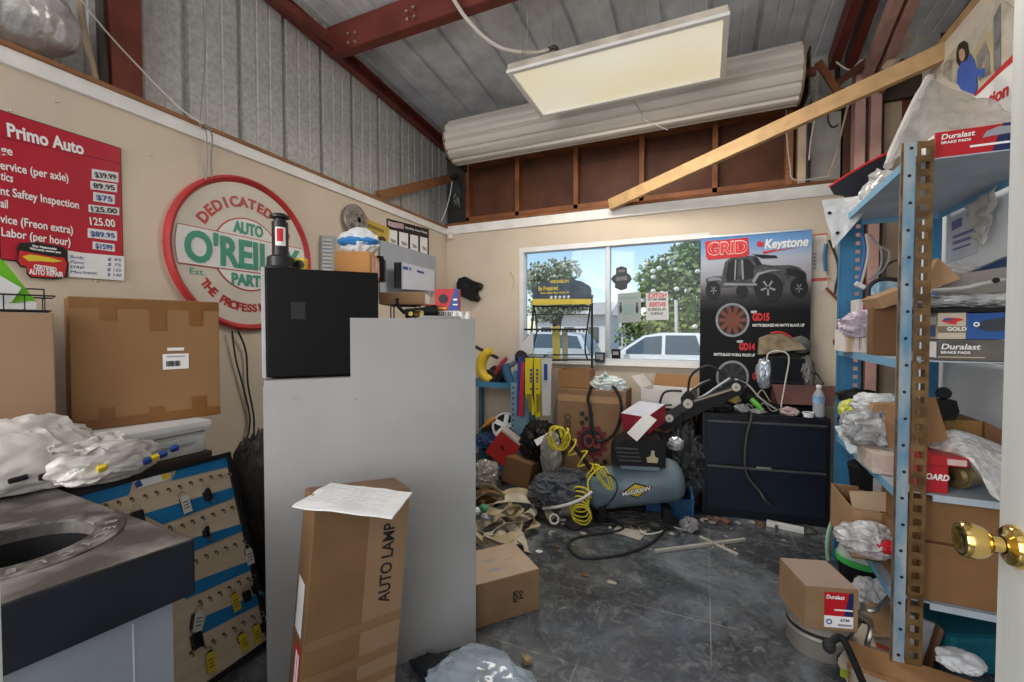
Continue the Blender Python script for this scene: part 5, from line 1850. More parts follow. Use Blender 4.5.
# middle shelf: wheel trim, handle, leads
wc = aty(505.5, 426, Ys - .02)
t = thing('wheel_trim', 'round grey five-spoke wheel trim standing on the middle shelf of the blue rack', 'wheel trim', wc - V((0, 0, .11)))
WM = Matrix.Translation(wc) @ frame((.25, -1, .35))
MB().lathe([(.095, 0), (.10, .012), (.115, .012), (.12, -.01), (.11, -.02)], WM, 28).build('rim', mat('trim_grey', (.40, .40, .40), .4, .4), t, True, world=True)
b = MB()
for i in range(5):
    a = 2 * PI * i / 5 + .3
    b.prism([(.02 * math.cos(a - 1.0), .02 * math.sin(a - 1.0)), (.1 * math.cos(a - .22), .1 * math.sin(a - .22)), (.1 * math.cos(a + .22), .1 * math.sin(a + .22)), (.02 * math.cos(a + 1.0), .02 * math.sin(a + 1.0))], .014, WM)
b.lathe([(0, .018), (.035, .016), (.04, 0), (0, 0)], WM, 16)
b.build('spokes', mat('trim_pale', (.55, .55, .54), .4, .3), t, world=True)
MB().lathe([(0, -.022), (.105, -.022), (.105, -.012), (0, -.012)], WM, 24).build('dark_backing', dark, t, world=True)
t = thing('screwdriver', 'tool with an orange wooden handle sticking out over the blue rack middle shelf', 'hand tool', aty(489, 424, Ys - .05))
a_, c_ = aty(495, 418, Ys - .05), aty(483, 427, Ys - .05)
MB().tube([a_, a_.lerp(c_, .3), a_.lerp(c_, .8), c_], [.012, .02, .022, .016, .012], 10, 4).build('handle', mat('orange_wood', (.55, .22, .04), .5), t, True, world=True)
MB().cyl(c_, c_ + (c_ - a_) * .8, .006, n=8).build('blade', keysteel, t, world=True)
lump('blue_cable_bundle', 'bundle of dark blue cable below the wheel trim in the blue rack', 'cables', aty(490, 447, Ys - .02), (.30, .16, .13), 63, mat('blue_cable', (.025, .05, .14), .5), .45, 3)
# cartons tilted at the foot of the rack
t = thing('cardboard_box', 'red carton with a pale end tilted against the foot of the blue rack', 'box', aty(497, 458, 3.12), (0, 36, 10))
MB().box((0, 0, .11), (.20, .12, .22), bev=.004).build('box_body', mat('carton_red_matte', (.40, .022, .022), .5), t)
MB().box((.0, 0, .2205), (.198, .118, .03), bev=.002).build('pale_end', mat('carton_pale', (.45, .40, .38), .6), t)
MB().box((-.01, -.061, .12), (.045, .002, .015), (0, 30, 0)).build('print_mark', blackk, t)
t = thing('cardboard_box', 'black carton with small white print under the tilted red carton', 'box', aty(487, 480, 3.0), (0, -52, 12))
MB().box((0, 0, .15), (.13, .13, .30), bev=.004).build('box_body', mat('carton_black', (.02, .02, .022), .5), t)
b = MB()
for i, l_ in enumerate((.05, .09, .07)):
    b.box((-.03 + .025 * i, -.0655, .15), (.012, .001, l_))
b.build('lettering', white, t)
q = aty(515, 487, 2.92)
t = carton('crumpled brown carton lying on the clutter in front of the blue rack', V((q.x, q.y + .08, q.z)), (.22, .17, .19), rot=(-8, 9, -6), m=card3, tape_top=False)
lump('plastic_film', 'crumpled clear film left of the crumpled brown carton', 'film', aty(485, 486, 2.85), (.20, .2, .20), 66, mat('clear_film', (.42, .40, .37), .15, var=.25, scale=8, alpha=.6, spec=.9), .3, 1.6, 5)
lump('brown_paper', 'crumpled brown kraft paper low at the edge of the grey counter', 'paper', aty(486, 504, 2.75), (.24, .16, .10), 67, card3, .35, 2)
lump('dark_rags', 'dark heap of rags and parts under the clutter by the blue rack', 'rags', aty(505, 512, 3.05), (.75, .55, .34), 68, mat('dark_fabric', (.018, .018, .02), .8, c2=(.05, .048, .045)), .35, 2.5, 5)
lump('black_plastic_scrap', 'black plastic car parts piled left of the big gear-marked carton', 'car parts', aty(541, 470, 3.15), (.38, .3, .40), 69, blackp, .4, 2.3, 5)
o = MB().sheet(aty(534, 440, 3.02), aty(552, 431, 3.02), aty(554, 435, 2.95), aty(537, 446, 2.95), 6, 6, .004, th=.003).build('white_card', paper)
tag(o, 'small white card tilted on the black plastic parts', 'card')
lump('clear_bag', 'clear crinkled plastic bag standing left of the big gear-marked carton', 'bag', aty(551, 478, 2.95), (.16, .14, .36), 70, MC['clear_film'], .25, 1.8, 5)
# shredded grey mat and white trim strip
lump('floor_mat', 'crumpled dark grey car mat draped over the heap before the gear-marked carton', 'mat', aty(562, 499, 2.78), (.46, .34, .20), 71, mat('grey_mat', (.045, .052, .062), .85, c2=(.10, .11, .125), scale=22), .32, 1.8, 5, 10)
o = MB().tube([aty(544, 508, 2.66), aty(562, 506, 2.62), aty(580, 500, 2.62), aty(592, 492, 2.66)], .022, 8, 6, flat=.5).build('trim_strip', mat('off_white_plastic', (.60, .60, .59), .4), None, True)
tag(o, 'curved off-white plastic trim strip along the front of the grey mat', 'trim')
t = thing('tail_pipe', 'pale rusty metal pipe end under the white trim strip', 'pipe', aty(572, 518, 2.75))
MB().tube([aty(560, 512, 2.7), aty(573, 506, 2.72), aty(586, 499, 2.78)], [.03, .045, .04], 12, 4).build('pipe_body', mat('pale_rust', (.30, .25, .22), .6, .4), t, True, world=True)
MB().tube([aty(557, 513, 2.68), aty(561, 512, 2.7)], .036, 12, 0).build('pipe_ring', keysteel, t, True, world=True)

# tow straps
web = mat('tan_webbing', (.42, .35, .22), .85, var=.18, scale=12)
web2 = mat('pale_webbing', (.52, .47, .37), .85, var=.15, scale=12)
zp = lambda u, v, z: atz(u, v, z)


def strap(label, pts, m_, w_=.028):
    P_ = spline([zp(*p) for p in pts], 8)
    b_ = MB()
    n_ = len(P_)
    rings = []
    for i, p in enumerate(P_):
        tg = (P_[min(i + 1, n_ - 1)] - P_[max(i - 1, 0)]).normalized()
        s_ = tg.cross(V((0, 0, 1)))
        s_ = s_.normalized() if s_.length > 1e-4 else V((1, 0, 0))
        tw = .9 * math.sin(i * .22 + len(pts))
        s_ = Matrix.Rotation(tw, 3, tg) @ s_
        nn = s_.cross(tg) * .0018
        rings.append([b_.bm.verts.new(p + s_ * w_ + nn), b_.bm.verts.new(p - s_ * w_ + nn), b_.bm.verts.new(p - s_ * w_ - nn), b_.bm.verts.new(p + s_ * w_ - nn)])
    for A, B in zip(rings, rings[1:]):
        for j in range(4):
            b_.bm.faces.new((A[j], A[(j + 1) % 4], B[(j + 1) % 4], B[j]))
    b_.bm.faces.new(rings[0])
    b_.bm.faces.new(rings[-1][::-1])
    return tag(b_.build('tow_strap', m_, None, True), label, 'strap', 'tangled tow straps')


strap('tan tow strap looped widest at the left of the strap tangle', [(472, 500, .05), (490, 494, .10), (508, 500, .12), (500, 515, .06), (482, 522, .04), (476, 532, .04), (492, 541, .03), (512, 536, .04), (520, 524, .06)], web)
strap('pale tow strap running in arcs through the middle of the strap tangle', [(476, 515, .06), (492, 505, .14), (510, 498, .16), (526, 500, .14), (534, 510, .08), (520, 520, .07), (500, 527, .07), (488, 536, .05), (505, 545, .03), (524, 540, .03)], web2)
strap('tan tow strap ending in a metal eye at the right of the strap tangle', [(502, 492, .16), (520, 492, .17), (536, 496, .14), (545, 505, .09), (550, 515, .05), (553, 519, .04)], web)
strap('pale tow strap trailing towards the carton with stamped print', [(498, 522, .08), (510, 526, .06), (518, 534, .04), (524, 545, .03), (528, 552, .02)], web2)
strap('tan tow strap hooped upright at the back of the strap tangle', [(478, 495, .12), (486, 486, .22), (498, 490, .22), (506, 502, .14), (514, 512, .12), (528, 514, .10), (536, 524, .05), (524, 532, .04)], web)
strap('pale tow strap folded flat under the others nearest the grey counter', [(474, 528, .02), (484, 534, .03), (498, 534, .05), (506, 524, .05), (496, 518, .08), (480, 526, .05), (478, 538, .02), (496, 548, .015), (510, 546, .015)], web2, .024)
strap('tan tow strap crossing over the top of the strap tangle', [(480, 506, .14), (494, 512, .16), (508, 508, .17), (520, 508, .14), (516, 518, .12), (502, 516, .12), (490, 520, .10)], web, .024)
eyeM = Matrix.Translation(zp(554, 519, .045)) @ frame((.4, -.8, .5))
o = MB().lathe([(.022, -.006), (.034, -.006), (.036, 0), (.034, .006), (.022, .006), (.020, 0), (.022, -.006)], eyeM, 20).build('strap_eye', keysteel, None, True)
tag(o, 'steel eye ring at the end of the tan tow strap', 'ring')
for i, (u, v, z, s_, m_, lb) in enumerate(((484, 512, .13, (.07, .05, .05), mat('scrap_green', (.05, .28, .14), .5), 'small green scrap among the tow straps'), (477, 514, .12, (.05, .05, .04), paper, 'small white scrap beside the green one among the tow straps'), (488, 520, .10, (.09, .07, .04), mat('scrap_blue_grey', (.35, .38, .44), .6), 'pale blue-grey rag among the tow straps'))):
    lump('scrap', lb, 'scrap', zp(u, v, z), s_, 80 + i, m_, .3, 2, 3)

# wiper-blade display rack
Yr = 3.52
t = thing('wiper_rack', 'black wire wiper display rack with a blue and yellow arched header before the window', 'display rack', aty(562, 440, Yr))
wr = mat('rack_wire', (.035, .037, .04), .4, .4)
for u0, u1 in ((534, 521), (592, 592)):
    MB().tube(yp([(u0, 303), (u1, 450)], Yr), .010, 8, 0).build('side_wire', wr, t, True, world=True)
MB().tube(yp([(534, 306), (537, 330), (533, 356), (536, 450)], Yr + .05), .007, 8, 3).build('inner_wire', wr, t, True, world=True)
MB().tube(yp([(592, 297), (585, 345), (588, 360)], Yr + .05), .007, 8, 3).build('inner_wire', wr, t, True, world=True)
for v, u0, u1, r_ in ((306.5, 533, 592, .009), (314.5, 533, 590, .004), (329.5, 524, 588, .009), (355, 520, 590, .006), (360, 522, 600, .008)):
    MB().tube(yp([(u0, v), (u1, v - .3)], Yr - .01), r_, 6, 0).build('cross_wire', wr, t, True, world=True)
for v, n_ in ((330.5, 12), (308, 10)):
    b = MB()
    for i in range(n_):
        u = 538 + i * 50 / n_
        b.tube(yp([(u, v - 1), (u, v + 1.5)], Yr - .03), .007, 5, 0)
    b.build('peg', wr, t, world=True)
for u, v in ((522, 356), (544, 356)):
    p = aty(u, v, Yr - .28)
    MB().tube([p, V((p.x, Yr, p.z))], .005, 6, 0).build('hook_arm', wr, t, world=True)
p, c = aty(518, 357, Yr - .27), aty(553, 357, Yr - .27)
MB().tube([p, c], .005, 6, 0).build('hook_bar', wr, t, world=True)
hdr = [(533, 299), (534, 288), (538, 284), (548, 280.5), (558, 279), (570, 279), (582, 281.5), (590, 286), (591.5, 290), (591.5, 299)]
MB().poly(yp(hdr, Yr - .012), .012).build('header_board', mat('header_blue', (.03, .05, .075), .45, c2=(.06, .09, .13), scale=8), t, world=True)
MB().poly(yp([(533, 298.5), (591.5, 298.5), (591.5, 304), (533, 305)], Yr - .012), .012).build('header_strip', mat('header_yellow', (.62, .48, .06), .45), t, world=True)
b = MB()
ytext(b, 'Be Prepared.', 538.5, 288.5, Yr - .026, 4.2, 20, bold=.02)
b.build('headline', mat('header_yellow', (.62, .48, .06), .45), t, world=True)
b = MB()
ytext(b, 'Know when wiper blades fail.', 540.5, 293, Yr - .026, 2.2, 29, bold=.02)
b.build('small_lettering', mat('header_yellow', (.62, .48, .06), .45), t, world=True)
b = MB()
ytext(b, 'MICHELIN', 550.5, 281.8, Yr - .026, 2.8, 18, bold=.03)
b.build('brand_lettering', mat('header_yellow', (.62, .48, .06), .45), t, world=True)
b = MB()
ytext(b, '* * * * *', 550, 298.5, Yr - .028, 5, 20, bold=.02)
b.build('stars', white, t, world=True)
wy = mat('wiper_yellow', (.68, .56, .02), .4, var=.05)


def pack(label, q, m_, dy, m2=None, q2=None, txt=None, group='wiper blade packs hung on the display rack'):
    c_ = aty(sum(p[0] for p in q) / len(q), max(p[1] for p in q), Yr - dy)
    t_ = thing('wiper_pack', label, 'wiper blade pack', c_, group=group)
    MB().poly(yp(q, Yr - dy), .016).build('pack_body', m_, t_, world=True)
    if m2:
        MB().poly(yp(q2, Yr - dy - .018), .003).build('printed_band', m2, t_, world=True)
    if txt:
        u = sum(p[0] for p in q) / len(q)
        for v_, l_ in ((369, 2.4), (373, 2.4), (377, 2.4), (380.5, 1.8), (388, 1.4)):
            MB().poly(yp([(u - 1.3, v_), (u + .9, v_), (u + .9, v_ + l_), (u - 1.3, v_ + l_)], Yr - dy - .0185), .001).build('printed_mark', bluek, t_, world=True)
    return t_


YPK = .28
pack('red and blue wiper blade pack, leftmost on the display rack', [(518.5, 357), (525, 357), (524, 416), (517.5, 416)], mat('pack_blue', (.03, .05, .22), .4), YPK, mat('pack_red', (.50, .03, .05), .4), [(521.5, 362), (524.5, 362), (523, 416), (518.5, 416), (519.5, 395)])
pack('left one of the two yellow wiper blade packs hung on the rack', [(526, 358), (533.5, 358), (532, 395), (537, 414), (533, 415), (526, 395)], wy, YPK, mat('pack_olive', (.25, .21, .03), .4), [(526.5, 394), (531.5, 394), (532, 410), (528, 410)], 'BLADE')
pack('right one of the two yellow wiper blade packs hung on the rack', [(534.5, 358), (541, 358), (541, 416), (536, 417), (535, 395)], wy, YPK, mat('pack_olive', (.25, .21, .03), .4), [(536, 394), (540.5, 394), (540, 412), (537, 412)], 'BLADE')
pack('white wiper blade pack right of the two yellow ones', [(542, 359), (552, 358), (551, 415), (543, 415)], mat('pack_white', (.58, .58, .60), .5), YPK, bluek, [(544, 364), (547.5, 364), (547.5, 380), (544, 380)])
pack('tall yellow wiper blade pack standing up in the rack against the window', [(552.5, 327), (560, 325.5), (560.5, 361), (553.5, 361)], mat('pack_dull_yellow', (.48, .42, .10), .4), -.03)
pack('tall grey wiper blade pack standing up beside the tall yellow one', [(562.5, 329), (567.5, 328), (568, 361), (563, 361)], mat('pack_grey', (.30, .29, .22), .4), -.03)
o = MB().poly(yp([(521, 345), (533, 330), (534, 357), (519, 358)], Yr - .03), .004).build('hang_card', mat('pack_white', (.58, .58, .60), .5))
tag(o, 'triangular white card hanging at the left end of the wiper rack', 'card')
o = MB().poly(yp([(553, 417), (560, 380), (568, 380), (566, 440), (554, 440)], Yr - .03), .012).build('hang_card', mat('pack_clear', (.42, .44, .43), .3))
tag(o, 'pale blank card hanging low on the wiper rack beside the big carton', 'card')

# big carton with the gear emblem
fy = 3.2
cl, cr_ = aty(557, 498, fy), aty(625, 498, fy)
zt_ = aty(590, 390, fy).z
sz = (cr_.x - cl.x, .28, zt_)
cx_ = (cl.x + cr_.x) / 2
t = carton('tall brown carton with a red and black gear emblem below the window', (cx_, fy + .14, .001), sz, 0, mat('cardboard_gear', (.27, .16, .085), .8, var=.07), tape_top=False)
patch_on(t, sz, 'F', 0, .33, sz[0] * .98, .05, cleart, 'tape_strip', .0006)
words(t, sz, 'F', -sz[0] / 2 + .085, .06, 'OEM MFG', .05, .30, mat('print_brown', (.10, .06, .035), .7), -90, name='side_lettering')
gc = aty(592, 441, fy)
G = plane_m((gc.x, fy - .0015, gc.z), (1, 0, 0), (0, 0, 1))
em = MB()
pts = []
for i in range(48):
    a = 2 * PI * i / 48
    r_ = .128 if i % 4 < 2 else .110
    pts.append((r_ * math.cos(a), r_ * math.sin(a)))
tl_ = Matrix.Translation(t.location).inverted()
MB().prism(pts, .001, G).build('gear_emblem', mat('emblem_maroon', (.20, .03, .035), .6), t, world=True)
MB().lathe([(0, 0), (.088, 0), (.088, .001), (0, .001)], G @ Matrix.Translation(V((0, 0, .0012))), 30).build('gear_inner', mat('emblem_dark', (.035, .03, .035), .6), t, world=True)
b = MB()
b.text('CG', G @ Matrix.Translation(V((0, 0, .0024))), .13, .125, 'CENTER', bold=.03)
b.build('emblem_letters', mat('emblem_red', (.38, .06, .06), .6), t, world=True)
b = MB()
for (ox, oz, s_) in ((-.075, .13, 1), (.03, -.145, -1)):
    for i in range(3):
        for j in range(3):
            if (i + j) % 2 == 0:
                b.box((ox + i * .034, oz + j * .034 * s_, .0006), (.033, .033, .001), (0, 0, 18), M=G)
b.build('checkered_flag', mat('emblem_dark', (.035, .03, .035), .6), t, world=True)
q0, q1 = aty(557, 385.5, fy), aty(588, 385.5, fy)
bsz = (q1.x - q0.x, .2, aty(570, 368, fy).z - q0.z)
carton('small open brown carton on the left of the big gear-marked carton', ((q0.x + q1.x) / 2, fy + .13, zt_ + .002), bsz, 0, card, opened=[('L', 100)])
o = MB().sheet(aty(596, 392, 3.22), aty(622, 394, 3.22), aty(612, 383, 3.4), aty(590, 380, 3.4), amp=.05, seed=11, freq=2).blob(aty(608, 391, 3.3), (.30, .2, .12), 411, .25, 1.6, 5).build('plastic_bag', mat('pale_green_film', (.52, .62, .60), .2, c2=(.66, .70, .70), scale=9), None, True)
tag(o, 'pale green and white plastic bag crumpled on top of the gear-marked carton', 'bag')
o = MB().sheet(aty(600, 390, 3.20), aty(621, 392, 3.24), aty(606, 371, 3.26), aty(599, 377, 3.22), amp=.05, seed=14, freq=2).build('plastic_bag', MC['pale_green_film'], None, True)
tag(o, 'stiff pale green bag corner rising to a peak on the gear-marked carton', 'bag')
wire('black_hose', 'black hose looping down over the front of the gear-marked carton', 'hose', yp([(592, 386), (588, 398), (590, 408)], fy - .03) + yp([(596, 440), (612, 436), (620, 420), (621, 402), (616, 390), (612, 386)], fy - .045), .012, 'black')

# red-and-white carton, white cards, open white carton
t = thing('cardboard_box', 'red carton with a pale blue printed lid tilted beside the gear-marked carton', 'box', aty(645, 425, 3.12), (14, 0, -24))
sz = (.20, .24, .12)
MB().box((0, 0, .06), sz, bev=.003).build('box_body', mat('carton_rose', (.42, .035, .06), .45), t)
MB().box((0, 0, .1205), (.198, .238, .002)).build('pale_lid', mat('lid_blue', (.50, .53, .64), .5, c2=(.62, .60, .64), scale=8), t)
lump('box_stack_fill', 'dark plastic housing holding up the tilted red carton', 'housing', aty(640, 462, 3.25), (.30, .25, .25), 90, blackp, .25, 2)
t = thing('card_sheet', 'stiff white cardboard sheet leaning in front of the tilted red carton', 'card', aty(640, 441, 2.8))
MB().poly([aty(627, 433, 2.82), aty(637, 441.5, 2.80), aty(657, 420, 2.84), aty(646, 413, 2.86)], .004).build('card_sheet', cardw, t, world=True)
q0 = aty(668, 405, 3.35)
t = carton('white open carton with a brown inside flap below the window', V((q0.x, q0.y + .1, q0.z - .02)), (.34, .24, .13), -14, cardw, opened=[('L', 42), ('R', 50)])
M_ = Matrix.Translation(V((0, .12, .13))) @ Matrix.Rotation(R(-35), 4, 'X')
MB().box((0, 0, .055), (.33, .004, .11), M=M_).build('brown_flap', card, t)
q = aty(668, 430, 3.42)
carton('brown carton under the white open carton, half hidden by the black arm', V((q.x, 3.52, .001)), (.36, .30, q0.z - .026), -4, card3, tape_top=False)

# compressor
tc0, tc1 = aty(592, 489, 2.86), aty(676, 479, 2.98)
ax_ = (tc1 - tc0).normalized()
tr_ = .135
CM = Matrix.Translation((tc0 + tc1) / 2) @ frame(ax_, (0, 0, 1))
CL = (tc1 - tc0).length / 2
t = thing('air_compressor', 'grey-blue air compressor with a round tank and black motor housing', 'air compressor', V(((tc0 + tc1) / 2).to_tuple()) * 1 - V((0, 0, ((tc0 + tc1) / 2).z)))
tankm = mat('tank_blue_grey', (.145, .20, .225), .45, .1, var=.12, scale=6)
MB().lathe([(0, -CL - .05), (.06, -CL - .045), (.105, -CL - .025), (tr_, -CL + .02), (tr_, CL - .02), (.105, CL + .025), (.06, CL + .045), (0, CL + .05)], CM, 36).build('tank', tankm, t, True, world=True)
CZt = ((tc0 + tc1) / 2).z
ang_c = math.degrees(math.atan2(ax_.y, ax_.x))
mc = (tc0 + tc1) / 2 + ax_ * .03
b = MB()
M_ = Matrix.Translation(V((mc.x, mc.y, CZt + tr_))) @ Matrix.Rotation(R(ang_c), 4, 'Z')
b.box((0, -.02, .012), (.24, .20, .03), bev=.004, M=M_)
b.build('deck', tankm, t, world=True)
b = MB()
b.prism([(-.17, .02), (.155, .02), (.155, .14), (.13, .19), (-.09, .19), (-.15, .15), (-.17, .10)], .22, M_ @ Matrix.Translation(V((0, .10, 0))) @ Matrix(((1, 0, 0, 0), (0, 0, -1, 0), (0, 1, 0, 0), (0, 0, 0, 1))))
mh = b.build('motor_housing', blackp, t, world=True)
b = MB()
for i in range(4):
    b.box((-.06 - .008 * i, -.124, .055 + i * .025), (.14, .008, .012), bev=.002, M=M_)
b.build('cooling_louvres', mat('louvre_grey', (.05, .05, .055), .4), mh, world=True)
b = MB()
b.prism([(-.03, 0), (.03, 0), (.036, .03), (.02, .035), (.012, .05), (.012, .075), (-.008, .075), (-.008, .05), (-.02, .035), (-.036, .03)], .004, M_ @ Matrix.Translation(V((.075, -.121, .05))) @ Matrix(((1, 0, 0, 0), (0, 0, -1, 0), (0, 1, 0, 0), (0, 0, 0, 1))))
b.build('badge', mat('badge_cream', (.45, .40, .24), .5), mh, world=True)
pos = (tc0 + tc1) / 2 + ax_ * .05
cyl = lambda s_, h_, e_: CM @ V(((tr_ + e_) * math.sin(h_), -(tr_ + e_) * math.cos(h_), s_))
lx0 = .11


def on_tank(s_, arc, e_=.001):   # s along the axis, arc up from the side facing the camera
    up_ = V((0, 0, 1))
    side_ = V((ax_.y, -ax_.x, 0)).normalized()
    a = arc / tr_
    return (tc0 + tc1) / 2 + ax_ * s_ + (side_ * math.cos(a) + up_ * math.sin(a)) * (tr_ + e_)


def tank_poly(pts_, e_, nm, m_):
    MB().poly([on_tank(s_, a, e_) for s_, a in pts_], .0015).build(nm, m_, t, world=True)


tank_poly([(-.09, .0), (.0, .055), (.105, .015), (.015, -.042)], .004, 'logo_border', blackk)
tank_poly([(-.07, .002), (.0, .045), (.088, .013), (.015, -.032)], .0055, 'logo_yellow', mat('logo_yellow', (.60, .40, .02), .4))
b = MB()
a0_, a1_ = on_tank(-.083, -.004, .008), on_tank(.10, .013, .008)
b.text('McGRAW', plane_m(a0_, a1_ - a0_, on_tank(-.1, .03, .008) - on_tank(-.1, -.03, .008)), .042, (a1_ - a0_).length, 'LEFT', bold=.06)
b.build('logo_outline', blackk, t, world=True)
b = MB()
a0_, a1_ = on_tank(-.079, -.004, .010), on_tank(.096, .013, .010)
b.text('McGRAW', plane_m(a0_, a1_ - a0_, on_tank(-.1, .03, .008) - on_tank(-.1, -.03, .008)), .037, (a1_ - a0_).length, 'LEFT', bold=.02)
b.build('logo_lettering', white, t, world=True)
b = MB()
b.text('77', plane_m(on_tank(-.13, -.10, .002), ax_, (0, 0, 1)), .035, None, 'CENTER', bold=.01)
b.build('tank_number', mat('number_tan', (.38, .32, .16), .6), t, world=True)
for s_ in (-CL * .75, CL * .75):
    p = (tc0 + tc1) / 2 + ax_ * s_
    MB().box((p.x, p.y, (CZt - tr_) / 2 + .01), (.05, .22, CZt - tr_ + .03), (0, 0, ang_c), bev=.004).build('foot', blackp, t, world=True)
h0, h1, h2 = aty(563, 431, 2.80), aty(597, 477, 2.80), tc0 + V((.02, -.02, .12))
MB().tube([h0, h0.lerp(h1, .5), h1, h1 + V((.03, .01, -.02)), h2], .014, 10, 4).build('handle', blackp, t, True, world=True)
MB().cyl(tc0 + V((.03, 0, .12)), tc0 + V((.03, 0, .19)), .018, n=12).build('valve', brass, t, world=True)
# yellow coil hose round the handle
hd_ = (h1 - h0)
hu = hd_.normalized()
hs = hu.cross(V((0, 1, 0))).normalized()
hw = hu.cross(hs)
pts = []
for i in range(26):                      # loops gathered at the top
    a = i * PI / 3
    pts.append(h0 + V((-.06 + .0025 * i + .055 * math.cos(a), -.02 + .03 * math.sin(a * .5), -.045 + .075 * math.sin(a))))
for i in range(24):                      # stretched turns down the handle
    a = i * PI / 3
    f = i / 24
    r_ = .05 + .015 * math.sin(i * 1.7)
    pts.append(h0.lerp(h1, f) + hs * r_ * math.cos(a) + hw * r_ * .7 * math.sin(a) + V((0, 0, -.02)))
for i in range(14):
    a = i * PI / 3
    pts.append(h1 + V((.03 + .05 * math.cos(a + 1) + .003 * i, -.04, .02 + .075 * math.sin(a))))
p = aty(585, 489, 2.70)
pts.append(p + V((.02, 0, .06)))
for i in range(34):                      # loops hanging low in front of the tank
    a = i * PI / 3
    r_ = .062 + .012 * math.sin(i * .9)
    pts.append(p + V((-.02 + r_ * math.cos(a), -.02 - .001 * i, -.045 - .0035 * i + r_ * .95 * math.sin(a))))
o = MB().tube(pts, .0055, 6, 4).build('coil_hose', mat('hose_yellow', (.66, .55, .03), .4, var=.05), None, True)
tag(o, 'yellow coiled air hose wound round the compressor handle and hanging in loops', 'hose')
wire('power_lead', 'thin black lead hanging over the left end of the compressor tank', 'lead', [tc0 + V((.08, -.06, .14)), aty(614, 478, 2.7), aty(617, 490, 2.68), aty(609, 503, 2.68), aty(601, 508, 2.7)], .005, 'black')

# blue tray, clear bag, dark base under the compressor
q = aty(668, 510, 2.98)
t = thing('blue_tray', 'open dark blue plastic tray lying beside the compressor tank', 'tray', (q.x, q.y + .1, .03), (8, 0, 6))
shell((.27, .2, .15), .008).build('tray_shell', mat('tray_blue', (.012, .05, .12), .5), t)
for s_ in (-1, 1):
    MB().box((s_ * .138, 0, .08), (.012, .21, .17), bev=.003).build('end_plate', mat('tray_rim', (.02, .10, .25), .45), t)
lump('clear_bag', 'small clear bag hanging on the corner of the blue tray', 'bag', atz(689, 531), (.12, .10, .09), 93, mat('murky_film', (.20, .19, .19), .3, c2=(.36, .35, .36), scale=14, alpha=.8), .3, 1.8, 4)
lump('oily_scrap', 'dark oily scraps on the floor under the compressor', 'scrap', atz(625, 519), (.65, .30, .07), 94, mat('dark_fabric', (.018, .018, .02), .8), .45, 3, 5)
for i, (p_, q2, r_, m_, lb) in enumerate((((612, 513), (655, 505), .012, keysteel, 'rusty rod on the floor under the compressor tank'), ((630, 520), (690, 512), .010, blackp, 'black rod on the floor before the blue tray'), ((655, 553), (745, 541), .010, mat('pale_wood', (.38, .36, .32), .8), 'long pale wooden stick on the floor before the black cabinet'), ((700, 538), (738, 556), .008, mat('pale_wood', (.38, .36, .32), .8), 'short pale strip on the floor crossing behind the long stick'))):
    o = MB().beam(atz(*p_) + V((0, 0, r_ + (.011 if i == 0 else 0))), atz(*q2) + V((0, 0, r_)), r_ * 2, r_ * 1.6, bev=.002).build('rod' if i < 2 else 'stick', m_)
    tag(o, lb, 'rod' if i < 2 else 'stick')
o = MB().sheet(atz(612, 532, .004), atz(640, 540, .004), atz(652, 527, .004), atz(622, 520, .004), 8, 8, .012, th=.002, seed=4).build('paper_scrap', mat('dirty_paper', (.36, .33, .28), .8, var=.15))
tag(o, 'dirty flattened paper on the floor before the compressor', 'paper')
wire('floor_cable', 'black cable snaking over the floor in two bends before the compressor', 'cable', [atz(u, v, .007) for u, v in ((705, 505), (690, 516), (668, 528), (650, 544), (620, 555), (585, 558), (572, 552), (570, 541), (590, 535), (618, 531), (622, 526), (600, 524), (575, 529), (566, 526))], .0075, 'black')
wire('floor_cable', 'pale thin cable coiled on the floor left of the blue tray', 'cable', [atz(u, v, .006) for u, v in ((632, 528), (630, 520), (645, 515), (660, 522), (665, 530), (645, 534), (640, 524), (655, 517), (672, 526), (690, 532))], .005, 'white')
for i in range(16):
    r_ = random.Random(500 + i)
    u, v = r_.uniform(560, 700), r_.uniform(516, 536)
    o = MB().blob(atz(u, v), (r_.uniform(.02, .05), r_.uniform(.02, .04), r_.uniform(.006, .02)), 300 + i, .4, 3, 2).build('debris_chip', r_.choice([card3, MC['dirty_paper'], mat('rust_chip', (.16, .07, .04), .8), MC['dirty_paper']]))
    tag(o, 'small scrap of dirt or card on the floor in front of the compressor', 'scrap', 'scraps before the compressor')
o = MB().blob(atz(561, 520), (.07, .04, .012), 340, .4, 3, 3).build('paper_scrap', paper)
tag(o, 'torn white scrap on the floor right of the tow straps', 'scrap')
o = MB().blob(atz(539, 552), (.04, .03, .010), 341, .4, 3, 3).build('paper_scrap', paper)
tag(o, 'white scrap on the floor beyond the carton with stamped print', 'scrap')
o = MB().blob(atz(612, 583), (.05, .03, .008), 342, .4, 3, 3).build('dirt_chip', MC['dirty_paper'])
tag(o, 'flat tan chip lying alone in the middle of the floor', 'chip')
o = MB().blob(atz(585, 576), (.05, .02, .012), 343, .4, 3, 3).build('leaf_scrap', card3)
tag(o, 'curled brown leaf-like scrap alone in the middle of the floor', 'scrap')

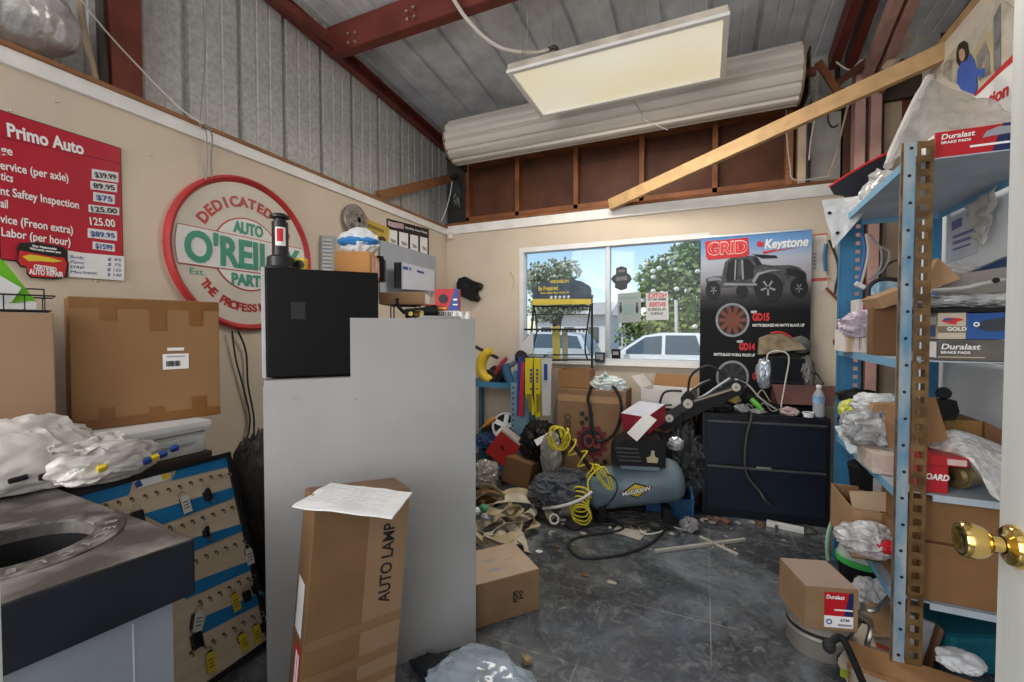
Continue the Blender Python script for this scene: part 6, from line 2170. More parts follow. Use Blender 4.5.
# filing cabinet
f0, f1 = atz(703, 515), atz(829, 528.5)
fxv = (f1 - f0).normalized()
fyv = V((-fxv.y, fxv.x, 0))
fw_c = (f1 - f0).length * 1.02
zc1 = aty(766, 416, ((f0 + f1) / 2).y).z
fo = (f0 + f1) / 2 + fyv * .165
fang = math.degrees(math.atan2(fxv.y, fxv.x))
t = thing('filing_cabinet', 'wide black-navy two-drawer lateral filing cabinet below the roll-up banner', 'filing cabinet', (fo.x, fo.y, 0), (0, 0, fang))
cabm = mat('navy_black_steel', (.010, .012, .018), .45, .1, var=.12)
MB().box((0, .0, zc1 / 2), (fw_c, .30, zc1), bev=.004).build('body', cabm, t)
dh = (zc1 - .10) / 2
drm = mat('navy_drawer_steel', (.010, .015, .027), .45, .1, var=.15, scale=2)
for z in (.05 + dh / 2, .055 + dh * 1.5):
    d_ = MB().box((0, -.155, z), (fw_c - .06, .022, dh - .014), bev=.003).build('drawer', drm, t)
    MB().box((0, -.163, z + dh / 2 - .004), (fw_c - .06, .03, .012), bev=.002).build('grip_rail', mat('rail_grey', (.10, .10, .11), .35, .4), d_)
    if z < .3:
        MB().box((-.005, -.170, z + dh / 2 + .004), (.085, .014, .018), bev=.002).build('label_holder', alloy, d_)
ctz = zc1 + .001


def oc(u, v, z=0.):           # on the cabinet's top
    p = aty(u, v, fo.y - .09)
    return V((p.x, p.y, ctz + z))


def cv(fx__, fy__, z=0.):     # on the cabinet's top, by its own axes
    return fo + fxv * fx__ + fyv * fy__ + V((0, 0, ctz + z))


wire('power_lead', 'black lead hanging down the front of the filing cabinet to the floor', 'lead', [cv(-.09, -.14, .02), cv(-.09, -.205, .0), aty(746, 440, fo.y - .225), aty(746, 472, fo.y - .23), aty(760, 492, fo.y - .23), aty(768, 503, fo.y - .235), atz(790, 517, .01), atz(812, 528, .008), atz(816, 533, .008), atz(806, 533, .008), atz(800, 528, .008)], .007, mat('olive_lead', (.06, .055, .045), .5))
for i in range(26):
    r_ = random.Random(700 + i)
    u = r_.uniform(700, 800)
    o = MB().blob(atz(u, 519 + (u - 703) * .085 + r_.uniform(0, 4)), (r_.uniform(.015, .05), r_.uniform(.015, .04), r_.uniform(.01, .03)), 360 + i, .35, 2.5, 2).build('rubble_chip', r_.choice([MC['dirty_paper'], card3, mat('rubble_grey', (.25, .24, .22), .9), mat('rust_chip', (.16, .07, .04), .8)]))
    tag(o, 'small chip of rubble along the foot of the filing cabinet', 'rubble', 'rubble along the filing cabinet')
a_, c_ = atz(766, 523), atz(803, 531)
o = MB().beam(a_ + V((0, -.03, .015)), c_ + V((0, -.03, .015)), .04, .03, bev=.003).build('white_block', cardw)
tag(o, 'long white block on the floor at the foot of the filing cabinet', 'block')
lump('red_scrap', 'dark red and black oily parts between the blue tray and the filing cabinet', 'parts', atz(690, 500), (.30, .3, .26), 97, mat('dark_red_scrap', (.03, .018, .016), .6, c2=(.16, .03, .025), scale=14), .4, 2.6, 5)
lump('grey_scrap', 'heap of black and silver parts behind the compressor under the black arm', 'parts', aty(678, 500, 3.25), (.36, .3, .58), 98, mat('dark_parts', (.010, .010, .011), .6, c2=(.06, .06, .065), scale=18), .4, 2.6, 5)
o = MB().blob(aty(675, 450, 3.02), (.11, .06, .09), 99, .3, 1.6, 4).build('foil_bag', mat('foil_grey', (.45, .46, .48), .25, .5), None, True)
tag(o, 'crumpled silver bag wedged under the black arm left of the filing cabinet', 'bag')

# black jointed arm
Ya = 3.24
t = thing('jointed_arm', 'black jointed steel arm with pale pivot discs sloping up onto the filing cabinet', 'lift arm', aty(669, 428, Ya))
b = MB()
b.poly(yp([(658, 424), (662, 413), (672, 411), (690, 402), (738, 379), (746, 383), (741, 393), (700, 412), (676, 424), (664, 430)], Ya), .05)
b.build('arm_plate', mat('arm_black', (.008, .008, .009), .45, spec=.2), t, world=True)
b = MB()
b.beam(aty(655, 425, Ya - .055), aty(690, 403, Ya - .055), .025, .06).beam(aty(690, 403, Ya - .06), aty(738, 386, Ya - .06), .02, .025)
b.build('link_bar', mat('arm_grey', (.02, .021, .023), .4, .2), t, world=True)
b = MB()
b.beam(aty(694, 401, Ya - .075), aty(733, 389, Ya - .075), .012, .012)
b.build('tension_rod', mat('rod_tan', (.25, .20, .16), .4, .5), t, world=True)
for u, v in ((669.5, 418), (688, 403.5), (736, 387)):
    c_ = aty(u, v, Ya - .06)
    MB().cyl(c_, c_ + V((0, -.02, 0)), .026 if u != 688 else .030, n=20).build('pivot_disc', mat('pivot_pale', (.52, .50, .44), .45), t, world=True)
    MB().cyl(c_ + V((0, -.02, 0)), c_ + V((0, -.025, 0)), .009, n=10).build('pivot_bolt', mat('rod_tan', (.25, .20, .16), .4, .5), t, world=True)
MB().poly(yp([(682, 412), (681, 397), (686, 391), (691, 392), (697, 402), (696, 412), (688, 415)], Ya + .01), .05).build('pivot_bracket', blackp, t, world=True)
for lb, pts_, r_, m_ in (('black cable arching from the jointed arm up towards the banner', [(688, 392), (690, 378), (697, 370), (708, 366), (718, 370), (728, 380)], .009, 'black'),
                         ('black cable arching left from the middle pivot of the jointed arm', [(682, 391), (668, 391), (662, 396), (660, 408), (666, 416)], .009, 'black'),
                         ('small black cable loop at the left end of the jointed arm', [(672, 405), (660, 406), (655, 411), (657, 420)], .007, 'black'),
                         ('black cable hanging straight down left of the filing cabinet', [(681, 412), (680, 440), (678, 470), (677, 495), (675, 505)], .008, 'black'),
                         ('thin black lead hanging beside the filing cabinet side', [(691, 412), (689, 430), (692, 450), (688, 470)], .005, 'black')):
    wire('arm_cable', lb, 'cable', yp(pts_, Ya - .02 if r_ != .008 else Ya - .08), r_, m_)
for i, (lb, pts_, r_, m_) in enumerate((('thin black wire tangled at the left of the filing cabinet top', [(702, 411), (708, 405), (716, 409), (724, 403), (732, 410), (740, 404)], .005, 'black'),
                         ('grey wire curling over the middle of the filing cabinet top', [(740, 412), (748, 404), (756, 410), (764, 403), (772, 411), (782, 408)], .004, 'grey'),
                         ('pale wire lying across the steel fittings on the filing cabinet', [(716, 412), (726, 407), (738, 411), (748, 413), (758, 408)], .004, 'white'),
                         ('reddish wire sticking up left of the black screen', [(752, 406), (757, 396), (762, 390), (768, 398), (772, 406)], .004, 'tan'))):
    wire('loose_wire', lb, 'wire', yp(pts_, 3.34 + .02 * i), r_, m_)
for i in range(22):
    r_ = random.Random(900 + i)
    u, v = r_.uniform(500, 830), r_.uniform(528, 552)
    o = MB().blob(atz(u, v), (r_.uniform(.012, .03), r_.uniform(.01, .025), r_.uniform(.004, .012)), 430 + i, .35, 2.5, 2).build('debris_chip', r_.choice([MC['dirty_paper'], card3, mat('rubble_grey', (.25, .24, .22), .9)]))
    tag(o, 'tiny chip of dirt scattered on the floor before the heap and the filing cabinet', 'debris', 'chips scattered on the floor')
# things heaped on the filing cabinet
wire('white_lead', 'white lead running down over the jointed arm onto the filing cabinet', 'lead', [aty(735, 379, 3.2), aty(748, 385, 3.22), aty(758, 396, 3.25), aty(768, 404, 3.3), aty(776, 409, 3.34)], .006, 'white')
wire('white_lead', 'white looped lead hanging in front of the black screen on the cabinet', 'lead', yp([(767, 361), (768, 354), (776, 351), (786, 353), (789, 360), (786, 378), (783, 395), (781, 407)], 3.38), .005, 'white')
wire('white_lead', 'pale leads crossing left of the top pivot of the jointed arm', 'lead', yp([(692, 402), (705, 395), (718, 386), (730, 378)], 3.2), .008, mat('pale_blue_lead', (.42, .47, .53), .4))
wire('wire_bracket', 'bent black wire handle right of the black screen', 'wire frame', yp([(809, 372), (817, 374), (824, 384), (806, 386)], 3.45), .006, 'black', k=0)
q = cv(-.21, -.05)
t = thing('brass_block', 'small yellowish brass block on the filing cabinet under the jointed arm', 'block', aty(731, 402, 3.32), (0, 20, 15))
MB().box((0, 0, .028), (.07, .04, .055), bev=.006).build('block_body', mat('dull_brass', (.40, .30, .08), .5, .3), t)
MB().cyl((.036, 0, .03), (.05, 0, .03), .016, n=12).build('boss', keysteel, t)
for i, (u, v, dx_, s_, m_, lb, nm) in enumerate((
        (709, 411, .0, (.10, .07, .03), mat('dark_parts', (.02, .02, .022), .5), 'flat grey metal part at the left end of the filing cabinet top', 'metal_part'),
        (722, 411, .0, (.16, .09, .05), blackp, 'black crumpled wiring loom under the jointed arm on the filing cabinet', 'wiring_loom'),
        (742, 408, .0, (.10, .08, .06), mat('steel_parts', (.20, .21, .23), .4, .5, c2=(.4, .4, .4)), 'cluster of steel fittings below the top pivot of the jointed arm', 'fittings'),
        (757, 411, .0, (.12, .06, .03), mat('steel_parts', (.20, .21, .23), .4, .5), 'grey metal tin lying at the front of the filing cabinet top', 'tin'),
        (790, 411, -.02, (.12, .1, .06), mat('pink_scrap', (.32, .20, .20), .5, c2=(.5, .42, .4), scale=20), 'pinkish crumpled packaging in the middle of the filing cabinet top', 'packaging'),
        (806, 412, -.02, (.10, .05, .03), blackp, 'black key-like part left of the water bottle', 'plastic_part'))):
    lump(nm, lb, 'part', oc(u, v + 1.5), s_, 110 + i, m_, .4, 2.6, 4)
a_, c_ = aty(751, 399, 3.34), aty(763, 410.5, 3.32)
o = MB().tube([a_, a_.lerp(c_, .4), c_], [.016, .018, .012], 8, 3).build('green_screwdriver', mat('tool_green', (.12, .42, .06), .4), None, True)
tag(o, 'green-handled tool lying on the filing cabinet right of the jointed arm', 'tool')
a_, c_ = aty(746, 396, 3.38), aty(778, 407, 3.40)
o = MB().beam(a_, c_, .03, .035, bev=.004).build('black_bar', blackp)
tag(o, 'black plastic bar lying across the filing cabinet top beside the green tool', 'bar')
# maroon tray with the dark screen and bags
q0 = aty(800, 398, 3.5)
t = thing('maroon_tray', 'maroon-brown cardboard tray on the right half of the filing cabinet', 'tray', (q0.x, 3.49, zc1 + .05), (-8, 0, fang))
mar = mat('maroon_board', (.15, .065, .055), .6, var=.12)
MB().prism([(-.16, 0), (.16, 0), (.20, .13), (-.19, .13)], .006, Matrix.Translation(V((0, -.08, 0))) @ Matrix(((1, 0, 0, 0), (0, 0, -1, 0), (0, 1, 0, 0), (0, 0, 0, 1)))).build('front_board', mar, t)
MB().box((0, 0, .125), (.37, .16, .006)).build('top_board', mar, t)
MB().box((0, .075, .06), (.31, .006, .12)).build('back_board', mar, t)
MB().sheet((.195, -.07, .10), (.25, -.05, .06), (.25, .05, .07), (.195, .07, .115), 8, 8, .01, seed=8).build('white_flap', paper, t)
lump('dark_fill', 'dark parts stuffed under the maroon tray on the filing cabinet', 'parts', V((t.location.x - .02, 3.49, ctz)), (.30, .12, .05), 121, blackp, .3, 3)
tz_ = zc1 + .05 + .125
sx0, sx1 = aty(769, 372, 3.47), aty(803, 372, 3.47)
t = thing('black_screen', 'black flat screen unit standing on the maroon tray before the banner', 'screen', ((sx0.x + sx1.x) / 2, 3.47, tz_ + .012), (-4, 3, -4))
MB().box((0, 0, .095), (sx1.x - sx0.x, .035, .18), bev=.005).build('screen_body', blackp, t)
MB().box((0, -.019, .097), (sx1.x - sx0.x - .02, .003, .155)).build('screen_face', mat('screen_navy', (.004, .006, .010), .5, spec=.1), t)
lump('silver_bag', 'silver-blue foil bag left of the black screen', 'bag', aty(764, 388, 3.5), (.11, .1, .22), 123, mat('foil_blue', (.32, .38, .46), .25, .4, c2=(.5, .53, .58), scale=18), .25, 1.8, 4)
lump('clear_bag', 'greyish clear bag right of the black screen', 'bag', aty(806, 387, 3.5), (.11, .12, .22), 124, mat('dark_clear_film', (.16, .16, .16), .2, alpha=.8), .25, 1.8, 4)
lump('dark_bag', 'dark bag heaped behind the black screen', 'bag', aty(785, 387, 3.54), (.28, .10, .25), 125, mat('dark_fabric', (.018, .018, .02), .8), .25, 1.8, 4)
t = thing('camouflage_cap', 'tan camouflage cap with a red edge perched above the black screen', 'cap', aty(782, 354, 3.52))
MB().poly(yp([(757.5, 354), (758.5, 338), (768, 334.5), (782, 333), (795, 339), (804, 349), (790, 350), (772, 353)], 3.54), .07).build('crown', mat('camo_cloth', (.17, .12, .075), .8, c2=(.30, .24, .16), scale=14, hi=.55), t, world=True)
MB().tube(yp([(770, 333.5), (781, 332), (791, 337)], 3.466), .007, 6, 4).build('red_piping', red, t, True, world=True)
lump('clear_dome', 'clear plastic bubble packaging right of the camouflage cap', 'packaging', aty(800, 353, 3.56), (.13, .06, .12), 127, mat('dark_clear_film', (.16, .16, .16), .2, alpha=.8), .1, 1.4, 4)
# water bottle
p = cv(fw_c / 2 - .055, -.105)
t = thing('water_bottle', 'clear water bottle with a blue label on the front right of the filing cabinet', 'bottle', p)
bot = mat('clear_bottle', (.60, .66, .72), .1, alpha=.5, spec=.9, var=.05)
MB().lathe([(0, 0), (.030, .002), (.033, .01), (.031, .03), (.033, .05), (.031, .07), (.033, .09), (.033, .13), (.028, .15), (.014, .172), (.013, .19), (0, .19)], None, 24).build('bottle_body', bot, t, True)
MB().lathe([(.0335, .088), (.0335, .135), (.0325, .135), (.0325, .088)], None, 24).build('label', mat('label_blue', (.10, .32, .55), .4, c2=(.35, .5, .65), scale=20), t, True)
MB().lathe([(0, .188), (.0155, .188), (.0155, .204), (0, .205)], None, 18).build('bottle_cap', white, t)
o = MB().lathe([(.012, 0), (.03, 0), (.034, .03), (.030, .03), (.026, .006)], Matrix.Translation(oc(808, 417)), 18).build('white_cup', white, None, True)
tag(o, 'small white cap-like cup left of the water bottle on the filing cabinet', 'cup')
# ================================================================ right-hand shelving and what is on it
XF, XB2, YN, YF = .615, 1.065, 1.93, 2.84
shelfz = (1.83, 1.145, .687, .31)
bluep = mat('blue_shelf_paint', (.045, .19, .36), .45, .1, var=.12, scale=7)
worn = mat('worn_blue_paint', (.10, .23, .35), .5, .1, var=.1, c2=(.36, .39, .40), scale=16, stretch=(1, 1, .35))
rust = mat('rusty_steel', (.085, .045, .016), .55, .3, c2=(.20, .115, .042), scale=18)
t = thing('shelving_unit', 'tall blue slotted-angle shelving unit along the right wall', 'shelving', ((XF + XB2) / 2, (YN + YF) / 2, 0))
ztop = 1.885


def ladder(b, x0, x1, y, z0, z1, pitch, hole, th=.004):
    """A slotted strip facing -y: two rails with rungs between square holes."""
    m = (x1 - x0 - hole) / 2
    b.box((x0 + m / 2, y, (z0 + z1) / 2), (m, th, z1 - z0)).box((x1 - m / 2, y, (z0 + z1) / 2), (m, th, z1 - z0))
    z = z0
    while z < z1:
        h = min(pitch - hole, z1 - z)
        b.box(((x0 + x1) / 2, y, z + h / 2), (hole, th, h))
        z += pitch
    return b


b = MB().box((XF + .012, YN - .02, ztop / 2), (.036, .004, ztop), bev=.0008).box((XF - .004, YN - .012, ztop / 2), (.004, .012, ztop), bev=.0008)
p_ = b.build('front_upright', worn, t, world=True)
MB().box((XF - .006, YN - .022, ztop / 2), (.005, .008, ztop)).build('rusty_edge', rust, p_, world=True)
for i in range(20):
    b = MB().cyl((XF + .018 - .004 * (i % 2), YN - .0222, ztop - .02 - i * .092), (XF + .018 - .004 * (i % 2), YN - .0232, ztop - .02 - i * .092), .0055, n=8)
    b.build('bolt_hole', dark, p_, world=True)
b = ladder(MB(), XF + .034, XF + .077, YN - .022, 0, ztop, .0465, .024)
b.box((XF + .076, YN + .004, ztop / 2), (.006, .045, ztop))
b.build('rusty_upright', rust, t, world=True)
b = ladder(MB(), XF + .093, XF + .140, YF, 0, 1.86, .044, .02)
b.box((XF + .068, YF + .002, .93), (.05, .004, 1.86)).box((XF + .042, YF + .02, .93), (.004, .04, 1.86))
b.build('far_upright', bluep, t, world=True)
for y in (YN, YF):
    MB().box((XB2 - .02, y, ztop / 2), (.045, .004, ztop)).box((XB2, y + .02, ztop / 2), (.004, .045, ztop)).build('wall_side_upright', bluep, t, world=True)
pan = mat('shelf_pan', (.40, .46, .52), .45, .15, var=.12, scale=5)
for z in shelfz:
    s_ = MB().prism([(XF + .005, YN + .005), (XB2 - .005, YN + .005), (XB2 - .005, YF - .005), (XF + .04, YF - .005)], .004, Matrix.Translation(V((0, 0, z - .004)))).build('shelf_board', pan, t, world=True)
    b = MB()
    b.beam((XF + .006, YN + .01, z - .014), (XF + .040, YF - .01, z - .014), .004, .03).box((XB2 - .008, (YN + YF) / 2, z - .014), (.004, YF - YN - .02, .03))
    if z < 1:
        MB().box(((XF + XB2) / 2 + .045, YN + .006, z - .012), (XB2 - XF - .12, .004, .024)).build('end_lip', pan, s_, world=True)
    b.box(((XF + XB2) / 2 + .06, YF - .006, z - .014), (XB2 - XF - .14, .004, .03))
    b.build('shelf_lip', mat('pale_blue_paint', (.17, .38, .57), .45, .1, var=.08), s_, world=True)
o = MB().box((XF + .03, YF - .012, 1.185), (.03, .02, .03), bev=.003).build('shelf_clip', mat('dark_bracket', (.08, .06, .05), .6, .4), t, world=True)

sred = mat('parts_carton_red', (.45, .012, .02), .35, var=.06)
snavy = mat('parts_carton_navy', (.012, .022, .10), .35, var=.08)


def ycart(label, u0, u1, vt, vb, y, dep, m, z=None, rz=0., **k):
    """A carton whose front (-y) face spans u0..u1 x vt..vb in the photo at depth y, resting at z if given."""
    a, c = aty(u0, vb, y), aty(u1, vb, y)
    base = (a.z + c.z) / 2 if z is None else z
    h = (aty((u0 + u1) / 2, vt, y).z) - (aty((u0 + u1) / 2, vb, y).z)
    s_ = (c.x - a.x, dep, h)
    return carton(label, ((a.x + c.x) / 2, y + dep / 2, base), s_, rz, m, **k), s_


# top shelf
tz = shelfz[0]
xa_ = aty(935, 150, 1.95).x
sz = (.225, .11, .088)
t = carton('red and navy brake-pad carton on the near end of the top shelf', (xa_ + sz[0] / 2, 1.95 + .055, tz + .002), sz, 0, sred, tape_top=False, bev=.002)
MB().prism([(.03, -.044), (.1125, -.044), (.1125, .044), (.055, .044)], .0008, FM(sz, 'F')).build('navy_field', snavy, t)
MB().poly([FM(sz, 'F', 0, 0, .0022) @ V(p) for p in ((.005, .005, 0), (.015, .025, 0), (.045, .036, 0), (.09, .032, 0), (.10, .018, 0), (.07, .010, 0), (.03, .008, 0))], .0006, (0, -1, 0)).build('pad_picture', mat('picture_grey', (.30, .30, .33), .4), t)
words(t, sz, 'F', -.055, .026, 'Duralast', .017, .085, white, bold=.02, shear=.15)
words(t, sz, 'F', -.06, .006, 'BRAKE PADS', .008, .075, white)
patch_on(t, sz, 'F', .04, -.018, .13, .007, white, 'white_bar', .002)
patch_on(t, sz, 'L', 0, 0, .10, .08, white, 'white_end')
filmc = mat('dusty_clear_film', (.56, .54, .52), .2, var=.12, scale=7, alpha=.55, spec=.8)
t = thing('plastic_sheeting', 'dusty clear plastic sheeting draped over the top shelf below the wall poster', 'sheeting', aty(950, 150, 2.3))
MB().sheet(aty(893, 160, 2.05), aty(1012, 134, 2.02), aty(1012, 112, 2.3), aty(928, 76, 2.5), 26, 26, .028, 2.4, 5, 0, .002).build('sheet', filmc, t, True, world=True)
MB().tube([aty(888, 166, 2.10), aty(898, 143, 2.2), aty(913, 110, 2.35), aty(929, 78, 2.5)], [.015, .02, .02, .016], 8, 5).build('rolled_edge', mat('film_edge', (.62, .60, .58), .3, var=.1), t, True, world=True)
b = MB()
yb = 2.78
b.poly([aty(u, v, yb) for u, v in ((829, 187), (879, 158), (893, 152), (890, 170), (873, 199), (834, 195))], .012)
t = thing('dark_board', 'dark navy board with a red edge sticking out of the top shelf', 'board', aty(850, 199, yb))
b.build('board_face', mat('board_navy', (.010, .012, .022), .4), t, world=True)
MB().tube([aty(u, v, yb - .014) for u, v in ((829, 187), (852, 172), (879, 157), (893, 151))], .006, 6, 3).build('red_edge', red, t, True, world=True)
t = thing('paper_bag', 'white perforated paper and clear wrap hanging from the far corner of the top shelf', 'wrapping', aty(835, 248, 2.68))
MB().sheet(aty(822, 200, 2.66), aty(834, 248, 2.66), aty(872, 205, 2.66), aty(858, 196, 2.7), 12, 12, .015, 1.5, 3).build('paper_sheet', paper, t, world=True)
MB().sheet(aty(856, 199, 2.69), aty(874, 206, 2.64), aty(893, 172, 2.55), aty(876, 168, 2.66), 12, 12, .03, 2, 6).build('clear_wrap', mat('wrap_film', (.50, .50, .50), .15, var=.2, scale=10, alpha=.8, spec=.9), t, True, world=True)
for u, v in ((829.5, 213), (837.5, 233)):
    c_ = aty(u, v, 2.648)
    MB().cyl(c_, c_ + V((0, -.002, 0)), .008, n=10).build('punch_hole', dark, t, world=True)
# poster, note and bag on the right wall
XW = XR - .018


def wp_(pts, off=0.):
    return [atx(u, v, XW - off) for u, v in pts]


w5 = lambda x, y: (935 + x / 5.69, y / 5.69)
t = thing('wall_poster', 'advertising poster of a woman in a blue top high on the right wall', 'poster', atx(985, 100, XW))
MB().poly(wp_([w5(*p) for p in ((15, 420), (225, 550), (470, 700), (470, 60), (360, -20), (200, 190), (100, 290))]), .002).build('poster_sheet', mat('poster_photo', (.42, .38, .31), .5, c2=(.62, .58, .50), scale=9), t, world=True)
for nm, m_, pts_, off in (
        ('window_picture', mat('poster_beige', (.50, .44, .27), .5), [(210, 300), (290, 190), (330, 150), (335, 400), (260, 470)], .003),
        ('dark_picture', mat('poster_dark', (.08, .08, .085), .5, c2=(.25, .25, .26), scale=14), [(335, 100), (372, 20), (374, 380), (340, 410)], .0035),
        ('grey_picture', mat('poster_grey', (.16, .15, .15), .5, c2=(.32, .3, .28), scale=14), [(235, 320), (285, 230), (310, 300), (315, 420), (250, 460)], .0045),
        ('clutter_picture', mat('poster_clutter', (.22, .18, .14), .5, c2=(.5, .46, .4), scale=18), [(25, 410), (70, 340), (125, 330), (125, 480), (90, 460)], .003),
        ('hair_print', mat('poster_hair', (.025, .016, .012), .6), [(122, 300), (135, 250), (165, 230), (185, 245), (192, 300), (188, 340), (170, 360), (140, 380), (122, 350)], .0055),
        ('face_print', mat('poster_skin', (.48, .29, .20), .6), [(137, 290), (152, 275), (168, 285), (172, 315), (165, 340), (152, 350), (140, 330)], .007),
        ('top_print', mat('poster_blue', (.05, .11, .42), .6), [(130, 400), (150, 355), (180, 345), (200, 305), (222, 340), (240, 395), (285, 385), (275, 440), (235, 430), (240, 500), (225, 540), (150, 510), (125, 470)], .006),
        ('hand_print', mat('poster_skin', (.48, .29, .20), .6), [(268, 385), (275, 362), (288, 362), (285, 388)], .007),
        ('white_field', white, [(225, 552), (378, 400), (470, 320), (470, 700)], .003),
        ('red_stripe', red, [(220, 540), (376, 378), (470, 285), (470, 330), (378, 408), (232, 548)], .0045)):
    MB().poly(wp_([w5(*p) for p in pts_], off), .0008).build(nm, m_, t, world=True)
b = MB()
a, c = atx(*w5(300, 572), XW - .006), atx(*w5(420, 500), XW - .006)
b.text('tion', plane_m(a, c - a, (0, 0, 1)), .075, (c - a).length, 'LEFT', bold=.03)
b.build('red_lettering', red, t, world=True)
t = thing('wall_note', 'sheet with purple print on the right wall under the top shelf', 'note', atx(962, 262, XR - .004))
MB().poly([atx(u, v, XR - .003) for u, v in ((950, 212), (976, 202), (977, 253), (950, 262))], .002).build('paper', mat('pale_blue_paper', (.60, .63, .70), .6), t, world=True)
for q in (((952, 222), (962, 217), (962, 226), (952, 231)), ((953, 236), (974, 228), (974, 231), (953, 239)), ((953, 242), (974, 235), (974, 238), (953, 245)), ((953, 249), (970, 243), (970, 245), (953, 251))):
    MB().poly([atx(u, v, XR - .006) for u, v in q], .0008).build('purple_print', mat('print_purple', (.20, .17, .38), .6), t, world=True)
t = thing('hanging_bag', 'crinkled clear bag hanging from the top shelf over the wall note', 'bag', atx(982, 245, 1.05))
MB().sheet(atx(962, 208, 1.045), atx(979, 246, 1.045), atx(984, 243, 1.045), atx(999, 186, 1.045), 16, 16, .03, 2.4, 9).build('bag_film', mat('hanging_film', (.50, .48, .45), .15, c2=(.66, .65, .63), scale=14, alpha=.75, spec=.9), t, True, world=True)

# second shelf, near end
z2 = shelfz[1] + .001
t, s_ = ycart('dark grey brake-pad carton at the bottom of the stack on the second shelf', 938, 1008, 335.5, 357, 1.955, .12, mat('carton_charcoal', (.075, .068, .06), .4, c2=(.14, .125, .11), scale=10), z2, tape_top=False, bev=.002)
words(t, s_, 'F', -.03, .012, 'Duralast', .018, .10, white, bold=.02, shear=.15)
words(t, s_, 'F', -.043, -.008, 'BRAKE PADS', .008, .075, white)
patch_on(t, s_, 'F', -.03, -.024, .12, .004, mat('line_tan', (.45, .38, .28), .5), 'tan_line', .002)
patch_on(t, s_, 'L', 0, 0, .10, .055, white, 'barcode_end')
hz = z2 + s_[2] + .001
t, s2 = ycart('cream carton with a small emblem in the stack on the second shelf', 937.5, 966, 308, 334.5, 1.955, .12, mat('carton_cream', (.48, .41, .32), .5), hz, tape_top=False, bev=.002)
MB().prism([(-.03, .018), (-.012, .030), (.02, .028), (.03, .022), (.012, .016), (.01, .006), (-.008, .010)], .0008, FM(s2, 'F', 0, -.002, .0015)).build('emblem', red, t)
patch_on(t, s2, 'F', -.012, .022, .02, .008, bluek, 'emblem_blue', .0026)
patch_on(t, s2, 'F', .0, -.012, s2[0], .022, mat('band_olive', (.18, .14, .08), .5), 'olive_band', .001)
words(t, s2, 'F', .012, -.010, 'GOLD', .012, .05, white)
patch_on(t, s2, 'L', 0, .02, .09, .025, white, 'barcode_end')
patch_on(t, s2, 'L', 0, -.018, .09, .04, mat('end_blue', (.03, .08, .25), .5), 'blue_end')
t, s3 = ycart('blue carton beside the cream one in the stack on the second shelf', 966.5, 1010, 308, 334.5, 1.955, .12, mat('carton_royal', (.015, .06, .24), .4, c2=(.03, .10, .33), scale=6), hz, tape_top=False, bev=.002)
MB().poly([FM(s3, 'F', 0, 0, .0015) @ V(p) for p in ((-.03, -.005, 0), (-.01, .02, 0), (.05, .03, 0), (.08, .02, 0), (.08, -.012, 0), (.0, -.018, 0))], .0008, (0, -1, 0)).build('part_picture', mat('picture_dark', (.04, .045, .055), .5), t)
MB().ring2d((-.03, .006), .004, .008, .0008, FM(s3, 'F', 0, 0, .0026), 16).build('logo_ring', white, t)
h3 = hz + s2[2]
o = MB().box(((xa_ + .12), 2.02, h3 + .008), (.28, .14, .014), (0, 0, 2), bev=.002).build('black_sleeve', blackp)
tag(o, 'black flat sleeve lying on top of the carton stack on the second shelf', 'sleeve')
t = thing('wrapped_parts', 'clear-wrapped grey parts lying over the carton stack on the second shelf', 'parts', (xa_ + .13, 2.05, h3 + .017))
MB().blob((0, 0, 0), (.34, .16, .055), 131, .22, 2.2, 5).build('wrap', mat('grey_wrap', (.20, .20, .21), .2, c2=(.55, .55, .56), scale=20, spec=.8), t, True)
q0, q1 = aty(930, 291, 1.97), aty(1003, 287, 1.97)
t = thing('metal_strap', 'flat pale metal strap with a hole at its right end above the carton stack', 'strap', (q0 + q1) / 2)
b = MB()
b.tube([q0 + V((0, 0, 0)), q0.lerp(q1, .45) + V((0, 0, .002)), q0.lerp(q1, .7) + V((0, 0, .012)), q1 + V((0, 0, .022))], .018, 8, 5, flat=.45)
b.build('strap_body', mat('pale_alu', (.52, .51, .50), .4, .3), t, True, world=True)
c_ = q1 + V((-.025, -.012, .02))
MB().cyl(c_, c_ + V((0, -.008, .002)), .009, n=12).build('eye_hole', dark, t, world=True)
o = MB().poly([aty(u, v, 2.12) for u, v in ((934, 288), (950, 276), (1001, 268), (1006, 284), (1003, 293), (940, 296))], .05).build('grey_case', mat('case_grey', (.24, .22, .20), .6, var=.1))
tag(o, 'grey-brown flat case behind the pale metal strap on the second shelf', 'case')
o = MB().poly([aty(u, v, 2.22) for u, v in ((960, 275), (1003, 257), (1006, 270), (975, 282))], .06).build('navy_pouch', mat('pouch_navy', (.015, .03, .08), .3, c2=(.05, .08, .16), scale=14))
tag(o, 'navy plastic pouch against the right wall above the grey-brown case', 'pouch')
t = thing('cardboard_sleeve', 'brown cardboard sleeve slanting behind the rusty upright on the second shelf', 'sleeve', aty(935, 290, 2.06))
MB().poly([aty(u, v, 2.06) for u, v in ((924, 276), (933, 259.5), (955, 280), (930, 289), (922, 291))], .04).build('sleeve_body', card2, t, world=True)
MB().poly([aty(u, v, 2.05) for u, v in ((926, 285), (948, 276), (955, 280), (930, 289))], .008).build('fold', card, t, world=True)
lump('white_film', 'crumpled white film behind the brown cardboard sleeve on the second shelf', 'film', aty(957, 279, 2.2), (.14, .08, .06), 133, MC['hanging_film'], .3, 2, 4)
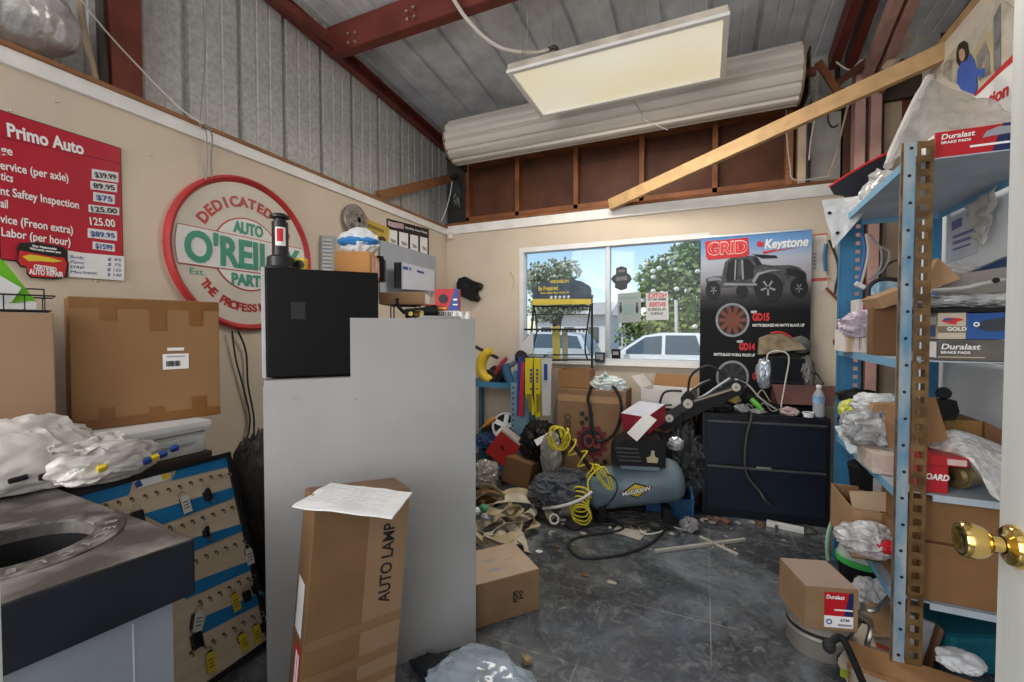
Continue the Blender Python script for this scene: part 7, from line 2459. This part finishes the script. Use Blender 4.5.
# second shelf, far half seen from the front
ym = 2.40
t, s_ = ycart('plain brown carton standing on the second shelf beside the near upright', 872, 899, 306, 356, 2.25, .07, card3, z2, tape_top=False)
for i, (u0, u1, vt, m_, nm, lb) in enumerate(((843.5, 847.5, 330, cardw, 'white', 'white'), (848, 854, 334, mat('carton_sand', (.45, .33, .22), .6), 'tan', 'tan'), (854.5, 861, 334, mat('carton_white', (.62, .58, .56), .5), 'white', 'red-edged white'), (861.5, 867, 337, mat('carton_white', (.62, .58, .56), .5), 'white', 'white and orange'), (867, 872.5, 331, cardw, 'white', 'white and green'))):
    t, s_ = ycart('narrow %s parts carton, %s in the row on the second shelf' % (lb, ('first', 'second', 'third', 'fourth', 'last')[i]), u0, u1, vt, 352, 2.56 - .03 * i, .16, m_, z2, tape_top=False, bev=.0015, group='narrow cartons on the second shelf')
    if i in (2, 3, 4):
        patch_on(t, s_, 'F', s_[0] * .3, 0, s_[0] * .3, s_[2] * .8, (sred, mat('carton_orange', (.45, .14, .04), .5), mat('carton_green', (.08, .25, .18), .5))[i - 2], 'colour_edge')
lump('purple_bag', 'pale purple plastic bag lying on the row of narrow cartons on the second shelf', 'bag', aty(861, 337, 2.5), (.19, .16, .13), 135, mat('lilac_film', (.46, .38, .47), .3, c2=(.62, .55, .62), scale=12), .3, 1.8, 5)
t, s_ = ycart('small red and white carton above the pale purple bag on the second shelf', 858, 881, 299, 312, 2.66, .12, mat('carton_white', (.62, .58, .56), .5), None, tape_top=False, bev=.002)
patch_on(t, s_, 'F', .01, -.012, s_[0] * .8, s_[2] * .6, sred, 'red_panel')
o = carton('opened brown carton leaning on top of the plain brown carton on the second shelf', aty(889, 304, 2.26), (.11, .13, .05), rot=(0, -24, 8), m=card2, tape_top=False)
t, s_ = ycart('small blue carton behind the leaning brown carton on the second shelf', 879, 897, 279, 293, 2.55, .12, mat('carton_sky', (.10, .30, .48), .5, c2=(.45, .55, .62), scale=18), None, tape_top=False, bev=.002)
wire('black_hose', 'black hose bent over the small blue carton at the far end of the second shelf', 'hose', yp([(868, 296), (869, 287), (876, 281), (886, 279), (898, 280)], 2.42), .010, 'black')
for i, (pts_, m_, lb) in enumerate((([(862, 234), (865, 250), (862, 268), (858, 284)], mat('lead_blue', (.03, .10, .30), .4), 'blue lead with a white plug hanging at the far end of the shelving'), ([(866, 234), (868, 252), (864, 272), (860, 286)], 'white', 'white lead hanging beside the blue one at the far end of the shelving'), ([(870, 234), (878, 245), (889, 252), (886, 266), (876, 276), (868, 280)], 'grey', 'grey lead looping wide at the far end of the shelving'), ([(872, 238), (881, 250), (880, 268), (870, 279)], 'grey', 'inner grey lead looping at the far end of the shelving'), ([(884, 282), (885, 268), (892, 262), (897, 260)], 'black', 'black cable coil behind the near upright'))):
    wire('hanging_lead', lb, 'lead', yp(pts_, 2.74), .007 if i < 2 else .005, m_)
q = aty(860, 286, 2.72)
o = MB().beam(q + V((-.02, 0, .015)), q + V((.02, 0, -.01)), .022, .022, bev=.004).build('white_plug', wp)
tag(o, 'white plug at the lower end of the hanging blue lead', 'plug')

# third shelf
z3 = shelfz[2] + .001
t = thing('cardboard_piece', 'brown cardboard piece standing tilted behind the rusty upright on the third shelf', 'cardboard', aty(935, 442, 2.0))
MB().poly([aty(u, v, 2.02) for u, v in ((918, 398), (934, 396.5), (947, 439), (925, 443), (916, 443))], .012).build('panel', card, t, world=True)
t, s_ = ycart('low brown carton along the right wall on the third shelf', 944, 983, 420, 446, 2.25, .16, mat('cardboard_ochre', (.30, .16, .05), .75, var=.12), None, tape_top=False)
MB().poly([aty(u, v, 2.24) for u, v in ((983, 421), (1010, 434), (1010, 450), (983, 446))], .01).build('side_flap', card3, t, world=True)
t = thing('camera_unit', 'small black gadget with a round lens standing on the low brown carton', 'gadget', aty(945, 418, 2.3))
b = MB()
b.poly([aty(u, v, 2.28) for u, v in ((934, 398), (950, 399), (953, 410), (949, 418), (936, 418))], .05)
b.build('gadget_body', blackp, t, world=True)
c_ = aty(943.5, 393, 2.26)
MB().lathe([(0, -.02), (.022, -.02), (.024, .0), (.019, .012), (0, .012)], Matrix.Translation(c_) @ frame((-.3, -.9, .2)), 20).build('lens_ring', blackp, t, True, world=True)
MB().lathe([(.012, 0), (.018, -.004), (.018, .004), (.012, 0)], Matrix.Translation(aty(952, 413, 2.26)) @ frame((-.3, -.9, .2)), 16).build('side_ring', blackr, t, world=True)
rb = mat('red_carton', (.40, .010, .016), .35, var=.06)
t, s_ = ycart('bright red lidded carton with white lettering on the near end of the third shelf', 917, 948, 459, 488.5, 1.955, .16, rb, z3, tape_top=False, bev=.002)
a = aty(966, 455, 1.94).x - aty(917, 455, 1.94).x
MB().box((a / 2 - s_[0] / 2, -.005, s_[2] + .012), (a, .18, .030), bev=.002).build('lid', rb, t)
MB().box((a - s_[0] / 2 - .03, -.096, s_[2] + .012), (.05, .002, .02)).build('lid_label', mat('label_pink', (.58, .42, .40), .5), t)
words(t, s_, 'F', .012, .004, 'OARD', .020, .062, white, shear=.2, bold=.03)
c0_, c1_ = aty(955, 477, 2.03), aty(985, 474, 2.16)
c0_.z = c1_.z = z3 + .047
t = thing('filter_canister', 'brass-ended metal canister lying beside the bright red carton', 'canister', V((c0_.x, c0_.y, z3)))
MB().cyl(c0_, c0_.lerp(c1_, .4), .045, n=24).build('brass_end', mat('dull_gold', (.42, .34, .16), .3, .8), t, True, world=True)
MB().cyl(c0_.lerp(c1_, .4), c1_ + (c1_ - c0_) * .3, .043, n=24).build('steel_body', mat('dull_steel', (.42, .40, .36), .35, .7), t, True, world=True)
MB().lathe([(.012, .0), (.036, 0), (.04, -.012), (.03, -.02), (.012, -.02)], Matrix.Translation(c0_) @ frame(c1_ - c0_), 22).build('end_cap', mat('dark_brass', (.20, .14, .06), .35, .7), t, True, world=True)
bw_m = mat('bubble_wrap', (.64, .60, .58), .25, c2=(.86, .83, .81), scale=60, alpha=.92, bump=.6, spec=.9, det=1)
t = thing('bubble_wrap', 'sheet of bubble wrap spilling over the third shelf edge by the right wall', 'bubble wrap', aty(970, 470, 2.0))
g_ = [[(922, 443, 2.12), (940, 432, 2.1), (954, 429, 2.1), (975, 434, 2.12), (1008, 448, 2.14)],
      [(928, 448, 2.08), (948, 444, 2.02), (966, 446, 2.0), (985, 450, 2.02), (1010, 458, 2.06)],
      [(936, 450, 2.06), (958, 453, 1.97), (974, 460, 1.94), (990, 468, 1.96), (1012, 474, 2.0)],
      [(956, 453, 2.03), (972, 464, 1.95), (982, 476, 1.91), (995, 486, 1.91), (1012, 490, 1.95)],
      [(975, 470, 2.0), (984, 482, 1.93), (990, 493, 1.90), (1000, 501, 1.90), (1013, 503, 1.93)]]
gp_ = [[aty(*q) for q in r_] for r_ in g_]


def patch_fn(u, v):
    i, j = min(int(u * 4), 3), min(int(v * 4), 3)
    fu, fv = u * 4 - i, v * 4 - j
    p = gp_[i][j].lerp(gp_[i + 1][j], fu).lerp(gp_[i][j + 1].lerp(gp_[i + 1][j + 1], fu), fv)
    n_ = noise.noise(p * 18) * .008
    return p + V((0, -1, .6)) * n_


o = MB().grid(patch_fn, 32, 32).build('wrap_sheet', bw_m, t, True, world=True)
md = o.modifiers.new('thick', 'SOLIDIFY')
md.thickness = .004
# third shelf, far half
t = thing('cardboard_box', 'opened brown carton wedged behind the near upright on the third shelf', 'box', aty(885, 448, 2.2))
MB().poly([aty(u, v, 2.2) for u, v in ((887, 403), (899, 400), (900, 450), (888, 446), (884, 420))], .14).build('box_body', card, t, world=True)
MB().poly([aty(u, v, 2.3) for u, v in ((868, 408), (870, 402), (888, 402), (887, 416), (866, 414))], .05).build('box_flap', card2, t, world=True)
lump('clear_bag', 'white crinkled film heaped at the far end of the third shelf', 'bag', aty(880, 414, 2.45), (.22, .18, .10), 141, mat('white_film', (.58, .60, .63), .4, c2=(.72, .74, .76), scale=14, spec=.4), .3, 1.8, 5)
lump('clear_bag', 'clear bag of metal parts in the middle of the third shelf', 'bag', aty(873, 446, 2.3), (.24, .2, .17), 142, mat('parts_in_film', (.20, .20, .21), .35, c2=(.46, .47, .49), scale=18, spec=.4), .25, 2, 5)
lump('yellow_tool', 'yellow and black tool at the far end of the third shelf', 'tool', aty(850, 418, 2.68), (.11, .1, .10), 143, mat('tool_lime', (.55, .55, .05), .4, c2=(.65, .68, .25), scale=12), .25, 2, 4)
lump('black_tool', 'black tool lying behind the yellow one on the third shelf', 'tool', aty(858, 402, 2.72), (.20, .08, .07), 144, blackp, .3, 2.5, 4)
o = MB().tube([aty(841, 419, 2.55), aty(850, 421, 2.5), aty(860, 430, 2.42), aty(869, 437, 2.38)], .022, 10, 5).build('black_hose', blackr, None, True)
tag(o, 'thick black hose end poking out of the third shelf over a pale film', 'hose')
t = thing('plastic_film', 'pale blue translucent film hanging off the third shelf front edge', 'film', aty(850, 455, 2.5))
MB().sheet(aty(834, 427, 2.62), aty(853, 454, 2.5), aty(884, 446, 2.3), aty(846, 420, 2.58), 14, 14, .03, 2, 12).build('film_sheet', mat('pale_blue_film', (.48, .55, .62), .25, c2=(.62, .68, .72), scale=10, alpha=.9), t, True, world=True)
t, s_ = ycart('low white and red parts carton lying on the third shelf near the near upright', 873, 899, 447, 467, 2.12, .2, mat('carton_offwhite', (.60, .55, .50), .5, c2=(.52, .38, .33), scale=25), z3, tape_top=False, bev=.002)
# fourth shelf
z4 = shelfz[3] + .001
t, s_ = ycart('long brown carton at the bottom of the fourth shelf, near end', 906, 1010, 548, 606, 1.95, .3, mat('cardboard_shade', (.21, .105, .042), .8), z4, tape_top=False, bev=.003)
h4 = z4 + s_[2] + .001
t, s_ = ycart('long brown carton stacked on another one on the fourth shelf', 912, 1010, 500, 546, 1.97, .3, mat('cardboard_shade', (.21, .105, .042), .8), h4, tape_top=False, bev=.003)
t = thing('cardboard_box', 'brown carton with an open pale flap sticking out of the fourth shelf', 'box', (XF + .10, 2.36, z4))
shell((.30, .34, .20), .004).build('box_body', card2, t)
MB().poly([aty(u, v, 2.22) for u, v in ((849, 491), (896, 492), (896, 520), (855, 523))], .004).build('pale_flap', mat('cardboard_sand', (.48, .35, .23), .75, var=.06), t, world=True)
MB().poly([aty(u, v, 2.45) for u, v in ((840, 494), (845, 486), (874, 493), (850, 500))], .004).build('back_flap', card, t, world=True)
MB().poly([aty(u, v, 2.48) for u, v in ((834, 492), (849, 500), (848, 510), (835, 503))], .004).build('end_flap', card3, t, world=True)
t = thing('black_tub', 'black tub with a white label behind the open carton on the fourth shelf', 'tub', aty(877, 500, 2.55))
c_ = aty(876, 500, 2.55)
MB().lathe([(0, 0), (.085, 0), (.10, .13), (.105, .15), (.09, .16), (0, .165)], Matrix.Translation(V((c_.x, 2.58, c_.z))), 24).build('tub_body', blackp, t, True, world=True)
MB().poly([aty(u, v, 2.46) for u, v in ((873, 478), (894, 479), (894, 497), (873, 495))], .003).build('white_label', cardw, t, world=True)
lump('clear_bag', 'clear bag with red bits hanging out of the fourth shelf below the open carton', 'bag', aty(868, 553, 2.12), (.22, .2, .13), 151, mat('parts_film_brown', (.27, .25, .24), .3, c2=(.58, .58, .60), scale=18, spec=.5), .28, 2, 5)
lump('red_piece', 'small red piece beside the clear bag on the fourth shelf', 'piece', aty(887, 553, 2.06), (.10, .06, .05), 152, sred, .2, 2, 4)
# under the shelving
t = thing('green_lid_tub', 'black bucket with a bright green rim and domed clear lid under the shelving', 'bucket', V((.72, 2.47, 0)))
cb = atz(853, 590, .05)
cb = V((cb.x + .03, cb.y, 0))
t.scale = (.74, .74, .95)
t.location = cb
MB().lathe([(0, 0), (.10, 0), (.12, .20), (.11, .20), (.09, .01), (0, .01)], None, 28).build('bucket', blackp, t, True)
MB().lathe([(.118, .195), (.132, .20), (.132, .225), (.118, .228)], None, 28).build('green_rim', mat('rim_green', (.06, .45, .10), .4), t, True)
MB().lathe([(.125, .228), (.11, .27), (.07, .295), (0, .30), (0, .225)], None, 28).build('clear_dome', mat('dome_clear', (.48, .54, .50), .2, alpha=.85), t, True)
lump('clear_bag', 'white clear bag on the floor under the shelving by the green-rimmed bucket', 'bag', atz(872, 620, .0), (.17, .16, .19), 154, mat('white_film', (.55, .57, .60), .2), .25, 1.8, 5)
wire('wire_hook', 'bent grey wire rack end under the shelving beside the clear bag', 'wire rack', [atz(u, v, z) for u, v, z in ((862, 607, .2), (872, 611, .2), (882, 604, .22), (891, 596, .24))], .009, keysteel, k=4)
wire('wire_hook', 'bent grey wire loop standing on the flattened cardboard under the shelving', 'wire rack', [atz(u, v, z) for u, v, z in ((858, 612, .18), (868, 618, .16), (871, 628, .12), (867, 645, .06), (868, 652, .03), (858, 652, .02))], .009, keysteel, k=4)
t = thing('cardboard_sheets', 'flattened printed cardboard lying on the floor under the shelving', 'cardboard', atz(880, 660))
MB().poly([atz(u, v, .035) for u, v in ((838, 664), (862, 628), (900, 640), (900, 700), (856, 700))], .02, (0, 0, 1)).build('lower_sheet', mat('cardboard_print', (.50, .43, .34), .7, c2=(.58, .52, .44), scale=9), t, world=True)
MB().poly([atz(u, v, .10) for u, v in ((862, 615), (880, 590), (905, 592), (905, 640), (872, 636))], .012, (0, 0, 1)).build('upper_sheet', card2, t, world=True)
for q, m_ in (((840, 668), (851, 672), (850, 680), (840, 676)), mat('print_lime', (.35, .45, .04), .5)), (((875, 642), (896, 650), (896, 654), (876, 647)), mat('strip_red', (.62, .12, .08), .5)):
    MB().poly([atz(u, v, .0555) for u, v in q], .001, (0, 0, 1)).build('colour_print', m_, t, world=True)
o = carton('open brown carton on the floor at the foot of the near upright', atz(905, 720) + V((.06, -.03, .001)), (.42, .20, .07), -12, card, opened=[('B', 75)])
t = thing('tyre_iron', 'black bent tyre iron standing against the carton at the foot of the shelving', 'tyre iron', atz(860, 690))
MB().tube([atz(830, 645, .20), atz(833, 641, .21), atz(839, 637, .22), atz(845, 642, .21), atz(855, 664, .15), atz(866, 690, .08)], .011, 10, 5).build('bar', blackp, t, True, world=True)
MB().ball(atz(829, 646, .195), (.02, .02, .024), 14).build('socket_end', blackr, t, world=True)
o = MB().poly([aty(u, v, 2.08) for u, v in ((905, 612), (934, 622), (921, 668), (902, 672))], .015).build('white_sheet', mat('panel_white', (.52, .52, .55), .5))
tag(o, 'pale board leaning under the shelving behind the rusty upright', 'board')
o = MB().poly([aty(u, v, 2.06) for u, v in ((936, 622), (940, 626), (924, 676), (919, 676))], .03).build('brown_board', card3)
tag(o, 'thin brown board edge leaning beside the pale board under the shelving', 'board')
o = MB().box(atz(965, 672, .0) + V((.03, .1, .07)), (.26, .2, .14), (0, 0, 20), bev=.02).build('teal_case', mat('teal_plastic', (.01, .12, .17), .5))
tag(o, 'dark teal plastic case on the floor under the shelving by the right wall', 'case')
lump('plastic_film', 'scrap of shiny film lying on the dark teal case', 'film', atz(960, 668, .142), (.13, .12, .05), 158, mat('white_film', (.55, .57, .60), .2), .3, 2, 4)
wire('green_rope', 'pale green cord hanging from the fourth shelf at the far upright', 'cord', [aty(843, 511, 2.78), aty(835, 516, 2.74), aty(829, 530, 2.72), aty(827, 545, 2.7), aty(828, 560, 2.7)], .009, mat('cord_green', (.30, .52, .34), .4))
# parts carton on the drum
dc = atz(817, 645)
t = thing('metal_drum', 'low round grey metal drum on the floor under the parts carton', 'drum', dc)
drm_ = mat('drum_grey', (.27, .25, .22), .5, .35, var=.15)
MB().lathe([(0, 0), (.10, 0), (.105, .01), (.105, .07), (.110, .078), (.105, .086), (.105, .15), (.108, .16), (.10, .165), (0, .165)], None, 36).build('drum_body', drm_, t, True)
MB().lathe([(.1052, .088), (.107, .09), (.107, .1), (.1052, .102)], None, 36).build('dark_band', blackr, t, True)
zb = .167
fa, fb = atz(805, 628.5, zb), atz(858, 633, zb)
vx = (fb - fa).normalized()
vy = V((-vx.y, vx.x, 0))
hh = .155
bk = atz(782, 559, zb + hh)
dep = max(.2, (bk - fa).dot(vy))
sz = ((fb - fa).length, dep, hh)
cc_ = fa + vx * sz[0] / 2 + vy * dep / 2
t = carton('brown parts carton with a red and navy label, balanced on the grey drum', (cc_.x, cc_.y, zb), sz, math.degrees(math.atan2(vx.y, vx.x)), mat('cardboard_worn', (.36, .225, .12), .8, var=.1), tape_top=False, bev=.003)
patch_on(t, sz, 'T', 0, 0, sz[0] * .98, sz[1] * .98, mat('cardboard_top', (.32, .24, .195), .75, var=.06), 'lid_flaps')
lw, lh, lu = .095, .128, .022
patch_on(t, sz, 'F', lu, .0, lw, lh, sred, 'red_label')
MB().prism([(.018, -.02), (.0475, -.02), (.0475, .064), (.035, .064)], .0006, FM(sz, 'F', lu, 0, .002)).build('navy_field', snavy, t)
patch_on(t, sz, 'F', lu, -.042, lw, .042, white, 'white_field', .0022)
words(t, sz, 'F', lu - .012, .048, 'Duralast', .014, .06, white, bold=.02, shear=.15, z=.003)
patch_on(t, sz, 'F', lu + .015, .002, .06, .005, white, 'white_bar', .003)
b = MB()
b.text('6738', FM(sz, 'F', lu + .02, -.034, .0035), .012, .03, 'CENTER', bold=.03)
b.build('part_number', blackk, t)
MB().ring2d((lu - .032, -.042), .006, .010, .0006, FM(sz, 'F', 0, 0, .0034), 16).build('seal_print', bluek, t)
patch_on(t, sz, 'F', lu + .02, -.052, .045, .008, greyk, 'small_print', .0034)
o = MB().blob(atz(850, 668), (.09, .08, .05), 160, .3, 2.4, 4).build('dark_rag', mat('dark_cloth', (.02, .022, .028), .8))
tag(o, 'dark rag on the floor between the drum and the flattened cardboard', 'rag')
LB, LF, LS = 42, 32, 78
# ================================================================ light
w = bpy.data.worlds.new('sky')
SC.world = w
w.use_nodes = True
nt = w.node_tree
bg = nt.nodes['Background']
st = nt.nodes.new('ShaderNodeTexSky')
st.sky_type = 'NISHITA'
st.sun_disc = False
st.sun_elevation = R(48)
st.sun_rotation = R(200)
st.air_density = 1.0
st.dust_density = .4
st.ozone_density = 1.2
nt.links.new(st.outputs[0], bg.inputs[0])
bg.inputs[1].default_value = .17
sl = bpy.data.lights.new('sun', 'SUN')
sl.energy = 3.0
sl.angle = R(.6)
sl.color = (1, .95, .87)
so = bpy.data.objects.new('sun', sl)
COL.objects.link(so)
so.rotation_euler = (R(42), R(0), R(-152))
so.rotation_euler = V((.35, .5, -.8)).to_track_quat('-Z', 'Y').to_euler()


def area(name, loc, aim, sx_, sy_, power, col):
    l = bpy.data.lights.new(name, 'AREA')
    l.shape = 'RECTANGLE'
    l.size, l.size_y = sx_, sy_
    l.energy = power
    l.color = col
    o = bpy.data.objects.new(name, l)
    COL.objects.link(o)
    o.location = loc
    o.rotation_euler = (V(aim) - V(loc)).to_track_quat('-Z', 'Y').to_euler()
    return o


area('rear_fill_light', (-.3, -1.75, 1.95), (-.4, 2.6, 1.4), 3.0, 2.8, LB, (1, .96, .91))  # added fill lamp behind the camera, not a visible opening
area('left_fill_light', (-2.0, -1.45, 1.8), (1.1, 2.2, 1.1), 1.4, 2.2, LS, (1, .97, .94))  # second added fill from rear left, brightens the white right wall
area('fixture_lamp', (FX.x, FX.y, FX.z - .02), (FX.x, FX.y, 0), 1.1, .5, LF, (1, .93, .82))
vs = SC.view_settings
SC.display_settings.display_device = 'sRGB'
vs.view_transform = 'Standard'
vs.look = 'None'
vs.gamma = 1
vs.use_curve_mapping = False
vs.exposure = .0
